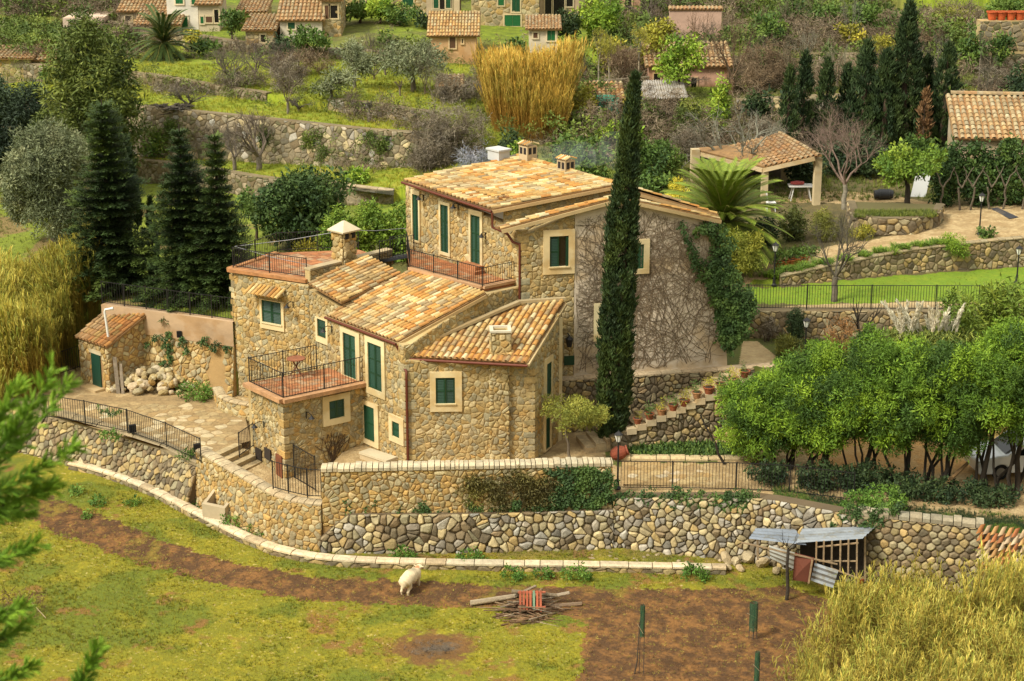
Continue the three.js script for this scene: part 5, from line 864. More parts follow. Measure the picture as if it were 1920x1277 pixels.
SPRAY.cane = [0, 1, 2].map(() => spray(1, (mb) => { // a reed: bent stalk, long drooping leaves, dry plume
  const bend = V(rn() * 0.22, 0, rn() * 0.22), q = (t) => V(bend.x * t * t, t, bend.z * t * t); const S = 0.0035; for (let k = 0; k < 4; k++) { mb.color([0.7, 0.55, 0.45]); const A = q(k / 4), B = q((k + 1) / 4); for (const s of [V(S, 0, 0), V(0, 0, S)]) mb.quad(A.clone().add(s), A.clone().sub(s), B.clone().sub(s), B.clone().add(s)); }
  for (let i = 0; i < 16; i++) { const t = rr(0.3, 1), p = q(t); mb.color(t < 0.55 ? [0.8, 0.62, 0.45] : R() < 0.3 ? [0.65, 0.85, 0.6] : [1, 1, 1]); const a = R() * 6.28, o = V(Math.cos(a), 0, Math.sin(a)), s = V(-o.z, 0, o.x).multiplyScalar(0.0042), l = rr(0.12, 0.24), m = p.clone().addScaledVector(o, l * 0.4).add(V(0, l * 0.75, 0)), e = p.clone().addScaledVector(o, l * rr(0.7, 1.1)).add(V(0, l * rr(0.4, 0.9), 0)); mb.quad(p.clone().add(s), p.clone().sub(s), m.clone().sub(s), m.clone().add(s)); mb.tri(m.clone().add(s), m.clone().sub(s), e); }
  mb.color([1.45, 1.4, 1.7]); for (let i = 0; i < 10; i++) { const p = q(rr(0.93, 1.04)); leafAt(mb, p, V(rn() * 0.5, 1, rn() * 0.5).normalize(), rdir(), rr(0.05, 0.11), 0.011); }
}, true));
const EU = new THREE.Euler(), QQ = new THREE.Quaternion(), SC = V(1, 1, 1), CC = new THREE.Color(), UPV = V(0, 1, 0);
// list entries: p position, s size (number or Vector3), c colour, d direction the spray's x (or z for flat) points to
function scatter(name, kind, list, parent, mat = kind === 'cane' ? M.clayLeaf : M.leaf) {
  const geos = SPRAY[kind], groups = geos.map(() => []); list.forEach((e, i) => groups[i % geos.length].push(e)); const out = new THREE.Group(); out.name = name; parent.add(out);
  groups.forEach((g, k) => {
    if (!g.length) return; const m = new THREE.InstancedMesh(geos[k], mat, g.length); m.name = kind === 'tuft' || kind === 'cane' || kind === 'strap' ? 'blades' : kind === 'twig' ? 'twigs' : 'leaves'; m.userData.kind = 'stuff'; m.castShadow = m.receiveShadow = true;
    g.forEach((e, i) => { if (e.q) QQ.copy(e.q); else { EU.set(e.up ? rn() * 0.15 : R() * 6.28, R() * 6.28, e.up ? rn() * 0.15 : R() * 6.28); QQ.setFromEuler(EU); } typeof e.s === 'number' ? SC.set(e.s, e.s, e.s) : SC.copy(e.s); m.setMatrixAt(i, MX.compose(e.p, QQ, SC)); m.setColorAt(i, CC.setRGB(Math.max(0, e.c[0]), Math.max(0, e.c[1]), Math.max(0, e.c[2]))); });
    out.add(m);
  });
  return out;
}
const GREEN = {
  bay: [[0.035, 0.08, 0.003], [0.1, 0.19, 0.007], [0.22, 0.34, 0.014]], dark: [[0.012, 0.032, 0.007], [0.025, 0.05, 0.009], [0.05, 0.08, 0.014]], cypress: [[0.012, 0.03, 0.004], [0.026, 0.052, 0.006], [0.06, 0.088, 0.01]],
  fir: [[0.016, 0.038, 0.004], [0.042, 0.075, 0.007], [0.12, 0.165, 0.015]], olive: [[0.09, 0.11, 0.045], [0.17, 0.19, 0.085], [0.27, 0.28, 0.14]], mid: [[0.03, 0.07, 0.008], [0.07, 0.13, 0.012], [0.14, 0.2, 0.02]], bright: [[0.08, 0.16, 0.008], [0.17, 0.27, 0.012], [0.3, 0.38, 0.025]],
  yellow: [[0.15, 0.15, 0.01], [0.28, 0.26, 0.018], [0.45, 0.38, 0.03]], gold: [[0.35, 0.22, 0.025], [0.5, 0.34, 0.045], [0.62, 0.46, 0.09]], reed: [[0.3, 0.23, 0.03], [0.44, 0.36, 0.05], [0.58, 0.5, 0.1]], reedG: [[0.14, 0.15, 0.015], [0.26, 0.24, 0.025], [0.42, 0.34, 0.05]], grey: [[0.13, 0.1, 0.065], [0.2, 0.16, 0.105], [0.3, 0.25, 0.17]], brown: [[0.1, 0.055, 0.02], [0.2, 0.11, 0.04], [0.3, 0.18, 0.07]], ivy: [[0.02, 0.05, 0.007], [0.04, 0.085, 0.01], [0.09, 0.15, 0.02]], feather: [[0.05, 0.075, 0.006], [0.12, 0.15, 0.015], [0.22, 0.24, 0.03]],
};
const ramp = (pal, t, v = 0.12) => { const k = clamp(t) * 1.999, i = Math.floor(k); return tint(mixc(pal[i], pal[i + 1], k - i), v, 0.06); };
const px2m = (D, h) => (D * CS + (EYE - h) * SN) / FOC;
// crown from overlapping lobes [x, y, z, rx, ry, rz]
function crown(lobes, o) {
  const { pal, kind = 'broad', size = 0.25, k = 2.4, parent, name = 'crown', hollow = 0.55, up = false } = o, L = [], A = lobes.map((l) => (l[3] * l[4] + l[4] * l[5] + l[3] * l[5]) / 3 * 12.57);
  lobes.forEach((l, j) => { const tone = rn() * (o.tone ?? 0.3); const n = Math.round((k * A[j]) / (size * size * 3)); for (let i = 0; i < n; i++) { const d = rdir(), w = 0.78 + 0.5 * vn(d.x * 2 + l[0] * 3 + j, d.y * 2 + d.z * 1.7 + l[1]), r = (1 - hollow * R() * R()) * w; const p = V(l[0] + d.x * l[3] * r, l[1] + d.y * l[4] * r, l[2] + d.z * l[5] * r); if (o.floor !== undefined && p.y < o.floor) continue; L.push({ p, s: size * rr(0.5, 1.45), c: ramp(pal, fbm(p.x * 0.9 / (size * 3) + j, p.y * 0.9 / (size * 3) + p.z, 2) * 1.3 - 0.2 + tone + rn() * 0.2), up }); } });
  return scatter(name, kind, L, parent);
}
function limb(mb, a, b, r0, r1, n = 6, wob = 0.06) { const d = a.distanceTo(b), pts = [a]; for (let i = 1; i < 4; i++) pts.push(L3(a, b, i / 4).add(V(rn() * wob * d, rn() * wob * d * 0.4, rn() * wob * d))); pts.push(b); mb.tube(pts, pts.map((_, i) => lerp(r0, r1, i / 4)), n); }
const BARK = { grey: [0.2, 0.16, 0.11], brown: [0.11, 0.07, 0.04], pale: [0.36, 0.3, 0.21], dark: [0.05, 0.036, 0.022] };
// a standing plant: base from pixel column and distance (or ground pixel), height from the top pixel, width in pixels
function spot(px, D, top, w, dh = 0) { const b = station(px, D); b.y += dh; const h = hgt(top, b) - b.y, m = px2m(D, b.y + h / 2); return { b, h, w: w * m, m }; }
const gd = (px, py, minD = 44) => -ground(px, py, minD).z;
function roundTree(label, cat, px, D, top, w, o = {}) {
  const { b, h, w: W0, m } = spot(px, D, top, w, o.dh), W = W0 * (o.grow ?? 1.1), t = thing(o.name ?? 'leafy_tree', label, cat, b, o.group), rx = W / 2, cl = o.clear ?? 0.3, n = o.lobes ?? 10, lobes = [], cy = h * (1 + cl) / 2, ry = h * (1 - cl) / 2, size = o.size ?? Math.max(0.2, 9 * m);
  lobes.push([0, cy, 0, rx * 0.55, ry * 0.6, rx * 0.55]);
  for (let i = 0; i < n; i++) { const d = rdir(), q = rr(0.5, 0.72), s = rr(0.3, 0.46) * (o.lobe ?? 1); const taper = o.cone ? clamp(1 - (d.y * q) * o.cone, 0.3, 1.3) : 1; lobes.push([d.x * rx * q * taper, cy + d.y * ry * q, d.z * rx * q * taper, rx * s * taper, ry * s * (o.cone ? 1.1 : 1), rx * s * taper]); }
  crown(lobes, { pal: o.pal ?? GREEN.mid, kind: o.kind ?? 'broad', size, k: (o.k ?? 2.2) * (o.kind === 'fine' ? 1.3 : 1), parent: t, tone: o.tone });
  if (!o.noTrunk) { const tm = new MB(tint(o.bark ?? BARK.brown, 0.1)), r = o.tr ?? Math.max(0.07, W * 0.035), top1 = V(rn() * 0.1 * W, h * (cl + 0.12), rn() * 0.1 * W); limb(tm, V(0, -0.15, 0), top1, r * 1.25, r * 0.8, 7, 0.04); for (const l of lobes.slice(1, 8)) limb(tm, top1.clone(), V(l[0] * 0.9, l[1], l[2] * 0.9), r * 0.6, r * 0.15, 5, 0.08); for (let i = 0; i < (o.stems ?? 0); i++) { const q = V(rn() * W * 0.25, 0, rn() * 0.25); limb(tm, q.clone().setY(-0.15), V(q.x * 1.8 + rn() * 0.3, h * rr(0.35, 0.55), q.z), r * rr(0.5, 0.9), r * 0.35, 6, 0.07); }
    tm.build('trunk', M.bark, t); }
  return t;
}
function shrub(label, cat, px, D, top, w, o = {}) {
  const { b, h, w: W, m } = spot(px, D, top, w, o.dh), t = thing(o.name ?? 'shrub', label, cat, b, o.group), rx = W / 2, n = o.lobes ?? 6, lobes = [[0, h * 0.42, 0, rx * 0.7, h * 0.45, rx * 0.7 * (o.deep ?? 1)]];
  for (let i = 0; i < n; i++) { const d = rdir(), s = rr(0.32, 0.5); lobes.push([d.x * rx * 0.6, h * (0.45 + d.y * 0.3), d.z * rx * 0.6 * (o.deep ?? 1), rx * s, h * s * 0.75, rx * s * (o.deep ?? 1)]); }
  crown(lobes, { pal: o.pal ?? GREEN.mid, kind: o.kind ?? 'broad', size: o.size ?? Math.max(0.16, 8 * m), k: o.k ?? 2, parent: t, name: 'foliage', floor: 0.02 });
  const sm = new MB(tint(BARK.brown)); for (let i = 0; i < 5; i++) limb(sm, V(rn() * 0.1, -0.1, rn() * 0.1), V(rn() * rx * 0.7, h * rr(0.3, 0.6), rn() * rx * 0.7), 0.03 + W * 0.006, 0.012, 4); sm.build('stems', M.bark, t); return t;
}
function cypressTree(label, px, D, top, w, o = {}) {
  const { b, h, w: W, m } = spot(px, D, top, w, o.dh), t = thing('cypress_tree', label, 'cypress tree', b, o.group), L = [], size = o.size ?? Math.max(0.2, 8 * m), y0 = o.clear ?? h * 0.02;
  const prof = o.prof ?? ((u) => Math.min(1, 0.55 + u * 1.6) * Math.pow(1 - u, 0.55) * (u < 0.2 ? 0.85 + u * 0.75 : 1)), pm = Math.max(...steps(0, 1, 40).map(prof)), n = Math.round((o.k ?? 3) * (Math.PI * W * h * 0.75) / (size * size * 2.2));
  for (let i = 0; i < n; i++) { const u = R() ** (o.bias ?? 1.1), a = R() * 6.28, lump = 0.84 + 0.26 * vn(a * 1.9 + px, u * h * 1.3), r = (W / 2) * (prof(u) / pm) * lump * Math.sqrt(rr(0.45, 1)), p = V(Math.cos(a) * r + (o.lean ?? 0) * m * u * u, y0 + u * (h - y0), Math.sin(a) * r); EU.set(Math.sin(a) * 0.25 + rn() * 0.3, R() * 6.28, -Math.cos(a) * 0.25 + rn() * 0.3); L.push({ p, s: size * rr(0.7, 1.35), q: new THREE.Quaternion().setFromEuler(EU), c: ramp(o.pal ?? GREEN.cypress, fbm(a * 2.2, u * h * 1.1 + px, 2) * 1.5 - 0.3 + rn() * 0.2) }); }
  scatter('crown', 'needle', L, t); const tm = new MB(BARK.brown); limb(tm, V(0, -0.2, 0), V((o.lean ?? 0) * m * 0.9, h * 0.9, 0), Math.max(0.08, W * 0.1), 0.02, 7, 0.005); tm.build('trunk', M.bark, t); return t;
}
function firTree(label, px, D, top, w, o = {}) {
  const { b, h, w: W, m } = spot(px, D, top, w, o.dh), t = thing('conifer_tree', label, 'conifer', b, o.group), tm = new MB(BARK.dark), L = [], wood = new MB(BARK.dark); limb(tm, V(0, -0.2, 0), V(0, h * 0.98, 0), Math.max(0.14, h * 0.02), 0.02, 7, 0.006); tm.build('trunk', M.bark, t);
  const y0 = h * (o.clear ?? 0.1), layers = Math.round(h * 2.5), size = o.size ?? 0.42;
  for (let i = 0; i < layers; i++) { const u = i / layers, y = lerp(y0, h * 0.97, u), env = (0.62 + 0.7 * vn(i * 0.4, px)) * (o.env ?? ((x) => Math.pow(1 - x, 0.85) * (0.75 + 0.25 * Math.sin(Math.min(1, x * 4) * 1.57))))(u), nb = u > 0.85 ? 6 : 10;
    for (let j = 0; j < nb; j++) { const a = (j / nb) * 6.283 + i * 1.1 + rn() * 0.3, len = (W / 2) * env * (0.5 + 0.95 * vn(a * 0.9 + px, i * 0.16)) * rr(0.8, 1.15) + 0.15, dir = V(Math.cos(a), 0, Math.sin(a)), droop = lerp(-0.12, 0.5, u), q = (s) => V(0, y, 0).addScaledVector(dir, len * s).add(V(0, len * (droop * s - 0.12 * s * s + (s > 0.8 ? 0.12 * (s - 0.8) : 0)), 0));
      wood.tube([q(0), q(0.5), q(0.95)], [0.03 + len * 0.01, 0.02, 0.006], 3, false);
      const ns = Math.max(3, Math.round(len / (size * 0.2))); for (let s = 0; s < ns; s++) { const f = (s + 0.6) / ns, sd = rn() * 0.5 * (1.05 - f * 0.7) * Math.min(len, 1.4), p = q(f).addScaledVector(V(-dir.z, 0, dir.x), sd).add(V(0, rn() * 0.08 - Math.abs(sd) * 0.15, 0)); EU.set(rn() * 0.35, -a + sd * -0.9 / Math.max(0.4, len) + rn() * 0.25, rn() * 0.2 + droop * 0.6, 'YXZ'); L.push({ p, s: size * rr(0.75, 1.25), q: new THREE.Quaternion().setFromEuler(EU), c: ramp(o.pal ?? GREEN.fir, f * 0.25 + fbm(p.x * 1.3 + px, p.y * 1.3 + p.z, 2) * 1.2 - 0.35 + rn() * 0.15) }); } } }
  wood.build('branches', M.bark, t); scatter('crown', 'fir', L, t); return t;
}
function branching(mb, p, d, len, r, depth, o) {
  const e = p.clone().addScaledVector(d, len), mid = L3(p, e, 0.5).add(rdir().multiplyScalar(len * 0.08)); mb.tube([p, mid, e], [r, r * 0.82, r * 0.66], depth > 2 ? 6 : depth > 0 ? 4 : 3, false); if (!depth) return;
  const n = depth > 3 ? o.n0 ?? 3 : rr(0, 1) < 0.8 ? 3 : 2; for (let i = 0; i < n; i++) { const q = i ? L3(p, e, rr(0.45, 1)) : e, nd = d.clone().add(rdir().multiplyScalar(o.spread ?? 0.75)).add(V(0, o.lift ?? 0.15, 0)).normalize(); branching(mb, q, nd, len * rr(0.6, 0.86), r * (i ? 0.5 : 0.64), depth - 1, o); }
}
function bareTree(label, px, D, top, w, o = {}) {
  const { b, h, w: W, m } = spot(px, D, top, w, o.dh), t = thing('bare_tree', label, 'bare tree', b, o.group), mb = new MB([1, 1, 1].map((_, i) => tint(o.bark ?? BARK.grey, 0.1)[i])), depth = o.depth ?? 6; const r = o.r ?? Math.max(0.05, h * 0.022), cl = o.clear ?? 0.22, tmp = new MB();
  const base = new MB(tint(o.bark ?? BARK.grey, 0.05)); limb(base, V(0, -0.2, 0), V(0, h * cl, 0), r * 1.3, r, 7, 0.03);
  const nb = o.main ?? 4; for (let i = 0; i < nb; i++) { const a = (i / nb) * 6.28 + rn(), d = V(Math.cos(a) * (o.open ?? 0.75), 1, Math.sin(a) * (o.open ?? 0.75)).normalize(); branching(mb, V(0, h * cl, 0), d, h * (o.seg ?? 0.3), r * 0.7, depth - 1, o); }
  // fit the crown to the height and width the photograph shows
  let mx = 0, my = 0; for (let i = 0; i < mb.p.length; i += 3) { mx = Math.max(mx, Math.abs(mb.p[i])); my = Math.max(my, mb.p[i + 1]); } const kx = (W / 2) / mx, ky = (h * (1 - cl)) / (my - h * cl); for (let i = 0; i < mb.p.length; i += 3) { mb.p[i] *= kx; mb.p[i + 2] *= kx; mb.p[i + 1] = h * cl + (mb.p[i + 1] - h * cl) * ky; }
  base.build('trunk', M.bark, t); mb.build('branches', M.bark, t);
  if (o.buds) { const L = []; for (let i = 0; i < o.buds; i++) { const j = Math.floor(R() * (mb.p.length / 3)) * 3; L.push({ p: V(mb.p[j], mb.p[j + 1], mb.p[j + 2]), s: rr(0.1, 0.2), c: ramp(o.pal ?? GREEN.yellow, R()) }); } scatter('young_leaves', 'fine', L, t); }
  return t;
}
function twigBush(label, px, D, top, w, o = {}) { return shrub(label, o.cat ?? 'bare shrub', px, D, top, w, { kind: 'twig', pal: GREEN.grey, k: 5.5, size: Math.max(0.5, 16 * px2m(D, 6)), name: 'bare_shrub', ...o }); }
function palm(label, px, D, top, w, o = {}) {
  const { b, h, w: W } = spot(px, D, top, w, o.dh), t = thing('palm_tree', label, 'palm tree', b, o.group), th = h * (o.trunk ?? 0.42), tm = new MB(BARK.dark), Lf = W * 0.56; limb(tm, V(0, -0.2, 0), V(0, th, 0), o.tr ?? 0.22, o.tr ?? 0.24, 9, 0.01); tm.build('trunk', M.bark, t);
  const geos = [0, 1, 2, 3].map((v) => { const mb = new MB(), n = 50, spine = (s) => V(Lf * s, Lf * [0.75, 0.5, 0.2, -0.1][v] * s - Lf * [0.5, 0.55, 0.6, 0.5][v] * s * s, 0), col = (s) => ramp(o.pal ?? [[0.07, 0.11, 0.012], [0.13, 0.17, 0.016], [0.24, 0.25, 0.03]], 0.25 + 0.4 * R(), 0.1);
    mb.color([0.22, 0.2, 0.04]); mb.tube([0, 0.3, 0.6, 0.85, 1].map(spine), [0.03, 0.025, 0.018, 0.01, 0.004], 4, false);
    for (let i = 2; i < n; i++) for (const sd of [-1, 1]) { const s = i / n, p = spine(s), tg = spine(Math.min(1, s + 0.05)).sub(p).normalize(), l = Lf * 0.2 * Math.sin(Math.min(1, s * 1.6 + 0.25) * 2.2) + 0.08, d = tg.clone().multiplyScalar(0.75).add(V(0, -0.15, sd * 0.9)).normalize(); mb.color(col(s)); leafAt(mb, p, d, V(0, 1, 0), l, 0.036 + W * 0.0022, 0.4); }
    return mb.geo(); });
  const N = o.n ?? 52; for (let i = 0; i < N; i++) { const u = i / N, v = Math.min(3, Math.floor(u * 4)), m = part('frond', geos[v], M.clayLeaf, t); m.position.set(0, th + (1 - u) * 0.35, 0); m.rotation.set(0, i * 2.4, 0, 'YXZ'); m.rotation.z = lerp(0.85, -0.35, u) + rn() * 0.1; m.scale.setScalar(rr(0.85, 1.08)); }
  return t;
}
// ------------------------------------------------------------------ the planting itself
seed(202);
// --- right front: the tall cypress, young olive, bay trees in a row
const DC = distOf(832, 2.05);
cypressTree('very tall slender dark cypress standing right in front of the gable wall', 1150, DC, 142, 70, { lean: 29, size: 0.24, k: 8, clear: 0.35, pal: GREEN.cypress, prof: (u) => (u < 0.12 ? 0.75 + u * 2 : u < 0.55 ? 1 - 0.35 * (u - 0.12) : 0.85 * Math.pow((1 - u) / 0.45, 0.62)), bias: 1 });
roundTree('young olive tree with pale yellow green leaves beside the side wall of the house', 'olive tree', 1070, distOf(862, 2) , 740, 120, { name: 'olive_tree', kind: 'fine', pal: [[0.13, 0.15, 0.015], [0.26, 0.26, 0.03], [0.46, 0.42, 0.07]], size: 0.2, k: 1.0, clear: 0.42, lobes: 9, bark: BARK.grey, tr: 0.05 });
const bays = [[1412, 63.6, 680, 165], [1482, 63, 652, 175], [1548, 62.4, 632, 180], [1622, 62, 612, 190], [1697, 61.6, 612, 190], [1767, 61.2, 602, 190], [1838, 60.8, 606, 190], [1908, 60.6, 588, 200], [1985, 60.4, 600, 190]];
const bayWord = ['first, lowest and leftmost', 'second', 'third', 'fourth', 'fifth', 'sixth', 'seventh', 'eighth', 'last and rightmost'];
bays.forEach(([px, D, top, w], i) => roundTree(`bushy bay tree, ${bayWord[i]} of the row along the drive fence`, 'bay tree', px, D, top, w, { name: 'bay_tree', pal: GREEN.bay, size: 0.22, k: 1.65, tone: 0.75, clear: i < 2 ? 0.04 : i < 6 ? 0.15 : 0.3, lobes: 40, lobe: 0.62, kind: 'fine', grow: 1.25, stems: 4, bark: BARK.dark, tr: 0.09, group: 'bay trees along the drive' }));
// low suckers and trunks under the bay row
for (const [px, D, top, w] of [[1440, 61.8, 868, 90], [1530, 61.5, 862, 110], [1615, 61.2, 868, 110], [1690, 60.8, 885, 110], [1760, 60.4, 900, 110], [1850, 60.0, 905, 120]]) shrub(`dark leafy suckers at the foot of the bay row, ${['by the fence end', 'beside the third trunk', 'below the fourth crown', 'left of the leaning cut log', 'right of the leaning cut log', 'near the tile stack'][[1440, 1530, 1615, 1690, 1760, 1850].indexOf(px)]}`, 'shrub', px, D, top, w, { pal: GREEN.dark, size: 0.2, k: 1.2, lobes: 9 });
{ const l = thing('cut_log', 'leaning cut branch with a pale sawn end under the bay trees', 'log'), a = ground(1752, 935), b = atDist(1815, 868, 61.2), mb = new MB([0.34, 0.2, 0.08]); a.y += 0.05; mb.tube([a, L3(a, b, 0.5).add(V(0, 0.08, 0)), b], [0.09, 0.08, 0.06], 8); mb.build('log_body', M.bark, l); const c = new MB([0.6, 0.42, 0.2]); const d = b.clone().sub(a).normalize(); c.cyl(a.clone().addScaledVector(d, -0.012), a, 0.085, 0.085, 8); c.build('sawn_end', M.wood, l); }
// --- left: conifers and cypress on the terrace behind the yard
firTree('huge dark conifer at the left behind the plaster band, broad at its foot', 214, 77.2, 178, 225, { size: 0.5, clear: 0.08, group: undefined });
firTree('dark conifer with a pointed top, left one of the pair beside the house', 352, 75.8, 226, 190, { env: (u) => Math.pow(1 - u, 1.1), size: 0.46, clear: 0.06 });
firTree('dark conifer, right one of the pair, touching the roof terrace', 416, 75.2, 236, 185, { env: (u) => Math.pow(1 - u, 1.25), size: 0.46, clear: 0.06 });
cypressTree('small dark cypress spire between the big conifers', 290, 79, 372, 26, { size: 0.2 });
cypressTree('dark cypress close behind the right edge of the huge conifer', 250, 79.4, 260, 60, { size: 0.28 });
roundTree('silvery olive tree with a wide round crown left of the conifers', 'olive tree', 102, gd(95, 452, 80), 242, 160, { name: 'olive_tree', kind: 'fine', pal: GREEN.olive, size: 0.34, k: 3.2, clear: 0.06, lobes: 18, grow: 1.2, bark: BARK.grey, tr: 0.25 });
roundTree('feathery yellow green tree, very tall, in front of the village at the left', 'tree', 190, 99, 4, 170, { pal: GREEN.feather.map((c) => mixc(c, [0.03, 0.06, 0.005], 0.35)), kind: 'fine', size: 0.5, k: 1.5, clear: 0.08, lobes: 22, cone: 0.75, bark: BARK.pale, tr: 0.2 });
roundTree('dense dark holm oak at the left edge below the low building', 'tree', 25, 105, 132, 190, { pal: [[0.018, 0.035, 0.014], [0.035, 0.06, 0.02], [0.07, 0.1, 0.03]], size: 0.42, k: 2.3, clear: 0.08, kind: 'fine', lobes: 12 });
roundTree('yellowish bushy tree between the dark oak and the tall feathery tree', 'tree', 118, 101, 186, 110, { pal: GREEN.feather, kind: 'fine', size: 0.4, k: 1.8, clear: 0.1 });
roundTree('full dark green tree behind the roof terrace', 'tree', 562, 84, 316, 175, { pal: GREEN.dark.map((c, i) => mixc(c, GREEN.mid[i], 0.5)), size: 0.34, k: 2.6, clear: 0.05, lobes: 14 });
roundTree('small light green tree between the pointed conifer and the full dark tree', 'tree', 482, 86, 342, 70, { pal: GREEN.mid, size: 0.26, k: 1.7, clear: 0.25 });
for (const [i, [px, w]] of [[640, 90], [700, 90], [755, 70]].entries()) shrub(`bright green hedge bush behind the roof terrace, ${['left', 'middle', 'right'][i]} one below the tank`, 'hedge', px, 80 + i * 0.3, 388, w + 14, { pal: GREEN.bright.map((c, k) => mixc(c, GREEN.mid[k], 0.4)), size: 0.26, k: 2.2, lobes: 8, name: 'hedge_bush' });
shrub('bamboo-like yellow green shrub behind the roof terrace railing', 'shrub', 572, 78.2, 440, 50, { kind: 'fine', pal: GREEN.yellow, size: 0.3 });
// --- canes at the left, reeds bottom right, golden clump on the slope
function caneBed(label, polyPx, n, hs, pal, o = {}) {
  const poly = polyPx.map(([px, D]) => { const s = station(px, D); return [s.x, -s.z]; }), xs = poly.map((q) => q[0]), ds = poly.map((q) => q[1]), L = []; const b = station((polyPx[0][0] + polyPx[2][0]) / 2, (polyPx[0][1] + polyPx[2][1]) / 2), t = thing(o.name ?? 'reed_bed', label, 'reeds', b); 
  for (let i = 0; L.length < n && i < n * 8; i++) { const x = rr(Math.min(...xs), Math.max(...xs)), D = rr(Math.min(...ds), Math.max(...ds)); if (!inside(poly, x + rn() * 0.3, D + rn() * 0.3)) continue; if (vn(x * 0.9 + 7, D * 0.9) < (o.gaps ?? 0.18)) continue; const lx = (vn(x * 0.8, D * 0.8 + 50) - 0.5) * 0.5; if (D > lineAt(LINES[4], x)[0] - 0.4 && D < 66) continue; const h = rr(hs[0], hs[1]) * (0.55 + 0.75 * vn(x * 0.75, D * 0.75)), p = V(x - b.x, H(x, D) - 0.05 - b.y, -D - b.z); const fx = o.fan ? -o.fan * p.x + rn() * 0.12 : rn() * 0.2 + lx; EU.set(rn() * 0.14 + lx * 0.5, R() * 6.28, fx, 'ZXY'); L.push({ p, s: V(h * rr(0.8, 1.3) * (o.wide ?? 1), h, h * rr(0.8, 1.3) * (o.wide ?? 1)), q: new THREE.Quaternion().setFromEuler(EU), c: ramp(pal, vn(x * 0.5 + 3, D * 0.5 + 9) * 0.9 + rn() * 0.45 + (o.bias ?? 0), 0.16) }); }
  const m = scatter('canes', 'cane', L, t); t.userData.kind = 'stuff'; return t;
}
caneBed('tall yellow cane thicket at the left edge behind the yard', [[-120, 70], [60, 71], [110, 73], [150, 75.8], [192, 77], [196, 80], [120, 81], [-120, 81]], 7500, [2.7, 3.5], [[0.2, 0.18, 0.015], [0.36, 0.31, 0.035], [0.52, 0.46, 0.08]], { name: 'cane_thicket', wide: 0.6 });
caneBed('yellow reeds filling the bottom right corner of the field', [[1630, 54.2], [1570, 52.4], [1505, 50], [1480, 47], [1470, 44.5], [2200, 44.5], [2200, 55.2], [1800, 55.2]], 6000, [0.9, 2.4], GREEN.reed.map((c, i) => mixc(c, GREEN.reedG[i], 0.3)), { gaps: 0.3, wide: 0.8 });
caneBed('golden cane clump rising on the slope behind the house', [[928, 99.6], [1050, 99.6], [1056, 102.4], [925, 102.4]], 4600, [2.6, 4.5], GREEN.gold, { name: 'cane_thicket', gaps: 0.15, wide: 0.42, fan: 0.1 });
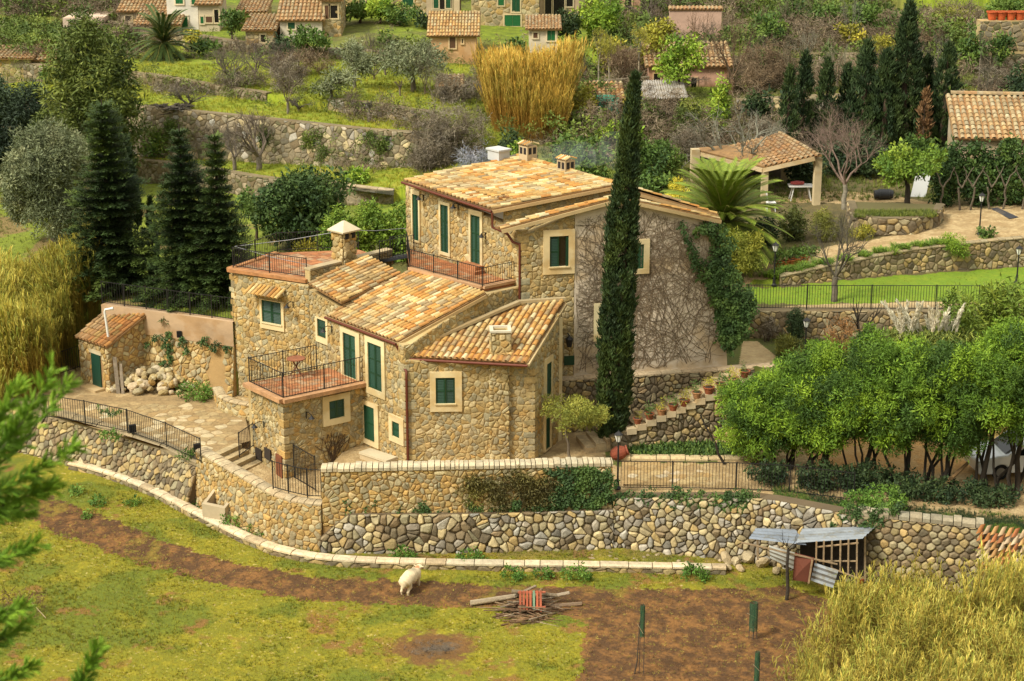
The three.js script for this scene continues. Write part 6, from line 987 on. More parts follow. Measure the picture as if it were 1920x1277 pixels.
// --- grass, weeds and clods on the field
{
  const near = (label, name, n, fn, kind = 'tuft') => { const L = []; for (let i = 0; i < n * 3 && L.length < n; i++) { const e = fn(); if (e) L.push(e); } const t = thing(name, label, 'grass', V(0, 0, 0)); t.userData.kind = 'stuff'; scatter('blades', kind, L, t); };
  const field = (soil) => { const D = rr(44.5, 66), x = rr(-19, 19), base = lineAt(LINES[4], x)[0]; if (D > base - 0.15) return null; if (inZone(Z.soilBand, x + rn() * 0.3, D + rn() * 0.3) !== soil) return null; const q = Math.hypot((x - burnt.x) / 1.32, (D + burnt.z) / 1.18); if (q < 1 && !soil) return null; return V(x, H(x, D) - 0.01, -D); };
  near('short yellow green grass on the field', 'field_grass', 46000, () => { const p = field(false); if (!p) return null; const m = fbm(p.x * 0.55 + 3, -p.z * 0.55, 4); return { p, s: rr(0.05, 0.11) * (m > 0.52 ? 1.3 : 1), up: true, c: ramp(m > 0.5 ? [[0.1, 0.12, 0.003], [0.2, 0.19, 0.005], [0.3, 0.26, 0.008]] : [[0.18, 0.165, 0.004], [0.28, 0.23, 0.006], [0.4, 0.31, 0.012]], R()) }; });
  near('pale straw and stalks lying in the grass', 'straw_litter', 5000, () => { const p = field(false); if (!p) return null; p.y += 0.02; return { p, s: rr(0.05, 0.13), c: ramp([[0.16, 0.08, 0.02], [0.4, 0.3, 0.1], [0.6, 0.5, 0.3]], R()) }; }, 'twig');
  near('charred twigs and ash in the burnt patch', 'ash', 120, () => { const a = R() * 6.28, q = Math.sqrt(R()) * (0.6 + 0.5 * vn(a * 1.5, 3)); const x = burnt.x + Math.cos(a) * q * 0.95, D = -burnt.z + Math.sin(a) * q * 0.85; return { p: V(x, H(x, D) + 0.02, -D), s: rr(0.05, 0.16), c: tint(R() < 0.4 ? [0.02, 0.018, 0.016] : R() < 0.5 ? [0.22, 0.2, 0.18] : [0.16, 0.08, 0.03], 0.2) }; }, 'twig');
  near('dry straw and clods on the ploughed soil', 'straw_litter', 16000, () => { const p = field(true); if (!p) return null; p.y += 0.02; return { p, s: rr(0.05, 0.16), c: R() < 0.25 ? ramp(GREEN.reed, R()) : ramp([[0.04, 0.016, 0.004], [0.15, 0.065, 0.014], [0.36, 0.19, 0.06]], R()) }; }, 'twig');
  near('sparse grass growing through the ploughed soil', 'field_grass', 5000, () => { const p = field(true); if (!p || fbm(p.x * 0.55 + 3, -p.z * 0.55, 4) < 0.52) return null; return { p, s: rr(0.04, 0.1), up: true, c: ramp(GREEN.reedG, R()) }; });
  const meadow = (label, n, test, s0, s1, pal) => near(label, 'meadow_grass', n, () => { const D = rr(74, 116), x = rr(-34, 36); const k = bandOf(x, D); if (!test(x, D, k)) return null; return { p: V(x, H(x, D) - 0.02, -D), s: rr(s0, s1), up: true, c: ramp(pal, vn(x * 0.7, D * 0.7) * 0.8 + R() * 0.4 - 0.1) }; });
  meadow('bright green lawn behind the garden fence', 12000, (x, D, k) => inZone(Z.lawn, x, D), 0.06, 0.12, [[0.12, 0.18, 0.008], [0.18, 0.24, 0.012], [0.28, 0.32, 0.02]]);
  meadow('yellow green meadow grass on the terraces left of the house', 26000, (x, D, k) => x < 1 && k >= 8 && k <= 10, 0.12, 0.3, [[0.16, 0.2, 0.01], [0.27, 0.28, 0.014], [0.45, 0.4, 0.03]]);
  meadow('rough grass on the slopes behind the house and drive', 22000, (x, D, k) => x >= 1 && D > 88 || (k === 10 && x > -2), 0.12, 0.35, GREEN.feather);
  meadow('rough grass on the terrace behind the conifers', 9000, (x, D, k) => x < -6 && D > 76 && k >= 5 && k <= 7, 0.1, 0.25, GREEN.feather);
  near('rough herbs under the bay trees', 'ground_cover', 16000, () => { const x = rr(9.2, 19), D = lineAt(LINES[4], x)[0] + rr(0.05, 2.8) * R() ** 0.6; return { p: V(x, H(x, D), -D), s: rr(0.07, 0.16), up: true, c: ramp(vn(x * 1.2, D * 1.2) > 0.45 ? GREEN.mid : GREEN.dark, R()) }; });
  near('green weeds at the foot of the pot stair', 'ground_cover', 2600, () => { const p = onLevel(rr(1180, 1400), rr(834, 862), 2.06); return { p: at(p, 2.03), s: rr(0.1, 0.28), up: true, c: ramp(GREEN.ivy.map((c, i) => mixc(c, GREEN.mid[i], 0.5)), R()) }; }, 'broad');
}
// weeds one by one: [px, py, width px, how it looks]
const weeds = [[140, 925, 30, 'left of the channel kerb'], [185, 945, 34, 'above the soil band at the left'], [160, 968, 26, 'on the soil band edge at the far left'], [250, 945, 30, 'in the middle of the left field strip'], [265, 880, 52, 'on the dry wall below the middle of the yard fence'], [205, 820, 36, 'on top of the dry wall left of the floodlight'], [350, 855, 34, 'on the wall top under the right floodlight'], [300, 920, 40, 'at the foot of the dry wall'], [355, 948, 36, 'left of the stone trough'], [440, 985, 60, 'right of the stone trough'], [480, 1000, 50, 'under the curved wall'], [755, 1045, 44, 'behind the kerb above the animal'], [880, 1050, 52, 'behind the kerb right of the animal'], [960, 1080, 44, 'in front of the kerb above the woodpile'], [1020, 1080, 36, 'in front of the kerb, second above the woodpile'], [1080, 1080, 54, 'in front of the kerb right of the woodpile'], [1300, 1078, 50, 'in front of the kerb near the boulders'], [1395, 1018, 40, 'beside the tin shelter roof'], [1650, 945, 90, 'under the bay row above the tin shelter'], [1610, 955, 80, 'on the wall corner above the tin shelter'], [365, 740, 66, 'at the foot of the yard wall'], [885, 1000, 40, 'growing out of the boulder wall'], [1630, 965, 60, 'hanging over the block wall']];
for (const [px, py, w, where] of weeds) { const lev = py < 870 ? 2 : px > 1560 && py < 1000 ? 2 : px > 1380 && py < 1030 ? 0.4 : 0.25, p = onLevel(px, py + w * 0.12, lev), m = px2m(-p.z, lev), t = thing('weed_clump', `clump of leafy green weeds ${where}`, 'weeds', p, 'weed clumps'); crown([[0, w * m * 0.22, 0, w * m * 0.5, w * m * 0.3, w * m * 0.4], [w * m * 0.25, w * m * 0.15, 0.05, w * m * 0.3, w * m * 0.2, w * m * 0.3]], { pal: [[0.04, 0.1, 0.007], [0.08, 0.17, 0.012], [0.16, 0.26, 0.03]], kind: 'broad', size: 0.15, k: 1.7, parent: t, name: 'leaves', floor: 0 }); }
// --- ivy and creepers
function ivyOn(label, pts, o = {}) { // pts: [Vector3 on the surface, radius, normal]
  const t = thing(o.name ?? 'ivy', label, o.cat ?? 'ivy', null), L = []; const z = V(0, 0, 1);
  for (const [p, r, n] of pts) { const k = Math.round((o.k ?? 26) * r * r / (0.1 * (o.size ?? 0.2) * 5)); const s = V(-n.z, 0, n.x).negate(); for (let i = 0; i < k; i++) { const a = R() * 6.28, q = Math.sqrt(R()) * r * (0.7 + 0.6 * vn(a * 2, r * 9)), d = rr(0.02, o.thick ?? 0.25) * (1 - (q / r) * 0.5); const pos = p.clone().addScaledVector(s, Math.cos(a) * q).add(V(0, Math.sin(a) * q, 0)).addScaledVector(n, d); const qq = new THREE.Quaternion().setFromUnitVectors(z, n).multiply(new THREE.Quaternion().setFromEuler(EU.set(rn() * 0.5, rn() * 0.5, rn() * 0.8))); L.push({ p: pos, s: (o.size ?? 0.2) * rr(0.7, 1.3), q: qq, c: ramp(o.pal ?? GREEN.ivy, fbm(pos.x * 2, pos.y * 2, 2) * 1.3 - 0.15 + rn() * 0.2) }); } }
  scatter('leaves', o.kind ?? 'flat', L, t); return t;
}
{
  const pl = roofPts.pl, W = (px, py) => { const h = pl.hit(px, py); return pl.P(h.s, h.v, 0.03); }, n = pl.n;
  const pts = [[1345, 432, 16], [1325, 425, 14], [1310, 428, 10], [1352, 455, 22], [1345, 480, 22], [1352, 505, 26], [1360, 530, 30], [1352, 555, 26], [1372, 560, 34], [1385, 580, 30], [1372, 600, 30], [1365, 625, 26], [1378, 615, 26], [1358, 585, 24], [1340, 535, 18], [1276, 424, 5], [1280, 436, 6], [1286, 450, 7], [1292, 462, 8], [1300, 478, 9], [1308, 495, 11], [1318, 510, 14], [1330, 520, 14], [1362, 640, 14], [1390, 560, 22], [1366, 655, 8]];
  ivyOn('dark green ivy climbing the right corner of the plastered gable', pts.map(([x, y, r]) => [W(x, y), r * px2m(69, 7) * 1.05, n]), { size: 0.2, thick: 0.55, k: 30 });
  // bare creeper
  const t = thing('bare_creeper', 'leafless brown creeper stems spread over the plastered gable', 'creeper'), mb = new MB(), P = (s, v) => pl.P(s, v, 0.025 + 0.012 * R()), top = (s) => 9.6 + 1.3 * (1 - Math.abs(s - 1.9) / 4);
  const walk = (s, v, a, r, n, depth) => { const pts = [P(s, v)]; for (let i = 0; i < n; i++) { a += rn() * 0.42 + (depth ? 0.02 * (1.57 - a) : 0.05 * (1.57 - a)); s += Math.cos(a) * 0.17; v += Math.sin(a) * 0.17; if (s < 0.05 || s > pl.len + 0.1 + (9.5 - v) * 0.09 || v < 4.25 || v > top(s)) break; pts.push(P(s, v)); if (depth < 3 && R() < (depth ? 0.13 : 0.3)) walk(s, v, a + (R() < 0.5 ? -1 : 1) * rr(0.5, 1.2), r * 0.72, Math.round(n * rr(0.4, 0.8)), depth + 1); } if (pts.length > 2) { mb.color(tint([0.36, 0.26, 0.16], 0.2)); mb.tube(pts, pts.map((_, i) => lerp(r, r * 0.5, i / pts.length)), 3, false); } };
  for (let i = 0; i < 7; i++) walk(rr(2.2, 3.8), 4.3, 1.57 + rn() * 1.6, 0.015, 46, 0); for (let i = 0; i < 32; i++) walk(rr(0.2, 5.8), 4.3 + R() * 0.3, 1.57 + rn() * 0.8, 0.01, 30, 1); for (let i = 0; i < 36; i++) walk(rr(0.2, 5.8), rr(4.5, 9.5), R() * 3.14, 0.008, 18, 2);
  mb.build('stems', M.bark, t);
  // parapet greenery
  const PW = (px, py) => { const q = onLine(4, px, 0.0); return at(q.p, hgt(py, q.p)); }, nz = V(0, 0, 1), sc = px2m(60, 2);
  const band = (x0, x1, y0, y1, n, r0, r1) => Array.from({ length: n }, () => [PW(rr(x0, x1), rr(y0, y1)), rr(r0, r1) * sc, nz]);
  ivyOn('dry brownish creeper hanging over the middle of the parapet wall', band(872, 1040, 890, 945, 46, 8, 22), { pal: [[0.07, 0.06, 0.012], [0.13, 0.11, 0.025], [0.2, 0.17, 0.03]], kind: 'fine', size: 0.22, thick: 0.2, k: 16 });
  ivyOn('fresh green ivy hanging over the right end of the parapet wall', band(1035, 1142, 880, 950, 46, 9, 20).concat(band(940, 1040, 940, 955, 8, 8, 14)), { pal: GREEN.ivy, size: 0.17, thick: 0.25, k: 22 });
  ivyOn('thin green creeper on the ledge of the boulder wall', band(750, 880, 955, 975, 18, 5, 11).concat(band(880, 1000, 950, 968, 12, 5, 10)).concat(band(1150, 1420, 922, 950, 46, 6, 15).concat(band(1560, 1680, 945, 985, 16, 8, 16)).concat(band(640, 1140, 935, 965, 30, 5, 11))), { pal: GREEN.ivy, size: 0.15, thick: 0.15, k: 20 });
  const YW = (px, py) => { const q = onLine(5, px, -0.12); return at(q.p, hgt(py, q.p)); }; ivyOn('dark green creeper patches hanging down the yard wall', [[318, 630, 10], [320, 650, 11], [322, 672, 12], [312, 690, 14], [345, 640, 9], [352, 655, 8], [388, 640, 9], [408, 648, 9], [430, 652, 7], [300, 630, 7], [282, 648, 6]].map(([x, y, r]) => [YW(x, y), r * px2m(72, 3), nz]), { size: 0.16, thick: 0.3, k: 30 });
  ivyOn('leafy creeper hanging over the left part of the yard fence', [[190, 766, 8], [205, 770, 9], [218, 772, 8], [228, 768, 6]].map(([x, y, r]) => [onLevel(x, y + 36, 2.1).add(V(0, 0.8, 0.05)), r * px2m(67, 3), nz]), { size: 0.13, thick: 0.1, k: 18 });
  const fw = panel(SF, SR); const FW = (x, y) => { const h = fw.hit(x, y); return fw.P(h.s, h.v, 0.05); }; const tw = thing('bare_creeper', 'small leafless creeper on the tower wall under its window', 'creeper'), mc = new MB([0.16, 0.09, 0.04]); const b0 = fw.hit(620, 868); for (let i = 0; i < 26; i++) { const pts = []; let s = b0.s, v = b0.v - 0.1, a = 1.57 + rn() * 0.5; for (let k = 0; k < 12; k++) { pts.push(fw.P(s, v, 0.05)); a += rn() * 0.5; s += Math.cos(a) * 0.12; v += Math.sin(a) * 0.12; } mc.tube(pts, 0.012, 3, false); } mc.build('stems', M.bark, tw);
}
// --- pots on the stair and by the lamp
[[1196, 0.17], [1218, 0.18], [1240, 0.19], [1262, 0.19], [1283, 0.2], [1306, 0.19], [1328, 0.21], [1350, 0.19], [1372, 0.22], [1394, 0.2]].forEach(([px, r], i) => {
  const p = stairAt(px), ord = ['lowest', 'second', 'third', 'fourth', 'fifth', 'sixth', 'seventh', 'eighth', 'ninth', 'topmost'][i]; const g = pot(p, r, r * 1.3, `terracotta pot with small plants, ${ord} on the garden stair`, 'pots on the garden stair', i % 3 === 2 ? [0.5, 0.24, 0.1] : [0.34, 0.1, 0.035]);
  crown([[0, r * 1.3 + 0.14, 0, r * rr(0.7, 1.1), 0.2, r]], { pal: i % 2 ? GREEN.mid : GREEN.yellow, kind: 'fine', size: 0.16, k: 1.2, parent: g, name: 'plant' });
});
[[1460, 505], [1472, 502], [1484, 500], [1496, 497], [1508, 494]].forEach(([px, py], i) => { const p = ground(px, py, 72), g = pot(p, 0.2, 0.34, `orange pot with a green plant, ${['first', 'second', 'third', 'fourth', 'fifth'][i]} from the lamp post on the garden path`, 'pots beside the garden path', [0.5, 0.16, 0.03]); crown([[0, 0.55, 0, 0.28, 0.3, 0.28]], { pal: GREEN.mid, kind: 'broad', size: 0.2, k: 1.3, parent: g, name: 'plant' }); });
// --- garden right of the house
roundTree('yellowish rounded shrub tree right of the gable ivy', 'tree', 1392, gd(1395, 530, 70), 424, 92, { pal: GREEN.yellow.map((c, i) => mixc(c, GREEN.mid[i], 0.35)), kind: 'fine', size: 0.24, k: 1.7, clear: 0.25, tr: 0.06 });
palm('large date palm with arching fronds behind the right roof slope', 1352, 79, 286, 215, { trunk: 0.32, n: 140, pal: [[0.08, 0.13, 0.006], [0.16, 0.22, 0.01], [0.34, 0.34, 0.03]] });
palm('date palm in the village gardens at the top left', 308, 118, 55, 118, { trunk: 0.45, n: 60, pal: [[0.03, 0.06, 0.01], [0.06, 0.1, 0.014], [0.13, 0.16, 0.02]] });
bareTree('bare grey tree with an open crown standing on the lawn', 1565, gd(1565, 565, 70), 380, 175, { depth: 6, clear: 0.25, r: 0.12, bark: BARK.grey, spread: 0.8 });
bareTree('tall bare pale tree in front of the open tiled shelter', 1582, gd(1582, 392, 82), 180, 200, { depth: 7, clear: 0.22, r: 0.11, bark: BARK.pale, open: 0.6 });
bareTree('wide bare fig tree behind the palm', 1385, 92, 188, 230, { depth: 6, clear: 0.12, r: 0.16, bark: [0.33, 0.29, 0.22], open: 1.3, lift: 0.05 });
bareTree('small gnarled dark tree above the bay row', 1612, 71.6, 562, 70, { depth: 3, clear: 0.3, r: 0.1, bark: BARK.dark, open: 1, main: 3, spread: 0.6 });
roundTree('orange tree with a glossy green crown in the planter bed', 'orange tree', 1702, gd(1700, 400, 80), 268, 118, { pal: GREEN.bright.map((c, i) => mixc(c, GREEN.mid[i], 0.35)), size: 0.28, k: 1.7, clear: 0.28, tr: 0.13, dh: 0.4, bark: BARK.dark });
for (const [px, py, w, top, lab, o] of [
  [1490, 640, 40, 570, 'dark rosemary bush against the lower garden wall', { kind: 'fine', pal: GREEN.dark }], [1475, 668, 60, 628, 'olive coloured bush beside the lower garden path', { kind: 'fine', pal: GREEN.yellow.map((c, i) => mixc(c, GREEN.dark[i], 0.6)) }], [1525, 668, 50, 640, 'bright green bush beside the garden lamp', { pal: GREEN.mid }],
  [1572, 655, 66, 590, 'rust brown dry bush against the lower garden wall', { kind: 'twig', pal: GREEN.brown.map((c) => mixc(c, [0.5, 0.22, 0.05], 0.4)), k: 4.5, size: 0.5 }], [1440, 640, 40, 590, 'grey twiggy bush beside the gable corner', { kind: 'twig', pal: GREEN.grey, k: 3, size: 0.5 }],
  [1790, 478, 60, 440, 'bright yellow green bush at the bend of the upper drive', { pal: GREEN.bright, kind: 'fine' }], [1850, 445, 36, 428, 'small dark bush at the foot of the drive lamp', { pal: GREEN.mid }],
  [1430, 462, 70, 400, 'dark bush on the bank beside the palm', { pal: GREEN.dark }], [1490, 448, 70, 388, 'dense dark bush below the planter bed', { pal: GREEN.dark.map((c, i) => mixc(c, GREEN.yellow[i], 0.2)) }], [1545, 448, 80, 396, 'olive green bush left of the planter bed', { pal: GREEN.yellow.map((c, i) => mixc(c, GREEN.dark[i], 0.55)), kind: 'fine' }], [1610, 446, 60, 424, 'small yellow green bush under the planter bed', { pal: GREEN.yellow, kind: 'fine' }],
  [1505, 480, 60, 462, 'leafy green plants behind the orange pots', { pal: GREEN.mid }], [1250, 330, 70, 265, 'green thicket right of the tall cypress top', { pal: GREEN.mid }], [1270, 400, 60, 340, 'yellow flowering bush left of the palm', { pal: [[0.4, 0.35, 0.02], [0.6, 0.5, 0.03], [0.7, 0.6, 0.06]], kind: 'fine' }],
]) shrub(lab, 'shrub', px, gd(px, py, 68), top, w, o);
[[1450, 540, 26], [1480, 528, 30], [1512, 520, 34], [1546, 508, 36], [1580, 500, 38], [1616, 494, 38], [1652, 487, 38], [1688, 480, 38], [1722, 474, 34], [1752, 470, 30]].forEach(([px, py, w], i) => { const q = onLine(7, px, 0.35), p = at(q.p, q.up), t = thing('strap_leaf_plant', `clump of strap leaved agapanthus along the wall top, number ${['one', 'two', 'three', 'four', 'five', 'six', 'seven', 'eight', 'nine', 'ten'][i]} from the lamp`, 'plant', p, 'agapanthus along the lawn wall'); const L = []; for (let k = 0; k < 26; k++) L.push({ p: V(rn() * 0.45, 0, rn() * 0.3), s: rr(0.35, 0.55), up: true, c: ramp([[0.06, 0.13, 0.008], [0.12, 0.2, 0.012], [0.2, 0.28, 0.02]], R()) }); scatter('leaves', 'strap', L, t); });
{ // pampas grass
  const b = station(1735, 69.5), t = thing('pampas_grass', 'pampas grass with tall cream plumes above the bay row', 'pampas grass', b), L = []; for (let i = 0; i < 120; i++) L.push({ p: V(rn() * 1.2, 0, rn() * 0.6), s: V(1.4, 2.2, 1.4), up: true, c: ramp(GREEN.feather, R()) }); scatter('leaves', 'strap', L, t);
  for (let i = 0; i < 26; i++) { const x0 = rr(-1, 1), tip = onLevel(0, 0, 1); const px = 1655 + (i / 25) * 150 + rn() * 8, D = 69.5 + rn() * 0.5, e = atDist(px, rr(562, 600), D).sub(b), s = V(x0 + (e.x) * 0.3, 0.3, 0), mb = new MB(tint([0.97, 0.88, 0.66], 0.04)), d = e.clone().sub(s), f = (k) => s.clone().addScaledVector(d, k).add(V(0, -0.25 * k * (1 - k), 0)); mb.tube([f(0), f(0.5), f(0.62)], 0.012, 4); mb.tube([f(0.6), f(0.8), f(1)], [0.01, 0.015, 0.005], 4); for (let k = 0; k < 170; k++) { const u = rr(0.56, 0.98), q = f(u).add(rdir().multiplyScalar(0.05 * Math.sin((u - 0.5) * 6.2))); leafAt(mb, q, d.clone().normalize().add(rdir().multiplyScalar(0.4)).normalize(), rdir(), 0.18, 0.034); } mb.build('plume', M.leafWarm ?? M.wood, t); }
}
for (const [px, D, top, w, where] of [[1800, 70.5, 548, 110, 'left'], [1875, 71.5, 530, 130, 'right']]) shrub(`wispy bamboo mass above the bay row, ${where} part`, 'bamboo', px, D, top, w, { kind: 'fine', pal: GREEN.feather.map((c, i) => mixc(c, GREEN.bright[i], 0.4)), size: 0.4, k: 2, name: 'bamboo_clump', lobes: 9 });
// --- foreground conifer at the left, a few metres from the camera
{
  const D = 6.5, t = thing('young_conifer', 'blurred bright green conifer sprays close to the camera at the left edge', 'conifer', V(-1.9, H(-1.9, D), -D)), O = t.position, L = [], wood = new MB([0.12, 0.1, 0.04]), tip = (px, py, d = D) => atDist(px, py, d).sub(O); const trunkTop = tip(-620, 700);
  const tr = new MB([0.1, 0.07, 0.04]); limb(tr, V(0, -0.3, 0), trunkTop, 0.09, 0.03, 8, 0.02); tr.build('trunk', M.bark, t);
  const stems = [[[-200, 1010], [20, 880], [98, 690]], [[-200, 1020], [10, 900], [125, 720]], [[-200, 1020], [30, 915], [135, 840]], [[-200, 1030], [20, 940], [95, 915]], [[-220, 1120], [-20, 1060], [72, 1020]], [[-240, 1220], [-40, 1180], [40, 1140]], [[-220, 1290], [-30, 1230], [45, 1170]], [[-160, 980], [-20, 820], [30, 730]], [[-160, 1000], [-10, 860], [60, 760]], [[-200, 1040], [-30, 960], [50, 960]], [[100, 1420], [140, 1300], [185, 1215]], [[-200, 1060], [-20, 900], [0, 780]], [[-160, 1330], [-20, 1290], [60, 1250]]];
  for (const st of stems) { const dd = D + rn() * 0.35, P = st.map(([x, y]) => tip(x, y, dd)), cv = new THREE.QuadraticBezierCurve3(...P), m = new THREE.Vector3(); wood.tube([0, 0.25, 0.5, 0.75, 1].map((k) => cv.getPoint(k)), [0.008, 0.006, 0.004, 0.003, 0.0015], 5, false);
    for (let k = 0; k < 130; k++) { const u = rr(0.28, 1), p = cv.getPoint(u), tg = cv.getTangent(u), sd = rdir().multiplyScalar(0.75), d = tg.clone().add(sd).normalize(); const q = new THREE.Quaternion().setFromUnitVectors(V(0, 1, 0), d); L.push({ p: p.clone().addScaledVector(d, 0.03), s: V(0.3, 1, 0.3).multiplyScalar(rr(0.05, 0.085) * (1.15 - 0.4 * u)), q, c: ramp([[0.07, 0.16, 0.006], [0.17, 0.31, 0.012], [0.36, 0.5, 0.03]], u * 0.6 + rn() * 0.3) }); } }
  wood.build('twigs', M.bark, t); scatter('needles', 'needle', L, t);
}
// ------------------------------------------------------------------ planting further back
seed(303);
const CY = [[1474, 97, 126, 30, 'leftmost of the group'], [1503, 98.5, 100, 42, 'second from the left in the group'], [1545, 98, 113, 38, 'third from the left in the group'], [1582, 99, 122, 36, 'slim one left of the broad pair'], [1617, 97.5, 80, 66, 'broad one left of the tallest'], [1655, 96.5, 96, 66, 'bushy one just left of the tallest'], [1690, 97, 6, 72, 'tallest of the group'], [1730, 98, 106, 34, 'thin one right of the tallest'], [1766, 97, 84, 66, 'rightmost of the group']];
for (const [px, D, top, w, lab] of CY) cypressTree(`dark cypress behind the drive, ${lab}`, px, D, top, w * 1.3, { size: 0.36, k: 3.4, group: 'cypresses behind the drive', pal: GREEN.cypress.map((c, i) => mixc(c, GREEN.dark[i], 0.5)), prof: (u) => Math.pow(1 - u, 0.7) * (0.6 + Math.min(0.4, u * 2)) });
cypressTree('dead brown cypress between the green ones', 1728, 95.5, 170, 30, { size: 0.3, k: 2.2, pal: GREEN.brown.map((c) => mixc(c, [0.2, 0.09, 0.03], 0.4)) });
// evergreen hedge in front of the tiled house at the right
for (const [i, [px, w]] of [[1775, 70], [1830, 90], [1890, 90], [1950, 90]].entries()) { const t = shrub(`dark clipped ficus hedge in front of the tiled roof, ${['first', 'second', 'third', 'last'][i]} bush from the left`, 'hedge', px, 86.6, 262, w, { pal: GREEN.ivy, size: 0.28, k: 2.6, lobes: 10, name: 'hedge_bush', deep: 0.6 }); const mb = new MB(BARK.grey); for (const dx of [-0.5, 0.4]) { limb(mb, V(dx, -0.1, 1), V(dx + rn() * 0.2, 1.1, 1.1), 0.06, 0.05, 5); limb(mb, V(dx, 1.1, 1.1), V(dx - 0.5, 2.1, 1.1), 0.045, 0.02, 5); limb(mb, V(dx, 1.1, 1.1), V(dx + 0.5, 2.1, 1.1), 0.045, 0.02, 5); } mb.build('trunk', M.bark, t); }
const RT = [ // label, px, D, top, w, options
  ['grey green olive tree, upright, left one on the bright meadow', 664, 107, 72, 80, 'olive'], ['grey green olive tree, widest one on the bright meadow', 775, 107, 70, 125, 'olive'], ['grey green olive bush tree at the edge of the meadow wall', 622, 103.8, 128, 85, 'olive'],
  ['dark round tree in front of the white village house', 435, 123, 8, 46, 'mid'], ['round green citrus tree right of the palm', 382, 120, 76, 56, 'mid'], ['rounded grey green bush below the palm', 345, 119, 112, 50, 'olive'], ['yellow green bush in the village terrace', 363, 122.5, 52, 30, 'yellow'],
  ['pine-like green tree beside the white walled house', 582, 117, 42, 70, 'mid'], ['dark bush below the white walled house', 530, 118, 68, 50, 'dark'], ['dense green tree in the village, left of three', 672, 127, 2, 70, 'mid'], ['bright green tree in the village, middle of three', 712, 126.5, -8, 60, 'bright'], ['dense green tree in the village, right of three', 752, 126, 4, 80, 'mid'], ['dark ivy covered tree beside the balcony house', 800, 125, 30, 44, 'dark'],
  ['bright green tree right of the green garage door', 1120, 122, -10, 90, 'bright'], ['dark green tree right of the white hut', 1060, 121, 10, 60, 'dark'], ['yellow flowering tree in front of the white hut', 1140, 114, 58, 60, 'yellow'], ['yellow green tree above the pink house', 1230, 118, 30, 70, 'yellow'], ['bright green orange tree beside the pink house', 1275, 106.5, 66, 96, 'brightO'], ['yellow bush left of the pink house', 1222, 112, 60, 50, 'yellow'],
  ['round orange tree above the cypresses, left', 1435, 116, 18, 70, 'mid'], ['round orange tree on the upper grove, second', 1478, 122, 0, 80, 'mid'], ['green tree on the upper grove, third', 1555, 121, 0, 80, 'mid'], ['yellow green olive on the upper grove, fourth', 1600, 117, 45, 60, 'yellow'], ['dark green tree on the upper grove, fifth', 1625, 121, 2, 70, 'mid'], ['dark green orange tree at the terrace left of the leftmost cypress', 1450, 112, 88, 60, 'mid'], ['wide olive on the upper right slope', 1790, 119, 12, 90, 'yellowO'], ['small orange tree on the upper right terrace', 1820, 110.5, 52, 52, 'mid'], ['second small orange tree on the upper right terrace', 1872, 110.5, 46, 48, 'mid'], ['yellow green shrub tree right of the cypress group', 1806, 98, 150, 44, 'yellowO'], ['dark araucaria-like tree left of the cypress group', 1421, 100, 158, 50, 'dark'], ['big bush behind the red pots', 1900, 117, -20, 110, 'mid'], ['olive at the top left meadow', 165, 131, 10, 60, 'feather'], ['bush above the left low building', 60, 128, 80, 44, 'mid'], ['dark trees at the top left corner', 15, 139, -10, 70, 'dark'],
];
for (const [lab, px, D, top, w, k] of RT) { const ol = k === 'olive' || k === 'yellowO'; roundTree(lab, ol ? 'olive tree' : 'tree', px, D, top, w, { pal: k === 'yellowO' ? GREEN.feather.map((c, i) => mixc(c, GREEN.yellow[i], 0.3)) : k === 'brightO' ? GREEN.bright : GREEN[k], kind: ol || k === 'feather' ? 'fine' : 'broad', size: 0.36, k: ol ? 1.2 : 1.9, clear: ol ? 0.22 : 0.12, lobes: 9, name: ol ? 'olive_tree' : 'leafy_tree', bark: ol ? BARK.grey : BARK.brown }); }
const BT = [['bare grey tree on the terrace in front of the big terrace wall', 318, 103.2, 195, 110], ['bare grey tree on the grass strip left of the tank', 486, 98.4, 200, 130], ['bare twiggy tree beside it on the grass strip', 440, 98.6, 215, 90], ['grey bare tree above the big wall', 432, 107.5, 88, 90], ['slim bare tree at the meadow edge', 540, 102.5, 110, 70], ['bare almond tree in the village garden', 690, 113, 48, 56], ['bare brown tree in the upper grove, large', 1372, 107.5, 18, 120], ['bare pale tree in the upper grove above the shelter', 1505, 112, 38, 80], ['bare pale pollarded tree at the top', 1592, 117, -20, 60], ['bare light grey tree between orange trees', 1570, 108, 60, 70], ['bare twiggy tree behind the dead cypress', 1745, 106, 50, 100], ['bare tree at the right upper terrace', 1850, 103, 60, 60], ['tall bare poplar, left one above the net shed', 1122, 109.5, 50, 40], ['tall bare poplar, second one above the net shed', 1141, 109, 60, 36], ['tall bare poplar beside the cypress tip', 1197, 110, 40, 44], ['bare reddish tree left of the pink house', 1170, 111, 70, 60], ['bare brown tree beside the pink wall', 1310, 115, 10, 70], ['dark bare post-like tree on the small terrace', 693, 101, 185, 12], ['bare tree right of the golden canes', 1095, 106, 90, 60], ['bare tree at the left in front of the oak', 110, 103, 150, 50], ['thin bare tree on the meadow', 750, 105.5, 150, 24], ['bare tree above the right hand retaining wall', 1835, 107, 35, 40]];
for (const [lab, px, D, top, w] of BT) bareTree(lab, px, D, top, w, { depth: w > 80 ? 6 : w < 30 ? 3 : 5, clear: w < 50 ? 0.4 : 0.2, bark: /pale|poplar|light/.test(lab) ? BARK.pale : /brown|red/.test(lab) ? [0.24, 0.15, 0.08] : [0.22, 0.18, 0.13], r: /post/.test(lab) ? 0.12 : Math.max(0.05, w * 0.0011), buds: /poplar/.test(lab) ? 60 : 0, open: w < 50 ? 0.35 : 0.8 });
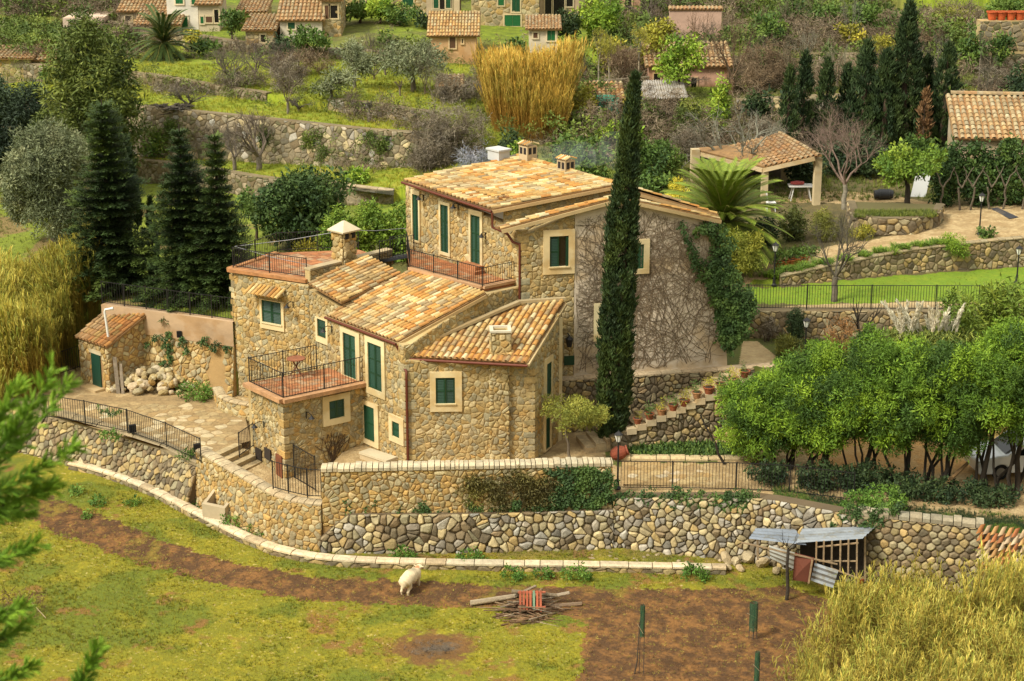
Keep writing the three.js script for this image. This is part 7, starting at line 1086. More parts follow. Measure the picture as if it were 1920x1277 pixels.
const TB = [['big tangled grey thicket behind the upper house', 850, 97.4, 188, 170, 1], ['grey thicket below the big wall, beside the tank', 800, 96.2, 262, 90, 1], ['bluish grey twiggy shrub behind the white skylight box', 893, 92, 274, 70, 2], ['grey bare shrubs before the upper terrace wall, left', 330, 108.5, 160, 130, 1], ['grey bare shrubs before the upper terrace wall, middle', 445, 108, 130, 120, 1], ['grey bare shrubs before the upper terrace wall, right', 540, 106.5, 112, 100, 1], ['brown bare thicket above the meadow', 560, 112, 95, 120, 3], ['grey shrubs in front of the big wall, left', 330, 102.8, 215, 130, 1], ['grey shrubs in front of the big wall, middle', 430, 101.5, 225, 130, 1], ['dry shrubs in the meadow beside the small tile shelter', 850, 104.5, 140, 110, 1], ['grey twigs left of the golden canes', 915, 106, 90, 70, 1], ['brown twigs behind the golden canes', 1085, 107, 120, 80, 3], ['brown bare thicket above the net shed', 1180, 112, 85, 120, 3], ['grey shrubs beneath the fig tree', 1290, 96, 225, 110, 1], ['grey brown shrubs below the cypress group at the left', 1440, 95, 215, 80, 1], ['brown thicket at the upper right slope', 1700, 114, 45, 160, 3], ['grey thicket on the right slope', 1870, 104, 120, 90, 1], ['grey brown bushes above the tiled house', 1850, 99.5, 165, 110, 3], ['small grey bush at the left edge of the tank', 600, 93.5, 320, 40, 1], ['grey brown thicket in the grove above the shelter', 1440, 110, 70, 140, 3], ['brown bushes along the terrace left of the cypresses', 1400, 108, 120, 110, 3]];
for (const [lab, px, D, top, w, k] of TB) twigBush(lab, px, D, top, w, { pal: k === 2 ? [[0.2, 0.2, 0.22], [0.3, 0.3, 0.34], [0.4, 0.4, 0.44]] : k === 3 ? GREEN.brown.map((c, i) => mixc(c, GREEN.grey[i], 0.45)) : GREEN.grey, lobes: 8, deep: 0.8 });
const GB = [['dark green thicket behind the ridge chimneys, left', 960, 92, 245, 80, 'dark'], ['bright citrus bush behind the ridge chimneys', 1090, 91, 238, 130, 'mid'], ['dark green thicket behind the tall cypress', 1200, 91.5, 250, 90, 'mid'], ['tiny bright bush beside the left ridge chimney', 972, 84, 268, 34, 'bright'], ['green bushes on the big wall, left', 240, 104, 250, 60, 'mid'], ['bush of green at the wall foot behind conifers', 300, 102.6, 250, 70, 'mid'], ['dark hedge below the village palm', 425, 116, 130, 80, 'dark'], ['green bush under the village palm', 300, 116.5, 120, 50, 'mid'], ['green growth on the big wall, right', 735, 98.3, 250, 40, 'mid'], ['green growth hanging on the big wall, middle', 560, 100, 240, 36, 'mid'], ['bright weeds by the tank', 668, 95, 320, 60, 'bright'], ['green bushes between shed and net', 960, 112, 70, 60, 'mid'], ['bright bush beneath the shed', 930, 108, 82, 70, 'bright'], ['yellow green bush right of the golden canes', 1090, 101.5, 165, 50, 'yellow'], ['green patch below the net shed', 1160, 98.5, 225, 100, 'bright'], ['green tuft left of the corrugated shed', 1190, 103, 165, 40, 'yellow'], ['spiky yucca clump right of the corrugated shed', 1345, 100, 148, 50, 'bright'], ['olive bush in front of corrugated shed', 1290, 99.5, 190, 60, 'feather'], ['green bushes behind the palm', 1230, 88, 320, 90, 'mid'], ['bushes at the foot of the cypress group', 1600, 93.5, 255, 140, 'dark'], ['bushes at the foot of the cypress group, right', 1720, 92.5, 255, 100, 'mid'], ['hedge along the right terrace', 1780, 103, 150, 60, 'mid'], ['bush on the left meadow edge', 100, 116, 125, 60, 'mid'], ['bright bush in the top right garden', 1650, 112, 60, 60, 'yellow'], ['dark bush at the far right edge', 1905, 101, 120, 60, 'dark'], ['bushes between cypresses and drive', 1500, 91.5, 280, 60, 'dark']];
for (const [lab, px, D, top, w, k] of GB) shrub(lab, 'shrub', px, D, top, w, { pal: GREEN[k], size: 0.32, k: 1.9, lobes: 8, kind: k === 'feather' || k === 'yellow' ? 'fine' : 'broad' });
// a tangle of leafless trees, told apart by nothing: four built, the rest copies
{ const lab = 'leafless grey brown tree in the tangle on the slopes behind', grp = 'leafless trees of the hillside tangle', proto = [0, 1, 2, 3].map((i) => bareTree(lab, [520, 880, 1330, 1480][i], [112, 106, 112, 108][i], [105, 130, 60, 60][i], [90, 100, 110, 90][i], { depth: 6, clear: 0.14, group: grp, bark: i % 2 ? [0.27, 0.2, 0.13] : [0.2, 0.16, 0.12], r: 0.06 }));
  for (let i = 0; i < 30; i++) { const left = i < 13, px = left ? rr(300, 900) : rr(1080, 1910), D = left ? rr(101, 118) : rr(103, 126); if (Math.abs(px - 990) < 90) continue; const c = proto[i % 4].clone(); c.name = numbered('bare_tree'); c.position.copy(station(px, D)); c.rotation.y = R() * 6.28; const k = rr(0.7, 1.15); c.scale.set(k, k * rr(0.85, 1.2), k); scene.add(c); } }
seed(330);
for (const [px, py, r, lab] of [[330, 240, 24, 'left part of the tall terrace wall'], [590, 262, 26, 'middle of the tall terrace wall'], [640, 285, 26, 'lower middle of the tall terrace wall'], [715, 275, 24, 'right part of the tall terrace wall'], [770, 300, 24, 'right foot of the tall terrace wall'], [500, 265, 22, 'tall terrace wall beside the bare tree']]) { const q = onLine(9, px, -0.25), p = at(q.p, hgt(py, q.p)), m = px2m(100, 7); ivyOn(`green brambles hanging on the ${lab}`, Array.from({ length: 7 }, () => [p.clone().add(V(rn() * r * m * 1.6, rn() * r * m * 0.8, 0)), r * m * rr(0.3, 0.6), V(0, 0, 1)]), { name: 'bramble', cat: 'bramble', pal: GREEN.mid.map((c, i) => mixc(c, GREEN.feather[i], 0.5)), size: 0.28, thick: 0.4, k: 22, kind: 'fine' }); }
const SMOKE = [0, 1, 2].map((k) => { const g = new THREE.IcosahedronGeometry(1, 3), p = g.attributes.position; for (let i = 0; i < p.count; i++) { const v = V(p.getX(i), p.getY(i), p.getZ(i)), q = 0.7 + 0.6 * vn(v.x * 1.6 + k * 9, v.y * 1.6 + v.z * 1.3); p.setXYZ(i, v.x * q * 1.3, v.y * q * 0.8, v.z * q); } g.computeVertexNormals(); return g; });
// ------------------------------------------------------------------ hillside scrub that nobody could count
seed(404);
{
  const mass = (name, label, kind, n, size, pal, test) => { const t = thing(name, label, 'scrub', V(0, 0, 0)), L = []; t.userData.kind = 'stuff'; for (let i = 0; i < n * 6 && L.length < n; i++) { const D = rr(88, 140), x = rr(-40, 44), m = fbm(x * 0.22 + size * 9, D * 0.22 + 3, 3), k = bandOf(x, D); if (!test(x, D, m, k)) continue; const hh = clamp((m - 0.45) * 7) * rr(0.1, 1.6); L.push({ p: V(x, H(x, D) + hh, -D), s: size * rr(0.6, 1.3), c: ramp(pal, vn(x * 0.8, D * 0.8) * 0.9 + R() * 0.3 - 0.1) }); } scatter('foliage', kind, L, t); };
  const free = (x, D, k) => !(x < 2 && k >= 8 && k <= 10 && D < 118) && D > lineAt(LINES[8], x)[0] + (x > 2 ? 0 : 1) && !inZone(Z.upperDrive, x, D) && !(x > 9 && D < 96) && !(D > 118.5 && x < 5.5 && x > -24);
  mass('hillside_scrub', 'green undergrowth covering the slopes behind the house', 'broad', 15000, 0.36, GREEN.mid.map((c, i) => mixc(c, GREEN.feather[i], 0.5)), (x, D, m, k) => free(x, D, k) && m > 0.47);
  mass('hillside_scrub', 'grey brown leafless brushwood covering the slopes behind the house', 'twig', 20000, 0.75, GREEN.grey.map((c, i) => mixc(c, GREEN.brown[i], 0.3)), (x, D, m, k) => free(x, D, k) && m > 0.44);
  mass('terrace_scrub', 'grey bare brushwood along the left terraces', 'twig', 9000, 0.7, GREEN.grey.map((c, i) => mixc(c, GREEN.brown[i], 0.25)), (x, D, m, k) => x < 2 && k >= 8 && k <= 11 && lineAt(LINES[Math.min(k + 1, 12)], x)[0] - D < 2.6 && fbm(x * .17 + 40, D * .1, 2) > 0.47 && m > 0.4);
  mass('terrace_scrub', 'low bushes and brambles along the left terrace walls', 'fine', 5000, 0.32, GREEN.feather, (x, D, m, k) => x < 2 && k >= 8 && k <= 11 && lineAt(LINES[Math.min(k + 1, 12)], x)[0] - D < 1.3 && m > 0.43);
}
// ------------------------------------------------------------------ houses and sheds up the slope: given by sight columns, eave and foot at a distance
function cottage(name, label, cat, o) {
  const { x0, x1, foot, eave, D, deep = 4, turn = 0, roof = 'mono', rise = 1.2, wall = [0.5, 0.4, 0.26], stone = 0, wins = [], pal = TILE, over = 0.25, ridge } = o;
  const t = thing(name, label, cat), a = atDist(x0, foot, D), b = atDist(x1, foot, D + turn), y0 = Math.min(a.y, b.y) - 0.6, y1 = hgt(eave, L3(a, b, 0.5)), tt = flat(b.clone().sub(a)), n = V(-tt.z, 0, tt.x), bk = n.clone().multiplyScalar(-deep);
  a.y = b.y = 0; const c = b.clone().add(bk), d = a.clone().add(bk), P = panel(a, b), mw = new MB(wall), yb = y1 + (roof === 'flat' ? 0 : roof === 'mono' ? rise : 0);
  // walls
  const wl = (p, q, h0, h1) => mw.quad(at(p, y0), at(q, y0), at(q, h1), at(p, h0)); wl(a, b, y1, y1); wl(b, c, y1, yb); wl(c, d, yb, yb); wl(d, a, yb, y1); if (roof === 'flat') mw.quad(at(a, y1), at(b, y1), at(c, y1), at(d, y1));
  if (roof === 'gable') { const m1 = L3(b, c, 0.5), m2 = L3(d, a, 0.5); mw.tri(at(b, y1), at(c, y1), at(m1, y1 + rise)); mw.tri(at(d, y1), at(a, y1), at(m2, y1 + rise)); }
  const wm = mw.build('wall', M.plaster, t); const sk = (s, v) => wins.some((w) => { const r = P.rect(...w.slice(0, 4)); return s > r.s0 - 0.05 && s < r.s1 + 0.05 && v > r.v0 - 0.05 && v < r.v1 + 0.05; });
  if (stone) masonry({ path: [a, b, c], bot: [y0, y0, y0], top: [y1 - 0.05, y1 - 0.05, y1 - 0.05], parent: t, wall: wm, body: false, size: stone, depth: 0.04, gap: 0.016, pal: PAL.house, singles: 0, skip: sk });
  // openings: [x0, y0, x1, y1, kind]
  for (const w of wins) {
    const r = P.rect(...w.slice(0, 4)), kind = w[4] ?? 'shutter', g = new THREE.Group(); g.name = /door|garage/.test(kind) ? 'door' : 'window'; t.add(g);
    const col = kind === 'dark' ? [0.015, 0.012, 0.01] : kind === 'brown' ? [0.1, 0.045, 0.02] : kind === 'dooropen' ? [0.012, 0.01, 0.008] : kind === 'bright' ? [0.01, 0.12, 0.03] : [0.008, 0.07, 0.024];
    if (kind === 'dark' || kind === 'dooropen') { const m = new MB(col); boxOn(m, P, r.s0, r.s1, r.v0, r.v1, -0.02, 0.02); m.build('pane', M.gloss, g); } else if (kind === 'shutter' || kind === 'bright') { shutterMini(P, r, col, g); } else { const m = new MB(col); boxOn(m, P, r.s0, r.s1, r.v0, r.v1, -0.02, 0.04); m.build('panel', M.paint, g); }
    const f = new MB(tint(o.frame ?? mixc(wall, C.trim, 0.5), 0.08)), e = 0.09; boxOn(f, P, r.s0 - e, r.s1 + e, r.v1, r.v1 + e, -0.02, 0.06); boxOn(f, P, r.s0 - e, r.s1 + e, r.v0 - e, r.v0, -0.02, 0.07); boxOn(f, P, r.s0 - e, r.s0, r.v0, r.v1, -0.02, 0.058); boxOn(f, P, r.s1, r.s1 + e, r.v0, r.v1, -0.02, 0.058); f.build('frame', M.trim, g);
  }
  if (roof === 'mono' || roof === 'gable') {
    const ov = n.clone().multiplyScalar(over), sd = tt.clone().multiplyScalar(over), eL = at(a.clone().add(ov).sub(sd), y1 + 0.02), eR = at(b.clone().add(ov).add(sd), y1 + 0.02);
    const far = roof === 'mono' ? 1 : 0.5, tR = at(b.clone().addScaledVector(bk, far).add(sd), y1 + rise + 0.06), tL = at(a.clone().addScaledVector(bk, far).sub(sd), y1 + rise + 0.06);
    tileRoof({ poly: [eL, eR, tR, tL], parent: t, along: 'right', budget: { n: o.tiles ?? 0 }, sp: o.sp ?? 0.26, row: 0.42, palette: pal });
    if (roof === 'gable') { const e2 = at(c.clone().sub(ov).add(sd), y1 + 0.02), e3 = at(d.clone().sub(ov).sub(sd), y1 + 0.02), m = new MB([0.4, 0.24, 0.1]); m.quad(e2, e3, tL, tR); m.build('rear_roof', M.clay, t); }
  }
  return { t, P, a, b, c, d, y0, y1, n, tt };
}
function shutterMini(P, r, col, g) { const n = (r.s1 - r.s0) > 0.5 ? 2 : 1; for (let i = 0; i < n; i++) { const mb = new MB(tint(col, 0.1)), s0 = lerp(r.s0, r.s1, i / n) + 0.01, s1 = lerp(r.s0, r.s1, (i + 1) / n) - 0.01; boxOn(mb, P, s0, s1, r.v0 + 0.01, r.v1 - 0.01, 0, 0.03); for (let y = r.v0 + 0.08; y < r.v1 - 0.06; y += 0.1) boxOn(mb, P, s0 + 0.04, s1 - 0.04, y, y + 0.05, 0.03, 0.042); mb.build('shutter', M.paint, g); } }
const dull = TILE.map((c) => mixc(c, [0.34, 0.23, 0.13], 0.66));
cottage('village_house', 'white plastered village house with green shutters, highest at the top left', 'house', { x0: 315, x1: 373, foot: 60, eave: -40, D: 126, wall: [0.72, 0.66, 0.54], wins: [[329, -12, 343, 7, 'bright'], [371 - 12, -12, 371, 8, 'bright'], [339, 30, 352, 52, 'bright'], [329, 30, 337, 44, 'dark']] });
cottage('village_house', 'stone house with a wide tiled roof left of the white village house', 'house', { x0: 228, x1: 312, foot: 62, eave: 21, D: 127, rise: 1.1, deep: 4, wall: [0.5, 0.4, 0.26], stone: 0.26, pal: dull, wins: [[235, 30, 247, 40, 'dark'], [258, 26, 275, 38, 'brown']] });
cottage('village_annex', 'low annex with a sloping tile edge below the white village house', 'house', { x0: 258, x1: 335, foot: 64, eave: 46, D: 124.5, rise: 0.5, deep: 2.2, wall: [0.56, 0.45, 0.3], pal: dull, wins: [[284, 51, 292, 60, 'brown']] });
cottage('village_house', 'ochre house with green shutter and terrace right of the white village house', 'house', { x0: 374, x1: 412, foot: 62, eave: 8, D: 125.4, rise: 0.9, deep: 3.5, wall: [0.56, 0.46, 0.3], pal: dull, wins: [[364 + 12, 31, 382, 44, 'bright'], [386, 31, 398, 42, 'brown'], [402, 18, 410, 42, 'dooropen']] });
cottage('village_hut', 'small stone hut with a tiny dark window above the stone house', 'house', { x0: 449, x1: 497, foot: 62, eave: 22, D: 128, rise: 0.6, wall: [0.55, 0.43, 0.27], stone: 0.26, pal: dull, wins: [[467, 27, 475, 35, 'dark']] });
cottage('village_house', 'stone house with a low gable and one dark window left of the white walled house', 'house', { x0: 462, x1: 514, foot: 104, eave: 56, D: 121, turn: 0, rise: 0.5, deep: 4, wall: [0.5, 0.4, 0.25], stone: 0.28, pal: dull, wins: [[489, 65, 498, 79, 'dark'], [505, 80, 513, 102, 'dooropen']] });
cottage('village_house', 'house with a steep brown tiled roof, white wall and one green shutter', 'house', { x0: 526, x1: 604, foot: 78, eave: 38, D: 122, rise: 2.0, deep: 4.5, wall: [0.62, 0.54, 0.4], pal: dull, tiles: 0, wins: [[540, 42, 553, 54, 'shutter']] });
cottage('village_house', 'narrow tower house with a wooden balcony opening beside the brown roof', 'house', { x0: 606, x1: 640, foot: 108, eave: 0, D: 122.5, rise: 0.6, deep: 4, wall: [0.52, 0.42, 0.24], stone: 0.28, pal: dull, wins: [[609, 10, 617, 35, 'brown'], [619, 10, 633, 34, 'dark'], [614, 72, 624, 84, 'dooropen']] });
cottage('village_house', 'large stone house at the top middle with a tall green shutter', 'house', { x0: 640, x1: 800, foot: 62, eave: -60, D: 131, roof: 'flat', wall: [0.5, 0.38, 0.22], stone: 0.32, wins: [[755, -20, 775, 13, 'shutter'], [717, 9, 732, 17, 'shutter'], [670, 6, 680, 15, 'shutter']] });
cottage('village_house', 'house with a recessed balcony and a dark open ground floor at the top middle', 'house', { x0: 800, x1: 862, foot: 62, eave: -60, D: 126.5, roof: 'flat', wall: [0.55, 0.42, 0.25], wins: [[811, -20, 846, 17, 'dark'], [812, 26, 848, 42, 'dooropen'], [813, -20, 822, 15, 'shutter'], [836, -20, 845, 15, 'shutter']] });
cottage('village_house', 'tall stone house with a green garage door at the top middle', 'house', { x0: 884, x1: 1010, foot: 72, eave: -60, D: 127, roof: 'flat', wall: [0.5, 0.37, 0.2], stone: 0.3, wins: [[934, -14, 945, 10, 'bright'], [946, 28, 976, 49, 'bright'], [960, -20, 975, 22, 'shutter']] });
cottage('village_house', 'shaded house with a pillar and dark openings right of the garage door', 'house', { x0: 1012, x1: 1085, foot: 62, eave: -50, D: 128.5, roof: 'flat', wall: [0.5, 0.36, 0.22], wins: [[1022, -20, 1034, 26, 'dark'], [1038, -20, 1058, 36, 'dark'], [1062, -10, 1074, 12, 'dark']] });
cottage('village_house', 'reddish house end between the bright trees at the top', 'house', { x0: 1168, x1: 1200, foot: 50, eave: -30, D: 128, roof: 'flat', wall: [0.5, 0.28, 0.17], wins: [[1150 + 22, -10, 1184, 20, 'dark']] });
cottage('village_shed', 'orange plastered shed with a tiled roof and one brown door', 'shed', { x0: 808, x1: 893, foot: 108, eave: 67, D: 116.5, rise: 1.1, deep: 3, wall: [0.6, 0.36, 0.17], tiles: 120, sp: 0.2, pal: TILE.map((c) => mixc(c, [0.5, 0.34, 0.13], 0.5)), wins: [[843, 69, 854, 90, 'brown'], [866, 73, 868, 81, 'dark']] });
cottage('village_hut', 'small white hut with a green door and a dark square window', 'shed', { x0: 992, x1: 1046, foot: 82, eave: 54, D: 117.5, rise: 0.5, deep: 2.5, wall: [0.66, 0.55, 0.38], sp: 0.22, pal: dull, wins: [[1000, 61, 1008, 71, 'brown'], [1026, 57, 1041, 76, 'bright']] });
cottage('garden_wall_house', 'long pink plastered wall with a tile edge behind the bare trees', 'wall', { x0: 1255, x1: 1352, foot: 60, eave: 18, D: 122, rise: 0.12, deep: 0.5, over: 0.08, wall: [0.56, 0.36, 0.26], pal: dull });
cottage('pink_house', 'pink plastered cottage with a tiled roof behind the orange tree', 'house', { x0: 1216, x1: 1366, foot: 168, eave: 124, D: 110, rise: 0.9, deep: 3.5, wall: [0.58, 0.33, 0.22], pal: dull, tiles: 0, wins: [[1268, 142, 1290, 160, 'brown'], [1296, 146, 1306, 166, 'dooropen'], [1226, 138, 1238, 150, 'dark']] });
cottage('farm_building', 'long grey stone building with a tiled roof at the left edge', 'house', { x0: 62, x1: 132, foot: 160, eave: 112, D: 118, rise: 0.7, deep: 4, wall: [0.5, 0.4, 0.27], stone: 0.3, pal: dull, wins: [[79, 125, 87, 137, 'dark']] });
cottage('farm_building', 'low grey stone outbuilding at the far left edge', 'house', { x0: -60, x1: 60, foot: 160, eave: 109, D: 117.5, rise: 0.3, deep: 3, wall: [0.46, 0.38, 0.25], stone: 0.32, pal: dull });
cottage('ruined_house', 'roofless pinkish gable ruin behind the feathery tree', 'ruin', { x0: 122, x1: 196, foot: 104, eave: 34, D: 126, roof: 'flat', wall: [0.6, 0.45, 0.33], wins: [[140, 50, 148, 62, 'dark']] });
cottage('tile_shelter', 'tiny tile roofed stone shelter on the meadow left of the golden canes', 'shed', { x0: 824, x1: 862, foot: 178, eave: 162, D: 105.6, rise: 0.35, deep: 1.8, wall: [0.4, 0.3, 0.18], stone: 0.22, sp: 0.24, pal: dull, wins: [[828, 164, 838, 178, 'dooropen']] });
// tiled house at the right behind the hedge
{ const r = cottage('tiled_house', 'long low house with a weathered tiled roof behind the clipped hedge at the right', 'house', { x0: 1788, x1: 2120, foot: 380, eave: 262, D: 89, rise: 1.35, deep: 4.4, wall: [0.5, 0.4, 0.26], tiles: 280, sp: 0.3, pal: TILE.map((c) => mixc(c, [0.4, 0.3, 0.18], 0.55)), turn: -1 });
  const rg = new MB(); const p0 = at(r.d, r.y1 + 1.48), p1 = at(r.c, r.y1 + 1.48), W = p1.clone().sub(p0).normalize(); for (let i = 0; i < 26; i++) { rg.color(tint(pick(dull), 0.15)); barrel(rg, L3(p0, p1, i / 26), V(-W.z, 0, W.x), W, V(0, 1, 0), 0.17, 0.15, p0.distanceTo(p1) / 26 + 0.05); } rg.build('ridge_tiles', M.clay, r.t).userData.kind = 'stuff'; }
// open tiled shelter (carport) with its posts
{ const t = thing('open_shelter', 'open sided shelter with a faded tiled roof on pale pillars behind the palm', 'shelter'), D = 88.5, p = [[1302, 345, D + 3], [1438, 350, D + 0.2], [1530, 352, D - 1.4]].map(([x, y, d]) => station(x, d)), tops = [276, 318, 293];
  const h1 = hgt(300, p[2]), h0 = h1, back = V(0.12, 0, -1).normalize().multiplyScalar(4), eL = at(p[1].clone().add(V(-2.6, 0, 0.5)), h1 - 0.35), eR = at(p[2].clone().add(V(0.35, 0, 0.4)), h1 + 0.1);
  const A0 = atDist(1432, 312, 88.2), A1 = atDist(1541, 290, 87.2), B1 = atDist(1470, 262, 92.5), B0 = atDist(1298, 278, 93); tileRoof({ poly: [A0, A1, B1, B0], parent: t, along: 'right', budget: { n: 140 }, sp: 0.26, row: 0.4, palette: TILE.map((c) => mixc(c, [0.34, 0.19, 0.1], 0.7)) });
  const post = (x, d, topY, w) => { const g = station(x, d), mb = new MB(tint([0.58, 0.45, 0.25], 0.08)); mb.box(g.x, (g.y - 0.2 + topY) / 2, g.z, w, topY - g.y + 0.2, w, 0.1); mb.build('pillar', M.plaster, t); }; post(1530, 87.6, hgt(296, station(1530, 87.6)), 0.34); post(1432, 88.4, hgt(316, station(1432, 88.4)), 0.3); post(1302, 92.6, hgt(279, station(1302, 92.6)), 0.42); post(1470, 92, hgt(268, station(1470, 92)), 0.3);
  const bm = new MB(tint([0.55, 0.42, 0.24])); const dn = V(0, -0.2, -0.08); bm.bar(A0.clone().add(dn), A1.clone().add(dn).add(V(-0.3, 0, 0)), 0.18, 0.2); bm.bar(A0.clone().add(dn).add(V(0, -.01, 0)), B0.clone().add(dn).add(V(0.2, 0, 0.2)), 0.18, 0.2); bm.build('beam', M.plaster, t); const rw = new MB([0.1, 0.075, 0.05]); const q0 = station(1330, 93), q1 = station(1470, 93); rw.quad(at(q0, q0.y - 0.2), at(q1, q1.y - 0.2), at(q1, 8.3), at(q0, 8.1)); rw.build('rear_wall', M.mortar, t);
  const tb = thing('garden_table', 'white garden table with a red bundle under the open shelter', 'table', station(1500, 88.6)), tp = new MB([0.62, 0.6, 0.55]); tp.box(0, 0.72, 0, 1.2, 0.05, 0.7); tp.build('table_top', M.paint, tb); for (const [i, j] of [[-1, -1], [1, -1], [1, 1], [-1, 1]]) { const l = new MB([0.6, 0.58, 0.53]); l.bar(V(i * 0.5, 0, j * 0.28), V(i * 0.35, 0.7, j * 0.2), 0.05); l.build('leg', M.paint, tb); }
  const rb = thing('red_bundle', 'rolled red bundle lying on the garden table', 'bundle', station(1500, 88.6)), rm = new MB([0.4, 0.06, 0.05]); rm.tube([V(-0.5, 0.84, 0), V(-0.2, 0.86, 0.02), V(0.15, 0.84, 0)], [0.07, 0.11, 0.08], 8); rm.build('roll', M.paint, rb);
  const ch = thing('white_chair', 'white plastic garden chair left of the open shelter front', 'chair', station(1445, 86.8)), cm = new MB([0.68, 0.66, 0.62]); cm.box(0, 0.42, 0, 0.45, 0.05, 0.42); cm.build('seat', M.paint, ch); const cb = new MB([0.68, 0.66, 0.62]); cb.obox(V(-0.2, 0.7, 0), V(0.02, 0, 0), V(-0.06, 0.26, 0), V(0, 0, 0.2)); cb.build('backrest', M.paint, ch); for (const [i, j] of [[-1, -1], [1, -1], [1, 1], [-1, 1]]) { const l = new MB([0.66, 0.64, 0.6]); l.bar(V(i * 0.2, 0, j * 0.18), V(i * 0.18, 0.42, j * 0.17), 0.04); l.build('leg', M.paint, ch); } }
// net covered shed and corrugated shed
{ const r = cottage('net_shed', 'low tile roofed shed half covered by green netting', 'shed', { x0: 1098, x1: 1160, foot: 226, eave: 186, D: 103.4, rise: 0.5, deep: 2.6, wall: [0.2, 0.15, 0.1], pal: TILE.map((c) => mixc(c, [0.5, 0.25, 0.1], 0.5)), sp: 0.25, wins: [[1099, 190, 1112, 222, 'dooropen']], over: 0.35 });
  const n = thing('green_net', 'turquoise green netting draped over the net shed corner', 'netting'), mb = new MB(), q = (u, v) => { const p = r.P.P(lerp(r.P.len * 0.28, r.P.len * 0.95, u), lerp(r.y1 + 0.3, r.y0 + 0.3, v), 0.35 + v * 0.7 + 0.25 * (vn(u * 7, v * 6) - 0.5)); p.x += (vn(u * 9 + 3, v * 5) - 0.5) * 0.4; return p; }; for (let i = 0; i < 14; i++) for (let j = 0; j < 14; j++) { if (vn(i * 0.9 + 5, j * 0.7) < 0.24) continue; mb.color(tint([0.06, 0.34, 0.2], 0.25)); mb.quad(q(i / 14, j / 14), q((i + 0.8) / 14, j / 14), q((i + 0.8) / 14, (j + 0.85) / 14), q(i / 14, (j + 0.85) / 14)); } mb.build('net', M.paint, n);
  const c = cottage('corrugated_shed', 'shed with a pale corrugated roof and green, cream and ochre door panels', 'shed', { x0: 1208, x1: 1268, foot: 226, eave: 186, D: 103.8, roof: 'flat', deep: 2.8, wall: [0.4, 0.36, 0.28], wins: [[1213, 195, 1225, 224, 'dooropen'], [1243, 188, 1262, 199, 'dark']] });
  for (const [x0, x1, y0, col] of [[1228, 1241, 188, [0.1, 0.2, 0.08]], [1241, 1251, 200, [0.66, 0.52, 0.3]], [1251, 1267, 200, [0.5, 0.26, 0.04]]]) { const m = new MB(tint(col, 0.06)), k = c.P.rect(x0, y0, x1, 224); boxOn(m, c.P, k.s0 + 0.01, k.s1 - 0.01, k.v0, k.v1, 0.02, 0.05); m.build('door_panel', M.wood, c.t); }
  const rf = new MB([0.55, 0.5, 0.44]), e0 = c.P.P(-0.3, c.y1 + 0.05, 0.5), e1 = c.P.P(c.P.len + 0.6, c.y1 + 0.15, 0.5), bk = c.n.clone().multiplyScalar(-3.6).add(V(0, 0.5, 0)), NN = 40; for (let i = 0; i < NN; i++) { const w = (k) => V(0, (k % 2) * 0.06, 0), p = L3(e0, e1, i / NN).add(w(i)), s = L3(e0, e1, (i + 1) / NN).add(w(i + 1)); rf.quad(p, s, s.clone().add(bk), p.clone().add(bk)); } rf.build('corrugated_roof', M.zinc, c.t); }
// four red pots on the wall at the top right
for (const [i, x] of [1860, 1877, 1895, 1912].entries()) pot(atDist(x, 37, 112), 0.34, 0.52, `large orange red pot on the top right wall, ${['first', 'second', 'third', 'fourth'][i]} from the left`, 'red pots on the top right wall', [0.6, 0.12, 0.03]);
{ const w = thing('garden_wall', 'stone wall at the top right carrying the red pots', 'wall'), p = [1835, 1900, 2000].map((x) => atDist(x, 37, 112).add(V(0, -0.02, -0.3))); masonry({ path: p.map((q) => at(q.clone().add(V(0, 0, 0.75)), 0)), bot: p.map((q) => q.y - 1.8), top: p.map((q) => q.y), parent: w, size: 0.32, thick: 1, pal: PAL.far, singles: 20 }); }
// grey board fence below the village palm, old timber posts
{ const f = thing('board_fence', 'weathered grey board fence under the village palm', 'fence'), a = atDist(276, 164, 115), b = atDist(354, 163, 115), n = 26, g = new MB([0.3, 0.26, 0.2]).box(0, 0, 0, a.distanceTo(b) / n - 0.02, 0.62, 0.04).geo(); for (let i = 0; i < n; i++) { const m = part('board', g, M.wood, f); m.position.copy(L3(a, b, (i + 0.5) / n)); m.position.y += 0.2 + rn() * 0.015; } const r = new MB([0.26, 0.22, 0.17]); r.bar(a.clone().add(V(0, 0.3, -0.04)), b.clone().add(V(0, 0.3, -0.04)), 0.05); r.bar(a.clone().add(V(0, 0.05, -0.04)), b.clone().add(V(0, 0.05, -0.04)), 0.05); r.build('rail', M.wood, f); }
{ const g = thing('wooden_handrail', 'rustic wooden handrail along the path between net shed and pink house', 'railing'), a = station(1100, 107), b = station(1216, 108.4); for (let i = 0; i <= 6; i++) { const p = L3(a, b, i / 6), m = new MB([0.36, 0.29, 0.2]); p.y = H(p.x, -p.z); m.cyl(p, p.clone().add(V(0, 1, 0)), 0.05, 0.04, 6); m.build('post', M.wood, g); } const m = new MB([0.4, 0.32, 0.22]); m.bar(at(a, H(a.x, -a.z) + 0.95), at(b, H(b.x, -b.z) + 0.95), 0.08); m.build('rail', M.wood, g); }
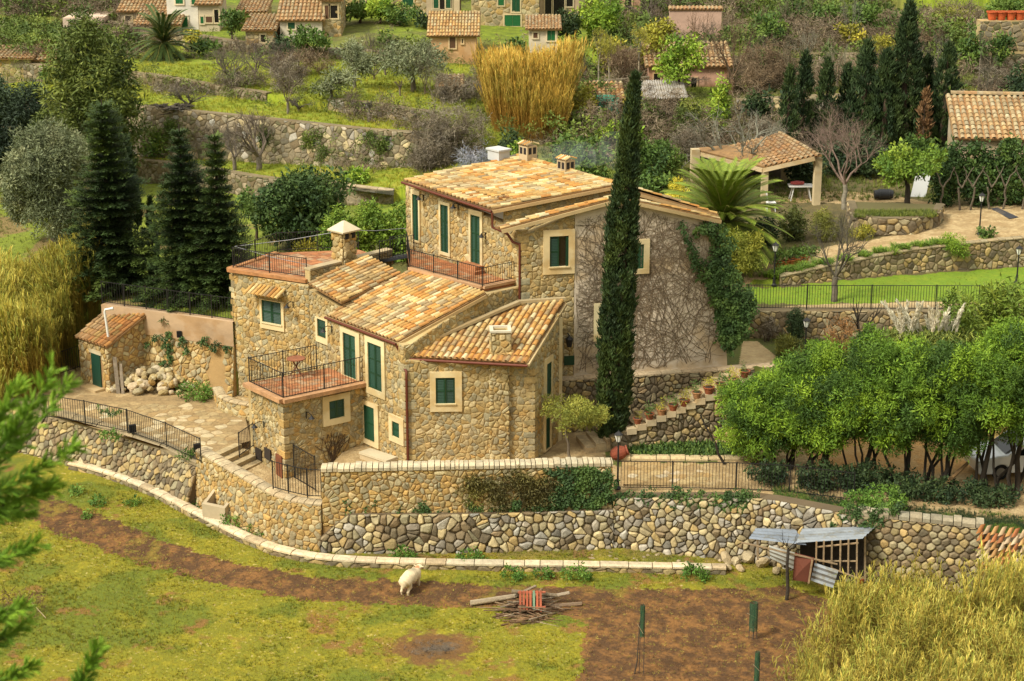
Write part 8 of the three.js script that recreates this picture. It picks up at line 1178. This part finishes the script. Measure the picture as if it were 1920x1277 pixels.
// ------------------------------------------------------------------ lamp posts
function lampPost(label, base, h) {
  const t = thing('lamp_post', label, 'lamp post', base, 'garden lamp posts'), p = new MB(C.iron); p.lathe(V(0, 0, 0), [[0.12, 0], [0.12, 0.05], [0.07, 0.12], [0.05, 0.35], [0.035, 0.4], [0.03, h - 0.42], [0.05, h - 0.4], [0.05, h - 0.36]], 10); p.build('post', M.iron, t);
  const l = new MB([0.75, 0.73, 0.66]); l.lathe(V(0, h - 0.36, 0), [[0.07, 0], [0.14, 0.26], [0.13, 0.27]], 6); l.build('lantern_glass', M.gloss, t); const c = new MB(C.iron); c.lathe(V(0, h - 0.1, 0), [[0.17, 0], [0.15, 0.03], [0.06, 0.1], [0.02, 0.13], [0.015, 0.17], [0.001, 0.18]], 6); for (let k = 0; k < 6; k++) { const a = (k / 6) * 6.283; c.bar(V(Math.cos(a) * 0.075, h - 0.36, -Math.sin(a) * 0.075), V(Math.cos(a) * 0.147, h - 0.1, -Math.sin(a) * 0.147), 0.014); } c.build('lantern_cap', M.iron, t);
}
lampPost('black lamp post at the end of the parapet wall beside the drive', onLevel(1158, 917, 2.06), 2.15);
lampPost('black lamp post with a hanging pot beside the garden path', ground(1451, 536, 72), 1.9); lampPost('black lamp post behind the bay row beside the lower garden bushes', station(1509, 70.3), 1.75);
lampPost('black lamp post at the bend of the upper drive', ground(1836, 440, 76), 1.9); lampPost('black lamp post at the right edge of the lawn', station(1906, 77.2), 1.65);
// jar, barrel, mat
{ const p = onLevel(1160, 862, 2.05), t = thing('clay_jar', 'big reddish clay jar lying behind the near lamp post', 'jar', p), mb = new MB([0.3, 0.07, 0.03]), M4 = new THREE.Matrix4().makeRotationZ(-1.2); mb.lathe(V(0, 0, 0), [[0.08, -0.32], [0.2, -0.24], [0.27, -0.05], [0.26, 0.1], [0.17, 0.26], [0.14, 0.3], [0.17, 0.34], [0.12, 0.34], [0.1, 0.26], [0.001, 0.2]], 14); const g = mb.geo().applyMatrix4(M4).translate(0, 0.27, 0); part('jar_body', g, M.clay, t); const rm = new MB([0.36, 0.1, 0.05]); rm.lathe(V(0, 0, 0), [[0.15, 0.3], [0.19, 0.31], [0.19, 0.36], [0.15, 0.36]], 14); part('jar_rim', rm.geo().applyMatrix4(M4).translate(0, 0.27, 0), M.clay, t); }
{ const p = ground(1658, 374, 80), t = thing('dark_barrel', 'dark round barrel lying beside the upper drive', 'barrel', p), mb = new MB([0.03, 0.03, 0.032]); mb.tube([V(-0.5, 0.25, 0), V(-0.25, 0.27, 0), V(0.2, 0.27, 0), V(0.4, 0.25, 0)], [0.2, 0.25, 0.25, 0.2], 12); mb.build('barrel_body', M.iron, t); const h = new MB([0.05, 0.05, 0.05]); h.tube([V(-0.28, 0.27, 0), V(-0.24, 0.27, 0)], 0.265, 12); h.tube([V(0.18, 0.27, 0), V(0.22, 0.27, 0)], 0.265, 12); h.build('hoop', M.iron, t); }
{ const a = [[1857, 392], [1870, 390], [1910, 408], [1893, 411]].map(([x, y]) => ground(x, y, 76).add(V(0, 0.03, 0))), t = thing('drain_grate', 'dark grey grating set in the paving of the upper drive', 'grate'), mb = new MB([0.1, 0.1, 0.11]); for (let i = 0; i < 16; i++) { const q = (u, v) => L3(L3(a[0], a[3], u), L3(a[1], a[2], u), v); const u0 = (i + 0.1) / 16, u1 = (i + 0.8) / 16; mb.quad(q(u0, 0), q(u0, 1), q(u1, 1), q(u1, 0)); } mb.build('bars', M.iron, t); const b = new MB([0.04, 0.04, 0.045]); b.fan(a.map((p) => p.clone().add(V(0, -0.012, 0)))); b.build('frame', M.iron, t); }
{ const p = ground(1725, 368, 80), t = thing('leaning_sheet', 'white leaning board beside the hedge behind the orange tree', 'board', p), mb = new MB([0.62, 0.62, 0.6]); mb.obox(V(0, 0.55, 0), V(0.35, 0, 0.05), V(0.12, 0.55, -0.1), V(0, 0, 0.03)); mb.build('board', M.paint, t); const s = new MB([0.3, 0.25, 0.2]); s.bar(V(0.2, 0, -0.4), V(0.1, 0.9, -0.05), 0.05); s.build('prop', M.wood, t); t.name = numbered('leaning_sheet'); }
// ------------------------------------------------------------------ on the field: animal, woodpile, saplings, brush heap
{ // sheep seen from behind, walking away to the right
  const p = onLevel(770, 1112, 0.12), t = thing('grazing_sheep', 'cream coloured sheep with a grey back patch on the soil band, head turned away', 'sheep', p, null, 1.15);
  const bones = []; const bone = (a, b, ra, rb, blend) => bones.push([V(...a), V(...b), ra, rb]);
  bone([-0.4, 0.58, 0], [0.0, 0.6, 0], 0.2, 0.23); bone([0, 0.6, 0], [0.34, 0.58, 0], 0.23, 0.2); bone([0.36, 0.62, 0], [0.6, 0.7, 0.03], 0.13, 0.085); bone([0.6, 0.71, 0.03], [0.8, 0.6, 0.06], 0.09, 0.05);
  for (const s of [-1, 1]) { bone([-0.36, 0.55, s * 0.11], [-0.3, 0.36, s * 0.13], 0.12, 0.07); bone([-0.3, 0.36, s * 0.13], [-0.42, 0.22, s * 0.12], 0.06, 0.038); bone([-0.42, 0.22, s * 0.12], [-0.39, 0.03, s * 0.12], 0.036, 0.034); const f = s > 0 ? 0.06 : -0.04; bone([0.33, 0.5, s * 0.11], [0.33 + f, 0.27, s * 0.11], 0.085, 0.042); bone([0.33 + f, 0.27, s * 0.11], [0.32 + f * 1.6, 0.03, s * 0.11], 0.04, 0.034); bone([0.62, 0.74, 0.03 + s * 0.06], [0.57, 0.76, 0.03 + s * 0.19], 0.035, 0.012); }
  bone([-0.5, 0.64, 0], [-0.58, 0.42, 0.02], 0.05, 0.03);
  const sd = (x, y, z) => { let d = 1e9; for (const [a, b, ra, rb] of bones) { const bx = b.x - a.x, by = b.y - a.y, bz = b.z - a.z, k = clamp(((x - a.x) * bx + (y - a.y) * by + (z - a.z) * bz) / (bx * bx + by * by + bz * bz)), e = Math.hypot(x - a.x - bx * k, y - a.y - by * k, z - a.z - bz * k) - lerp(ra, rb, k), q = Math.max(0, 0.05 - Math.abs(d - e)) / 0.05; d = Math.min(d, e) - q * q * 0.0125; } return d + (y > 0.35 ? 0.04 * (vn(x * 20 + y * 9, z * 20 + y * 13) - 0.5) : 0); };
  const N = 64, mc = new MarchingCubes(N, M.wood, false, false, 60000), sc = 0.95; mc.isolation = 0; for (let k = 0; k < N; k++) for (let j = 0; j < N; j++) for (let i = 0; i < N; i++) mc.field[i + j * N + k * N * N] = -sd(((i - N / 2) / (N / 2)) * sc + 0.1, ((j - N / 2) / (N / 2)) * sc + 0.5, ((k - N / 2) / (N / 2)) * sc); mc.update(); const n = mc.count, pos = new Float32Array(n * 3), nor = new Float32Array(n * 3), col = new Float32Array(n * 3);
  for (let i = 0; i < n; i++) { const x = mc.positionArray[i * 3] * sc + 0.1, y = mc.positionArray[i * 3 + 1] * sc + 0.5, z = mc.positionArray[i * 3 + 2] * sc; pos.set([x, y, z], i * 3); nor.set([mc.normalArray[i * 3], mc.normalArray[i * 3 + 1], mc.normalArray[i * 3 + 2]], i * 3); const patch = sstep(0.1, 0, Math.hypot((x - 0.12) / 1.6, y - 0.82, z) - 0.08), c = mixc([0.66, 0.52, 0.32], [0.3, 0.25, 0.15], patch * 0.8), red = sstep(0.05, 0, Math.hypot(x - 0.46, y - 0.78, z + 0.02) - 0.09); col.set(mixc(c, [0.5, 0.14, 0.04], red * 0.85), i * 3); }
  const g = new THREE.BufferGeometry(); g.setAttribute('position', new THREE.BufferAttribute(pos, 3)); g.setAttribute('normal', new THREE.BufferAttribute(nor, 3)); g.setAttribute('color', new THREE.BufferAttribute(col, 3)); g.setAttribute('uv', new THREE.BufferAttribute(new Float32Array(n * 2), 2)); part('body', g, std({ roughness: 0.95 }), t);
  for (const s of [-1, 1]) { const e = new MB([0.01, 0.008, 0.006]); e.lathe(V(0.7, 0.68, 0.05 + s * 0.062), [[0.001, -0.012], [0.012, 0], [0.001, 0.012]], 6); e.build('eye', M.gloss, t); }
}
{ // woodpile
  const t = thing('brush_pile', 'pile of logs, sticks and a broken red pallet on the field', 'woodpile', onLevel(1000, 1165, 0.08)), c = V(0, 0, 0), S = px2m(54.5, 0);
  const log = (x0, y0, z0, x1, y1, z1, r, col) => { const mb = new MB(tint(col, 0.15)); const a = V(x0, y0, z0), b = V(x1, y1, z1); mb.tube([a, L3(a, b, 0.5).add(V(rn() * 0.03, rn() * 0.03, rn() * 0.03)), b], [r, r * 0.95, r * 0.85], 7); mb.build('log', M.bark, t); };
  log(-2.05, 0.22, -0.9, -0.55, 0.34, -1.2, 0.1, [0.52, 0.4, 0.26]); log(-0.7, 0.6, -1.0, 0.9, 0.42, -1.05, 0.07, [0.36, 0.27, 0.17]); log(0.2, 0.15, -0.8, 1.6, 0.2, -0.9, 0.08, [0.3, 0.2, 0.12]); log(-0.9, 0.1, -0.7, 0.5, 0.15, -0.9, 0.09, [0.33, 0.25, 0.16]); log(0.3, 0.3, -1.1, 1.2, 0.55, -1.0, 0.07, [0.5, 0.4, 0.28]); log(-0.3, 0.1, -0.5, 0.3, 0.75, -0.9, 0.06, [0.3, 0.2, 0.1]); log(-0.6, 0.35, -1.1, 0.1, 0.8, -1.0, 0.05, [0.45, 0.35, 0.24]);
  for (let i = 0; i < 240; i++) { const a = rn() * 0.6 + (R() < 0.5 ? 0.15 : -0.25), l = rr(0.5, 1.7), x = rn() * 1.2, z = rr(-1.15, 0.45), y = Math.max(0.03, 0.55 - Math.abs(x) * 0.35 - Math.abs(z + 0.5) * 0.45) * rr(0.1, 1), d = V(Math.cos(a), rn() * 0.12, Math.sin(a)).multiplyScalar(l / 2), mb = new MB(tint(pick([[0.3, 0.17, 0.08], [0.4, 0.26, 0.14], [0.22, 0.12, 0.06], [0.46, 0.36, 0.24]]), 0.2)), m = V(x, y + 0.03, z); mb.tube([m.clone().sub(d), m.clone().add(V(0, rn() * 0.05, rn() * 0.06)), m.clone().add(d)], [rr(0.015, 0.035), 0.02, 0.008], 4, false); mb.build('stick', M.bark, t); }
  for (let i = 0; i < 7; i++) { const mb = new MB(tint(i === 4 ? [0.25, 0.4, 0.26] : [0.5, 0.13, 0.06], 0.12)); mb.obox(V(-0.42 + i * 0.11, 0.52, -0.42), V(0.035, 0, 0), V(0, 0.3, -0.16), V(0, 0.01, 0.02)); mb.build('slat', M.wood, t); } const r = new MB([0.55, 0.16, 0.08]); r.bar(V(-0.5, 0.76, -0.56), V(0.4, 0.76, -0.58), 0.06, 0.05); r.bar(V(-0.5, 0.34, -0.33), V(0.4, 0.34, -0.35), 0.06, 0.05); r.build('pallet_rail', M.wood, t);
  const st = thing('loose_sticks', 'thin grey sticks scattered left of the woodpile', 'sticks', onLevel(905, 1158, 0.05)), L = [[-0.3, 0, 0.3, 0.1], [-0.35, 0.12, 0.25, -0.1], [-0.2, -0.2, 0.5, 0.2], [-0.1, 0.25, 0.55, 0.15]]; for (const [a, b, c2, d] of L) { const m = new MB(tint([0.42, 0.36, 0.27], 0.1)); m.bar(V(a, 0.03, b), V(c2, 0.04, d), 0.02); m.build('stick', M.wood, st); }
}
function sapling(label, px, foot, top, w, lean, guard) {
  const p = onLevel(px, foot, 0.05), m = px2m(-p.z, 0.5), h = hgt(top, p) - p.y, t = thing('tree_guard', label, 'sapling', p, 'netted saplings in the soil'), st = new MB([0.12, 0.085, 0.055]); limb(st, V(-lean, -0.1, 0), V(lean * 0.3, h, 0), 0.025, 0.012, 5, 0.03); st.build('stem', M.bark, t);
  const g = new MB(), r = w * m * 0.5, y0 = h * guard[0], y1 = h * guard[1], N = 12, q = (i, y) => { const a = (i / N) * 6.283, rr2 = r * (0.85 + 0.25 * vn(i % N, y * 3)); return V(lean * 0.2 + Math.cos(a) * rr2, y, Math.sin(a) * rr2); }; for (let i = 0; i < N; i++) for (let j = 0; j < 5; j++) { g.color(tint([0.025, 0.085, 0.04], 0.3)); const a = lerp(y0, y1, j / 5), b = lerp(y0, y1, (j + 1) / 5); g.quad(q(i, a), q(i + 1, a), q(i + 1, b), q(i, b)); } g.build('net_guard', M.netting, t);
  for (const s of [-1, 1]) { const k = new MB([0.1, 0.07, 0.05]); k.bar(V(s * r * 0.9 + lean * 0.2, 0, 0.02 * s), V(s * r * 0.8 + lean * 0.2, y1, 0), 0.022); k.build('stake', M.wood, t); }
  const tw = new MB([0.5, 0.4, 0.24]); tw.bar(V(-r * 1.6, y1 * 0.75, 0.05), V(r * 0.8, y1 * 0.62, 0.08), 0.012); tw.build('tie', M.wood, t);
}
M.netting = std({ roughness: 0.6, transparent: true, opacity: 0.7 });
sapling('leaning sapling with a small green net guard high up, left one', 1200, 1268, 1132, 9, 0.2, [0.55, 0.98]);
sapling('sapling in a tall dark green net guard with stakes, right one', 1411, 1203, 1130, 16, 0.02, [0.3, 1.0]);
sapling('sapling in a narrow green net guard at the bottom edge beside the reeds', 1417, 1310, 1222, 10, 0.02, [0.1, 1.0]);
{ const p = onLevel(40, 1150, 0.1), t = thing('brush_heap', 'heap of brown cut brush at the left edge of the field', 'brush', p); crown([[0, 0.15, 0, 0.95, 0.5, 0.7], [-0.8, 0.15, 0.1, 0.8, 0.45, 0.7]], { pal: GREEN.brown.map((c) => mixc(c, [0.1, 0.05, 0.02], 0.5)), kind: 'twig', size: 0.5, k: 5, parent: t, name: 'twigs', floor: 0 }); const m = new MB([0.6, 0.45, 0.26]); m.bar(V(0.4, 0.5, 0.2), V(0.95, 0.08, 0.55), 0.02); m.build('stick', M.wood, t); }
{ const list = [[1362, 1046, 0.2], [1380, 1050, 0.16], [1402, 1044, 0.24], [1424, 1036, 0.16], [1430, 1054, 0.2], [1364, 1060, 0.14], [1456, 1066, 0.14], [1388, 1062, 0.13]]; list.forEach(([x, y, r], i) => { const p = onLevel(x, y + 8, 0.22), t = thing('boulder', `pale boulder left of the tin shelter, ${['back left', 'middle left', 'largest rounded one', 'topmost of the right stack', 'lower of the right stack', 'front left', 'next to the bare trunk', 'low one in the front middle'][i]}`, 'boulder', p); rock(V(0, r * 0.7 + (i === 3 ? 0.12 : 0), 0), r * 1.15, tint([0.58, 0.45, 0.26], 0.14), t, 'rock'); }); 
  const st = thing('loose_stones', 'scattered pale stones at the foot of the boulder wall', 'stones', V(0, 0, 0)); st.userData.kind = 'stuff'; const g = new THREE.Group(); g.name = 'rubble'; st.add(g); for (let i = 0; i < 60; i++) { const p = onLevel(rr(1100, 1400), rr(1028, 1058), 0.24); rock(p, rr(0.03, 0.1), tint([0.5, 0.38, 0.22], 0.2), g, 'stone'); } for (let i = 0; i < 50; i++) { const p = onLevel(rr(240, 330), rr(955, 1010), 0.2); rock(p, rr(0.02, 0.06), tint([0.6, 0.5, 0.34], 0.2), g, 'stone'); } }
// ------------------------------------------------------------------ tin shelter against the block wall
{
  const t = thing('tin_shelter', 'ramshackle animal shelter of corrugated sheets, slats and a rusty plate', 'shelter'), Z0 = 57.2;
  const sheet = (A, B, Cc, Dd, n, col, nm = 'corrugated_sheet', amp = 0.03) => { const mb = new MB(col), nn = B.clone().sub(A).cross(Dd.clone().sub(A)).normalize(); if (nn.y < 0) nn.negate(); for (let i = 0; i < n; i++) { const q = (k, e) => L3(L3(A, B, k / n), L3(Dd, Cc, k / n), e).addScaledVector(nn, (k % 2 ? amp : 0)); mb.quad(q(i, 0), q(i + 1, 0), q(i + 1, 1), q(i, 1)); } return mb.build(nm, M.zinc, t); };
  const P = (x, y, d) => atDist(x, y, d);
  sheet(P(1404, 1010, 56.6), P(1418, 990, 57.7), P(1490, 992, 57.9), P(1512, 1022, 56.4), 8, [0.36, 0.4, 0.46]); sheet(P(1492, 1018, 56.45), P(1505, 991, 57.8), P(1644, 986, 57.5), P(1618, 1010, 56.3), 10, [0.42, 0.45, 0.48]);
  const g0 = 0.1; sheet(P(1442, 1022, 56.5), P(1444, 1046, 56.45), P(1492, 1068, 56.3), P(1490, 1036, 56.3), 7, [0.45, 0.44, 0.38]); sheet(P(1528, 1055, 56.1), P(1520, 1088, 56.05), P(1562, 1102, 55.9), P(1572, 1070, 55.9), 7, [0.42, 0.45, 0.47]);
  const pl = new MB([0.17, 0.05, 0.025]); { const a = P(1490, 1036, 56.1), b = P(1486, 1088, 56.05), c = P(1518, 1092, 55.95), d = P(1527, 1046, 55.98), m = L3(a, c, 0.5).add(V(0, 0, 0.12)); pl.tri(a, b, m); pl.tri(b, c, m); pl.tri(c, d, m); pl.tri(d, a, m); } pl.build('rusty_plate', M.plaster, t);
  const slat = (x0, y0, x1, y1, d, w = 0.05, nm = 'slat') => { const m = new MB(tint([0.46, 0.32, 0.18], 0.15)); m.bar(P(x0, y0, d), P(x1, y1, d), w, 0.04); m.build(nm, M.wood, t); };
  for (const [x, y0, y1] of [[1531, 1015, 1056], [1545, 1014, 1058], [1560, 1014, 1066], [1576, 1013, 1072], [1591, 1012, 1088], [1607, 1011, 1096]]) slat(x, y0, x - 1, y1, 56.1); slat(1390, 1017, 1570, 1058, 56.0, 0.05, 'pole'); slat(1530, 1026, 1610, 1018, 56.15, 0.045, 'rail'); slat(1535, 1052, 1606, 1052, 56.15, 0.045, 'rail'); slat(1560, 1066, 1614, 1086, 56.0, 0.06, 'rail'); slat(1523, 1050, 1516, 1094, 55.9, 0.05, 'post'); slat(1420, 1000, 1421, 1050, 57.2, 0.07, 'post'); slat(1622, 1002, 1622, 1090, 57, 0.07, 'post');
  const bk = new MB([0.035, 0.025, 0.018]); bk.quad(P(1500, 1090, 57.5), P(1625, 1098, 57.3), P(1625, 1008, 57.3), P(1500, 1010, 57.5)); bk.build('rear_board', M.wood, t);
  bareTree('crooked bare trunk standing in front of the tin shelter', 1474, 55.9, 992, 46, { depth: 3, clear: 0.72, r: 0.05, bark: BARK.dark, main: 3, open: 1.2 });
  const hn = thing('orange_tub', 'small orange tub on the ground in the tin shelter corner', 'tub', onLevel(1613, 1093, 0.1)), hm = new MB([0.5, 0.08, 0.02]); hm.lathe(V(0, 0, 0), [[0.1, 0], [0.14, 0.18], [0.12, 0.18], [0.08, 0.03], [0.001, 0.03]], 10); hm.build('tub_body', M.paint, hn); const hr = new MB([0.55, 0.1, 0.03]); hr.lathe(V(0, 0, 0), [[0.14, 0.17], [0.155, 0.175], [0.155, 0.2], [0.14, 0.2]], 10); hr.build('rim', M.paint, hn);
}
{ // stacked roof tiles at the right edge
  const t = thing('tile_stack', 'leaning stack of reddish and cream roof tiles at the right edge', 'roof tiles'), rows = 7; for (let j = 0; j < rows; j++) for (let i = 0; i < 12; i++) { const px = 1836 + i * 13 - j * 0 + rn() * 2, py = 1000 + j * 14 + i * 1.5; if (px > 1990) continue; const p = atDist(px, py, -onLine(4, px).p.z - 0.3 - j * 0.13), mb = new MB(tint(pick([[0.55, 0.22, 0.06], [0.62, 0.34, 0.12], [0.66, 0.5, 0.32], [0.6, 0.42, 0.24], [0.5, 0.18, 0.06]]), 0.14)); barrel(mb, p, V(0.85, 0.1, -0.3).normalize(), V(0.5, 0.62, -0.6).normalize(), V(-0.4, 0.4, 0.8).normalize(), 0.12, 0.1, 0.36, 6); mb.build('roof_tile', M.clay, t); }
  const bs = new MB([0.34, 0.24, 0.12]); bs.quad(atDist(1832, 1105, 56.4), atDist(2000, 1110, 55.2), atDist(2000, 1000, 56.3), atDist(1836, 1000, 57.2)); bs.build('stack_core', M.clay, t);
  const cp = thing('rounded_wall', 'low curved wall with a pale rounded top behind the tile stack', 'wall'), pts = [1806, 1840, 1880, 1930, 2000].map((x, i) => atDist(x, [982, 980, 985, 995, 1008][i], 58.3)); coping({ path: pts, top: pts.map((p) => p.y - 0.1), parent: cp, w: 0.5, h: 0.16, len: 1.1, color: () => tint([0.6, 0.47, 0.28], 0.1), name: 'cap_stone' }); masonry({ path: pts.map((p) => at(p, 0)), bot: pts.map(() => 0), top: pts.map((p) => p.y - 0.1), parent: cp, size: 0.3, pal: PAL.dry, singles: 30, thick: 0.4 });
}
// ------------------------------------------------------------------ white car parked behind the bay row
{
  const p = onLevel(1905, 905, 2.04), t = thing('parked_car', 'white car parked behind the bay trees at the right edge', 'car', V(p.x + 0.7, 2.02, p.z - 1.2), null, 0.12);
  const sh = new THREE.Shape(); sh.moveTo(-2.05, 0.32); sh.lineTo(-2.08, 0.62); sh.quadraticCurveTo(-2.0, 0.82, -1.3, 0.9); sh.lineTo(-1.05, 0.92); sh.lineTo(-0.42, 1.36); sh.quadraticCurveTo(0.2, 1.47, 0.95, 1.38); sh.lineTo(1.55, 0.98); sh.lineTo(2.0, 0.92); sh.quadraticCurveTo(2.1, 0.7, 2.06, 0.34); sh.lineTo(1.7, 0.3); sh.absarc(1.32, 0.3, 0.36, 0, Math.PI, false); sh.lineTo(-0.95, 0.3); sh.absarc(-1.3, 0.3, 0.36, 0, Math.PI, false); sh.lineTo(-2.05, 0.32);
  const g = new THREE.ExtrudeGeometry(sh, { depth: 1.5, bevelEnabled: true, bevelThickness: 0.08, bevelSize: 0.06, bevelSegments: 3, curveSegments: 10 }); g.translate(0, 0, -0.75); const wh = new THREE.MeshPhysicalMaterial({ color: 0xd9dcdd, roughness: 0.3, clearcoat: 1, clearcoatRoughness: 0.05 }); part('body', g, wh, t);
  const gl = new THREE.MeshPhysicalMaterial({ color: 0x0d1518, roughness: 0.04 }), win = (pts, z, nm) => { const s = new THREE.Shape(pts.map(([x, y]) => new THREE.Vector2(x, y))), e = new THREE.ExtrudeGeometry(s, { depth: 0.02, bevelEnabled: false }); e.translate(0, 0, z); part(nm, e, gl, t); };
  for (const z of [0.825, -0.845]) { win([[-0.92, 0.94], [-0.38, 1.3], [0.2, 1.36], [0.2, 0.94]], z, 'side_window'); win([[0.27, 0.94], [0.27, 1.36], [0.92, 1.3], [1.38, 0.98]], z, 'side_window'); }
  const ws = new MB([1, 1, 1]); ws.quad(V(-1.1, 0.95, 0.68), V(-1.1, 0.95, -0.68), V(-0.46, 1.385, -0.6), V(-0.46, 1.385, 0.6)); const wg = ws.geo(); wg.translate(-0.05, 0.045, 0); part('windscreen', wg, gl, t);
  for (const x of [-1.3, 1.32]) for (const z of [-0.72, 0.72]) { const w = new THREE.Group(); w.name = 'wheel'; t.add(w); w.position.set(x, 0.31, z); const ty = new THREE.TorusGeometry(0.23, 0.085, 8, 20), tm = new THREE.MeshStandardMaterial({ color: 0x0c0c0c, roughness: 0.9 }); part('tyre', ty, tm, w); const rm = new THREE.CylinderGeometry(0.17, 0.17, 0.12, 14); rm.rotateX(Math.PI / 2); part('rim', rm, new THREE.MeshStandardMaterial({ color: 0x8b8d90, metalness: 0.7, roughness: 0.35 }), w); }
  for (const z of [-0.55, 0.55]) { const hl = new MB([0.7, 0.72, 0.7]); hl.box(-2.1, 0.68, z, 0.08, 0.16, 0.34); hl.build('headlight', M.gloss, t); }
}
// thin bluish smoke drifting from the chimneys
{ const sm = new THREE.MeshStandardMaterial({ color: 0xd4dbe6, roughness: 1, transparent: true, opacity: 0.022, side: THREE.DoubleSide });
  for (const [lab, px, py, D, w, n] of [['faint bluish smoke drifting right of the ridge chimneys', 1095, 288, 80, 2.2, 5]]) { const t = thing('smoke', lab, 'smoke', atDist(px, py, D)), gs = []; t.userData.kind = 'stuff'; for (let i = 0; i < n; i++) { const m = part('puff', SMOKE[i % 3], sm, t); m.position.set((i - (n - 1) / 2) * w * 0.32, rn() * 0.15, rn() * 0.5); m.scale.setScalar(rr(0.4, 0.7)); m.rotation.set(R() * 6, R() * 6, 0); } } }
// cables over the roof terrace, white post by the shed, tufts in the planter bed
{ const c = new MB([0.3, 0.3, 0.3]); const q = onLevel(653, 428, 10), a = atDist(648, 432, 73.2), b = atDist(440, 462, 74), d = atDist(760, 428, 75), e = atDist(575, 496, 70.2); for (const [u, v] of [[a, b], [a, d], [b, e]]) c.tube([u, L3(u, v, 0.5).add(V(0, -0.06, 0)), v], 0.012, 4, false); c.build('cable', M.iron, house);
  const p = onLevel(202, 618, 4.6), t = thing('white_post', 'white angled pipe standing at the left end of the plaster band', 'pipe', p), m = new MB([0.7, 0.68, 0.62]); m.tube([V(0, -0.3, 0), V(-0.08, 0.75, 0), V(-0.05, 0.85, 0), V(0.25, 0.9, 0)], 0.05, 8); m.build('pipe', M.paint, t); const f = new MB([0.66, 0.64, 0.58]); f.cyl(V(0.2, 0.89, 0), V(0.28, 0.905, 0), 0.07, 0.07, 8); f.build('pipe_end', M.paint, t);
  const L = [], pl = onLevel(1680, 402, 7.15), t2 = thing('bed_grass', 'grass and herbs growing in the planter bed', 'grass', V(0, 0, 0)); t2.userData.kind = 'stuff'; for (let i = 0; i < 900; i++) { const g = onLevel(rr(1602, 1756), rr(396, 408), 7.15); L.push({ p: g, s: rr(0.1, 0.26), up: true, c: ramp(GREEN.feather, R()) }); } scatter('blades', 'tuft', L, t2); }
// small table on the tower terrace, brown weeds in the broken tiles of the upper roof
{ const p = onLevel(556, 706, 4.51), t = thing('terrace_table', 'small reddish folding table on the tower terrace by the shutters', 'table', p), k = new MB([0.34, 0.12, 0.05]); k.lathe(V(0, 0, 0), [[0.001, 0.7], [0.36, 0.7], [0.36, 0.735], [0.001, 0.735]], 16); k.build('table_top', M.wood, t); for (const a of [0.4, 1.97, 3.54, 5.11]) { const l = new MB([0.2, 0.08, 0.04]); l.bar(V(Math.cos(a) * 0.3, 0, Math.sin(a) * 0.3), V(-Math.cos(a) * 0.22, 0.7, -Math.sin(a) * 0.22), 0.03); l.build('leg', M.wood, t); }
  const { e0, v0, v1, rid } = roofPts, q = L3(L3(v0, v1, 0.16), L3(e0, rid, 0.16), 0.12), w = thing('roof_weeds', 'brown dead weeds in a gap of the upper roof tiles near the eave', 'weeds', q), L = []; for (let i = 0; i < 30; i++) L.push({ p: V(rn() * 0.35, 0.12 + R() * 0.08, rn() * 0.14), s: rr(0.1, 0.2), c: tint([0.16, 0.06, 0.025], 0.3) }); scatter('stems', 'twig', L, w); }
camera.far = 1500;
renderer.render(scene, camera);
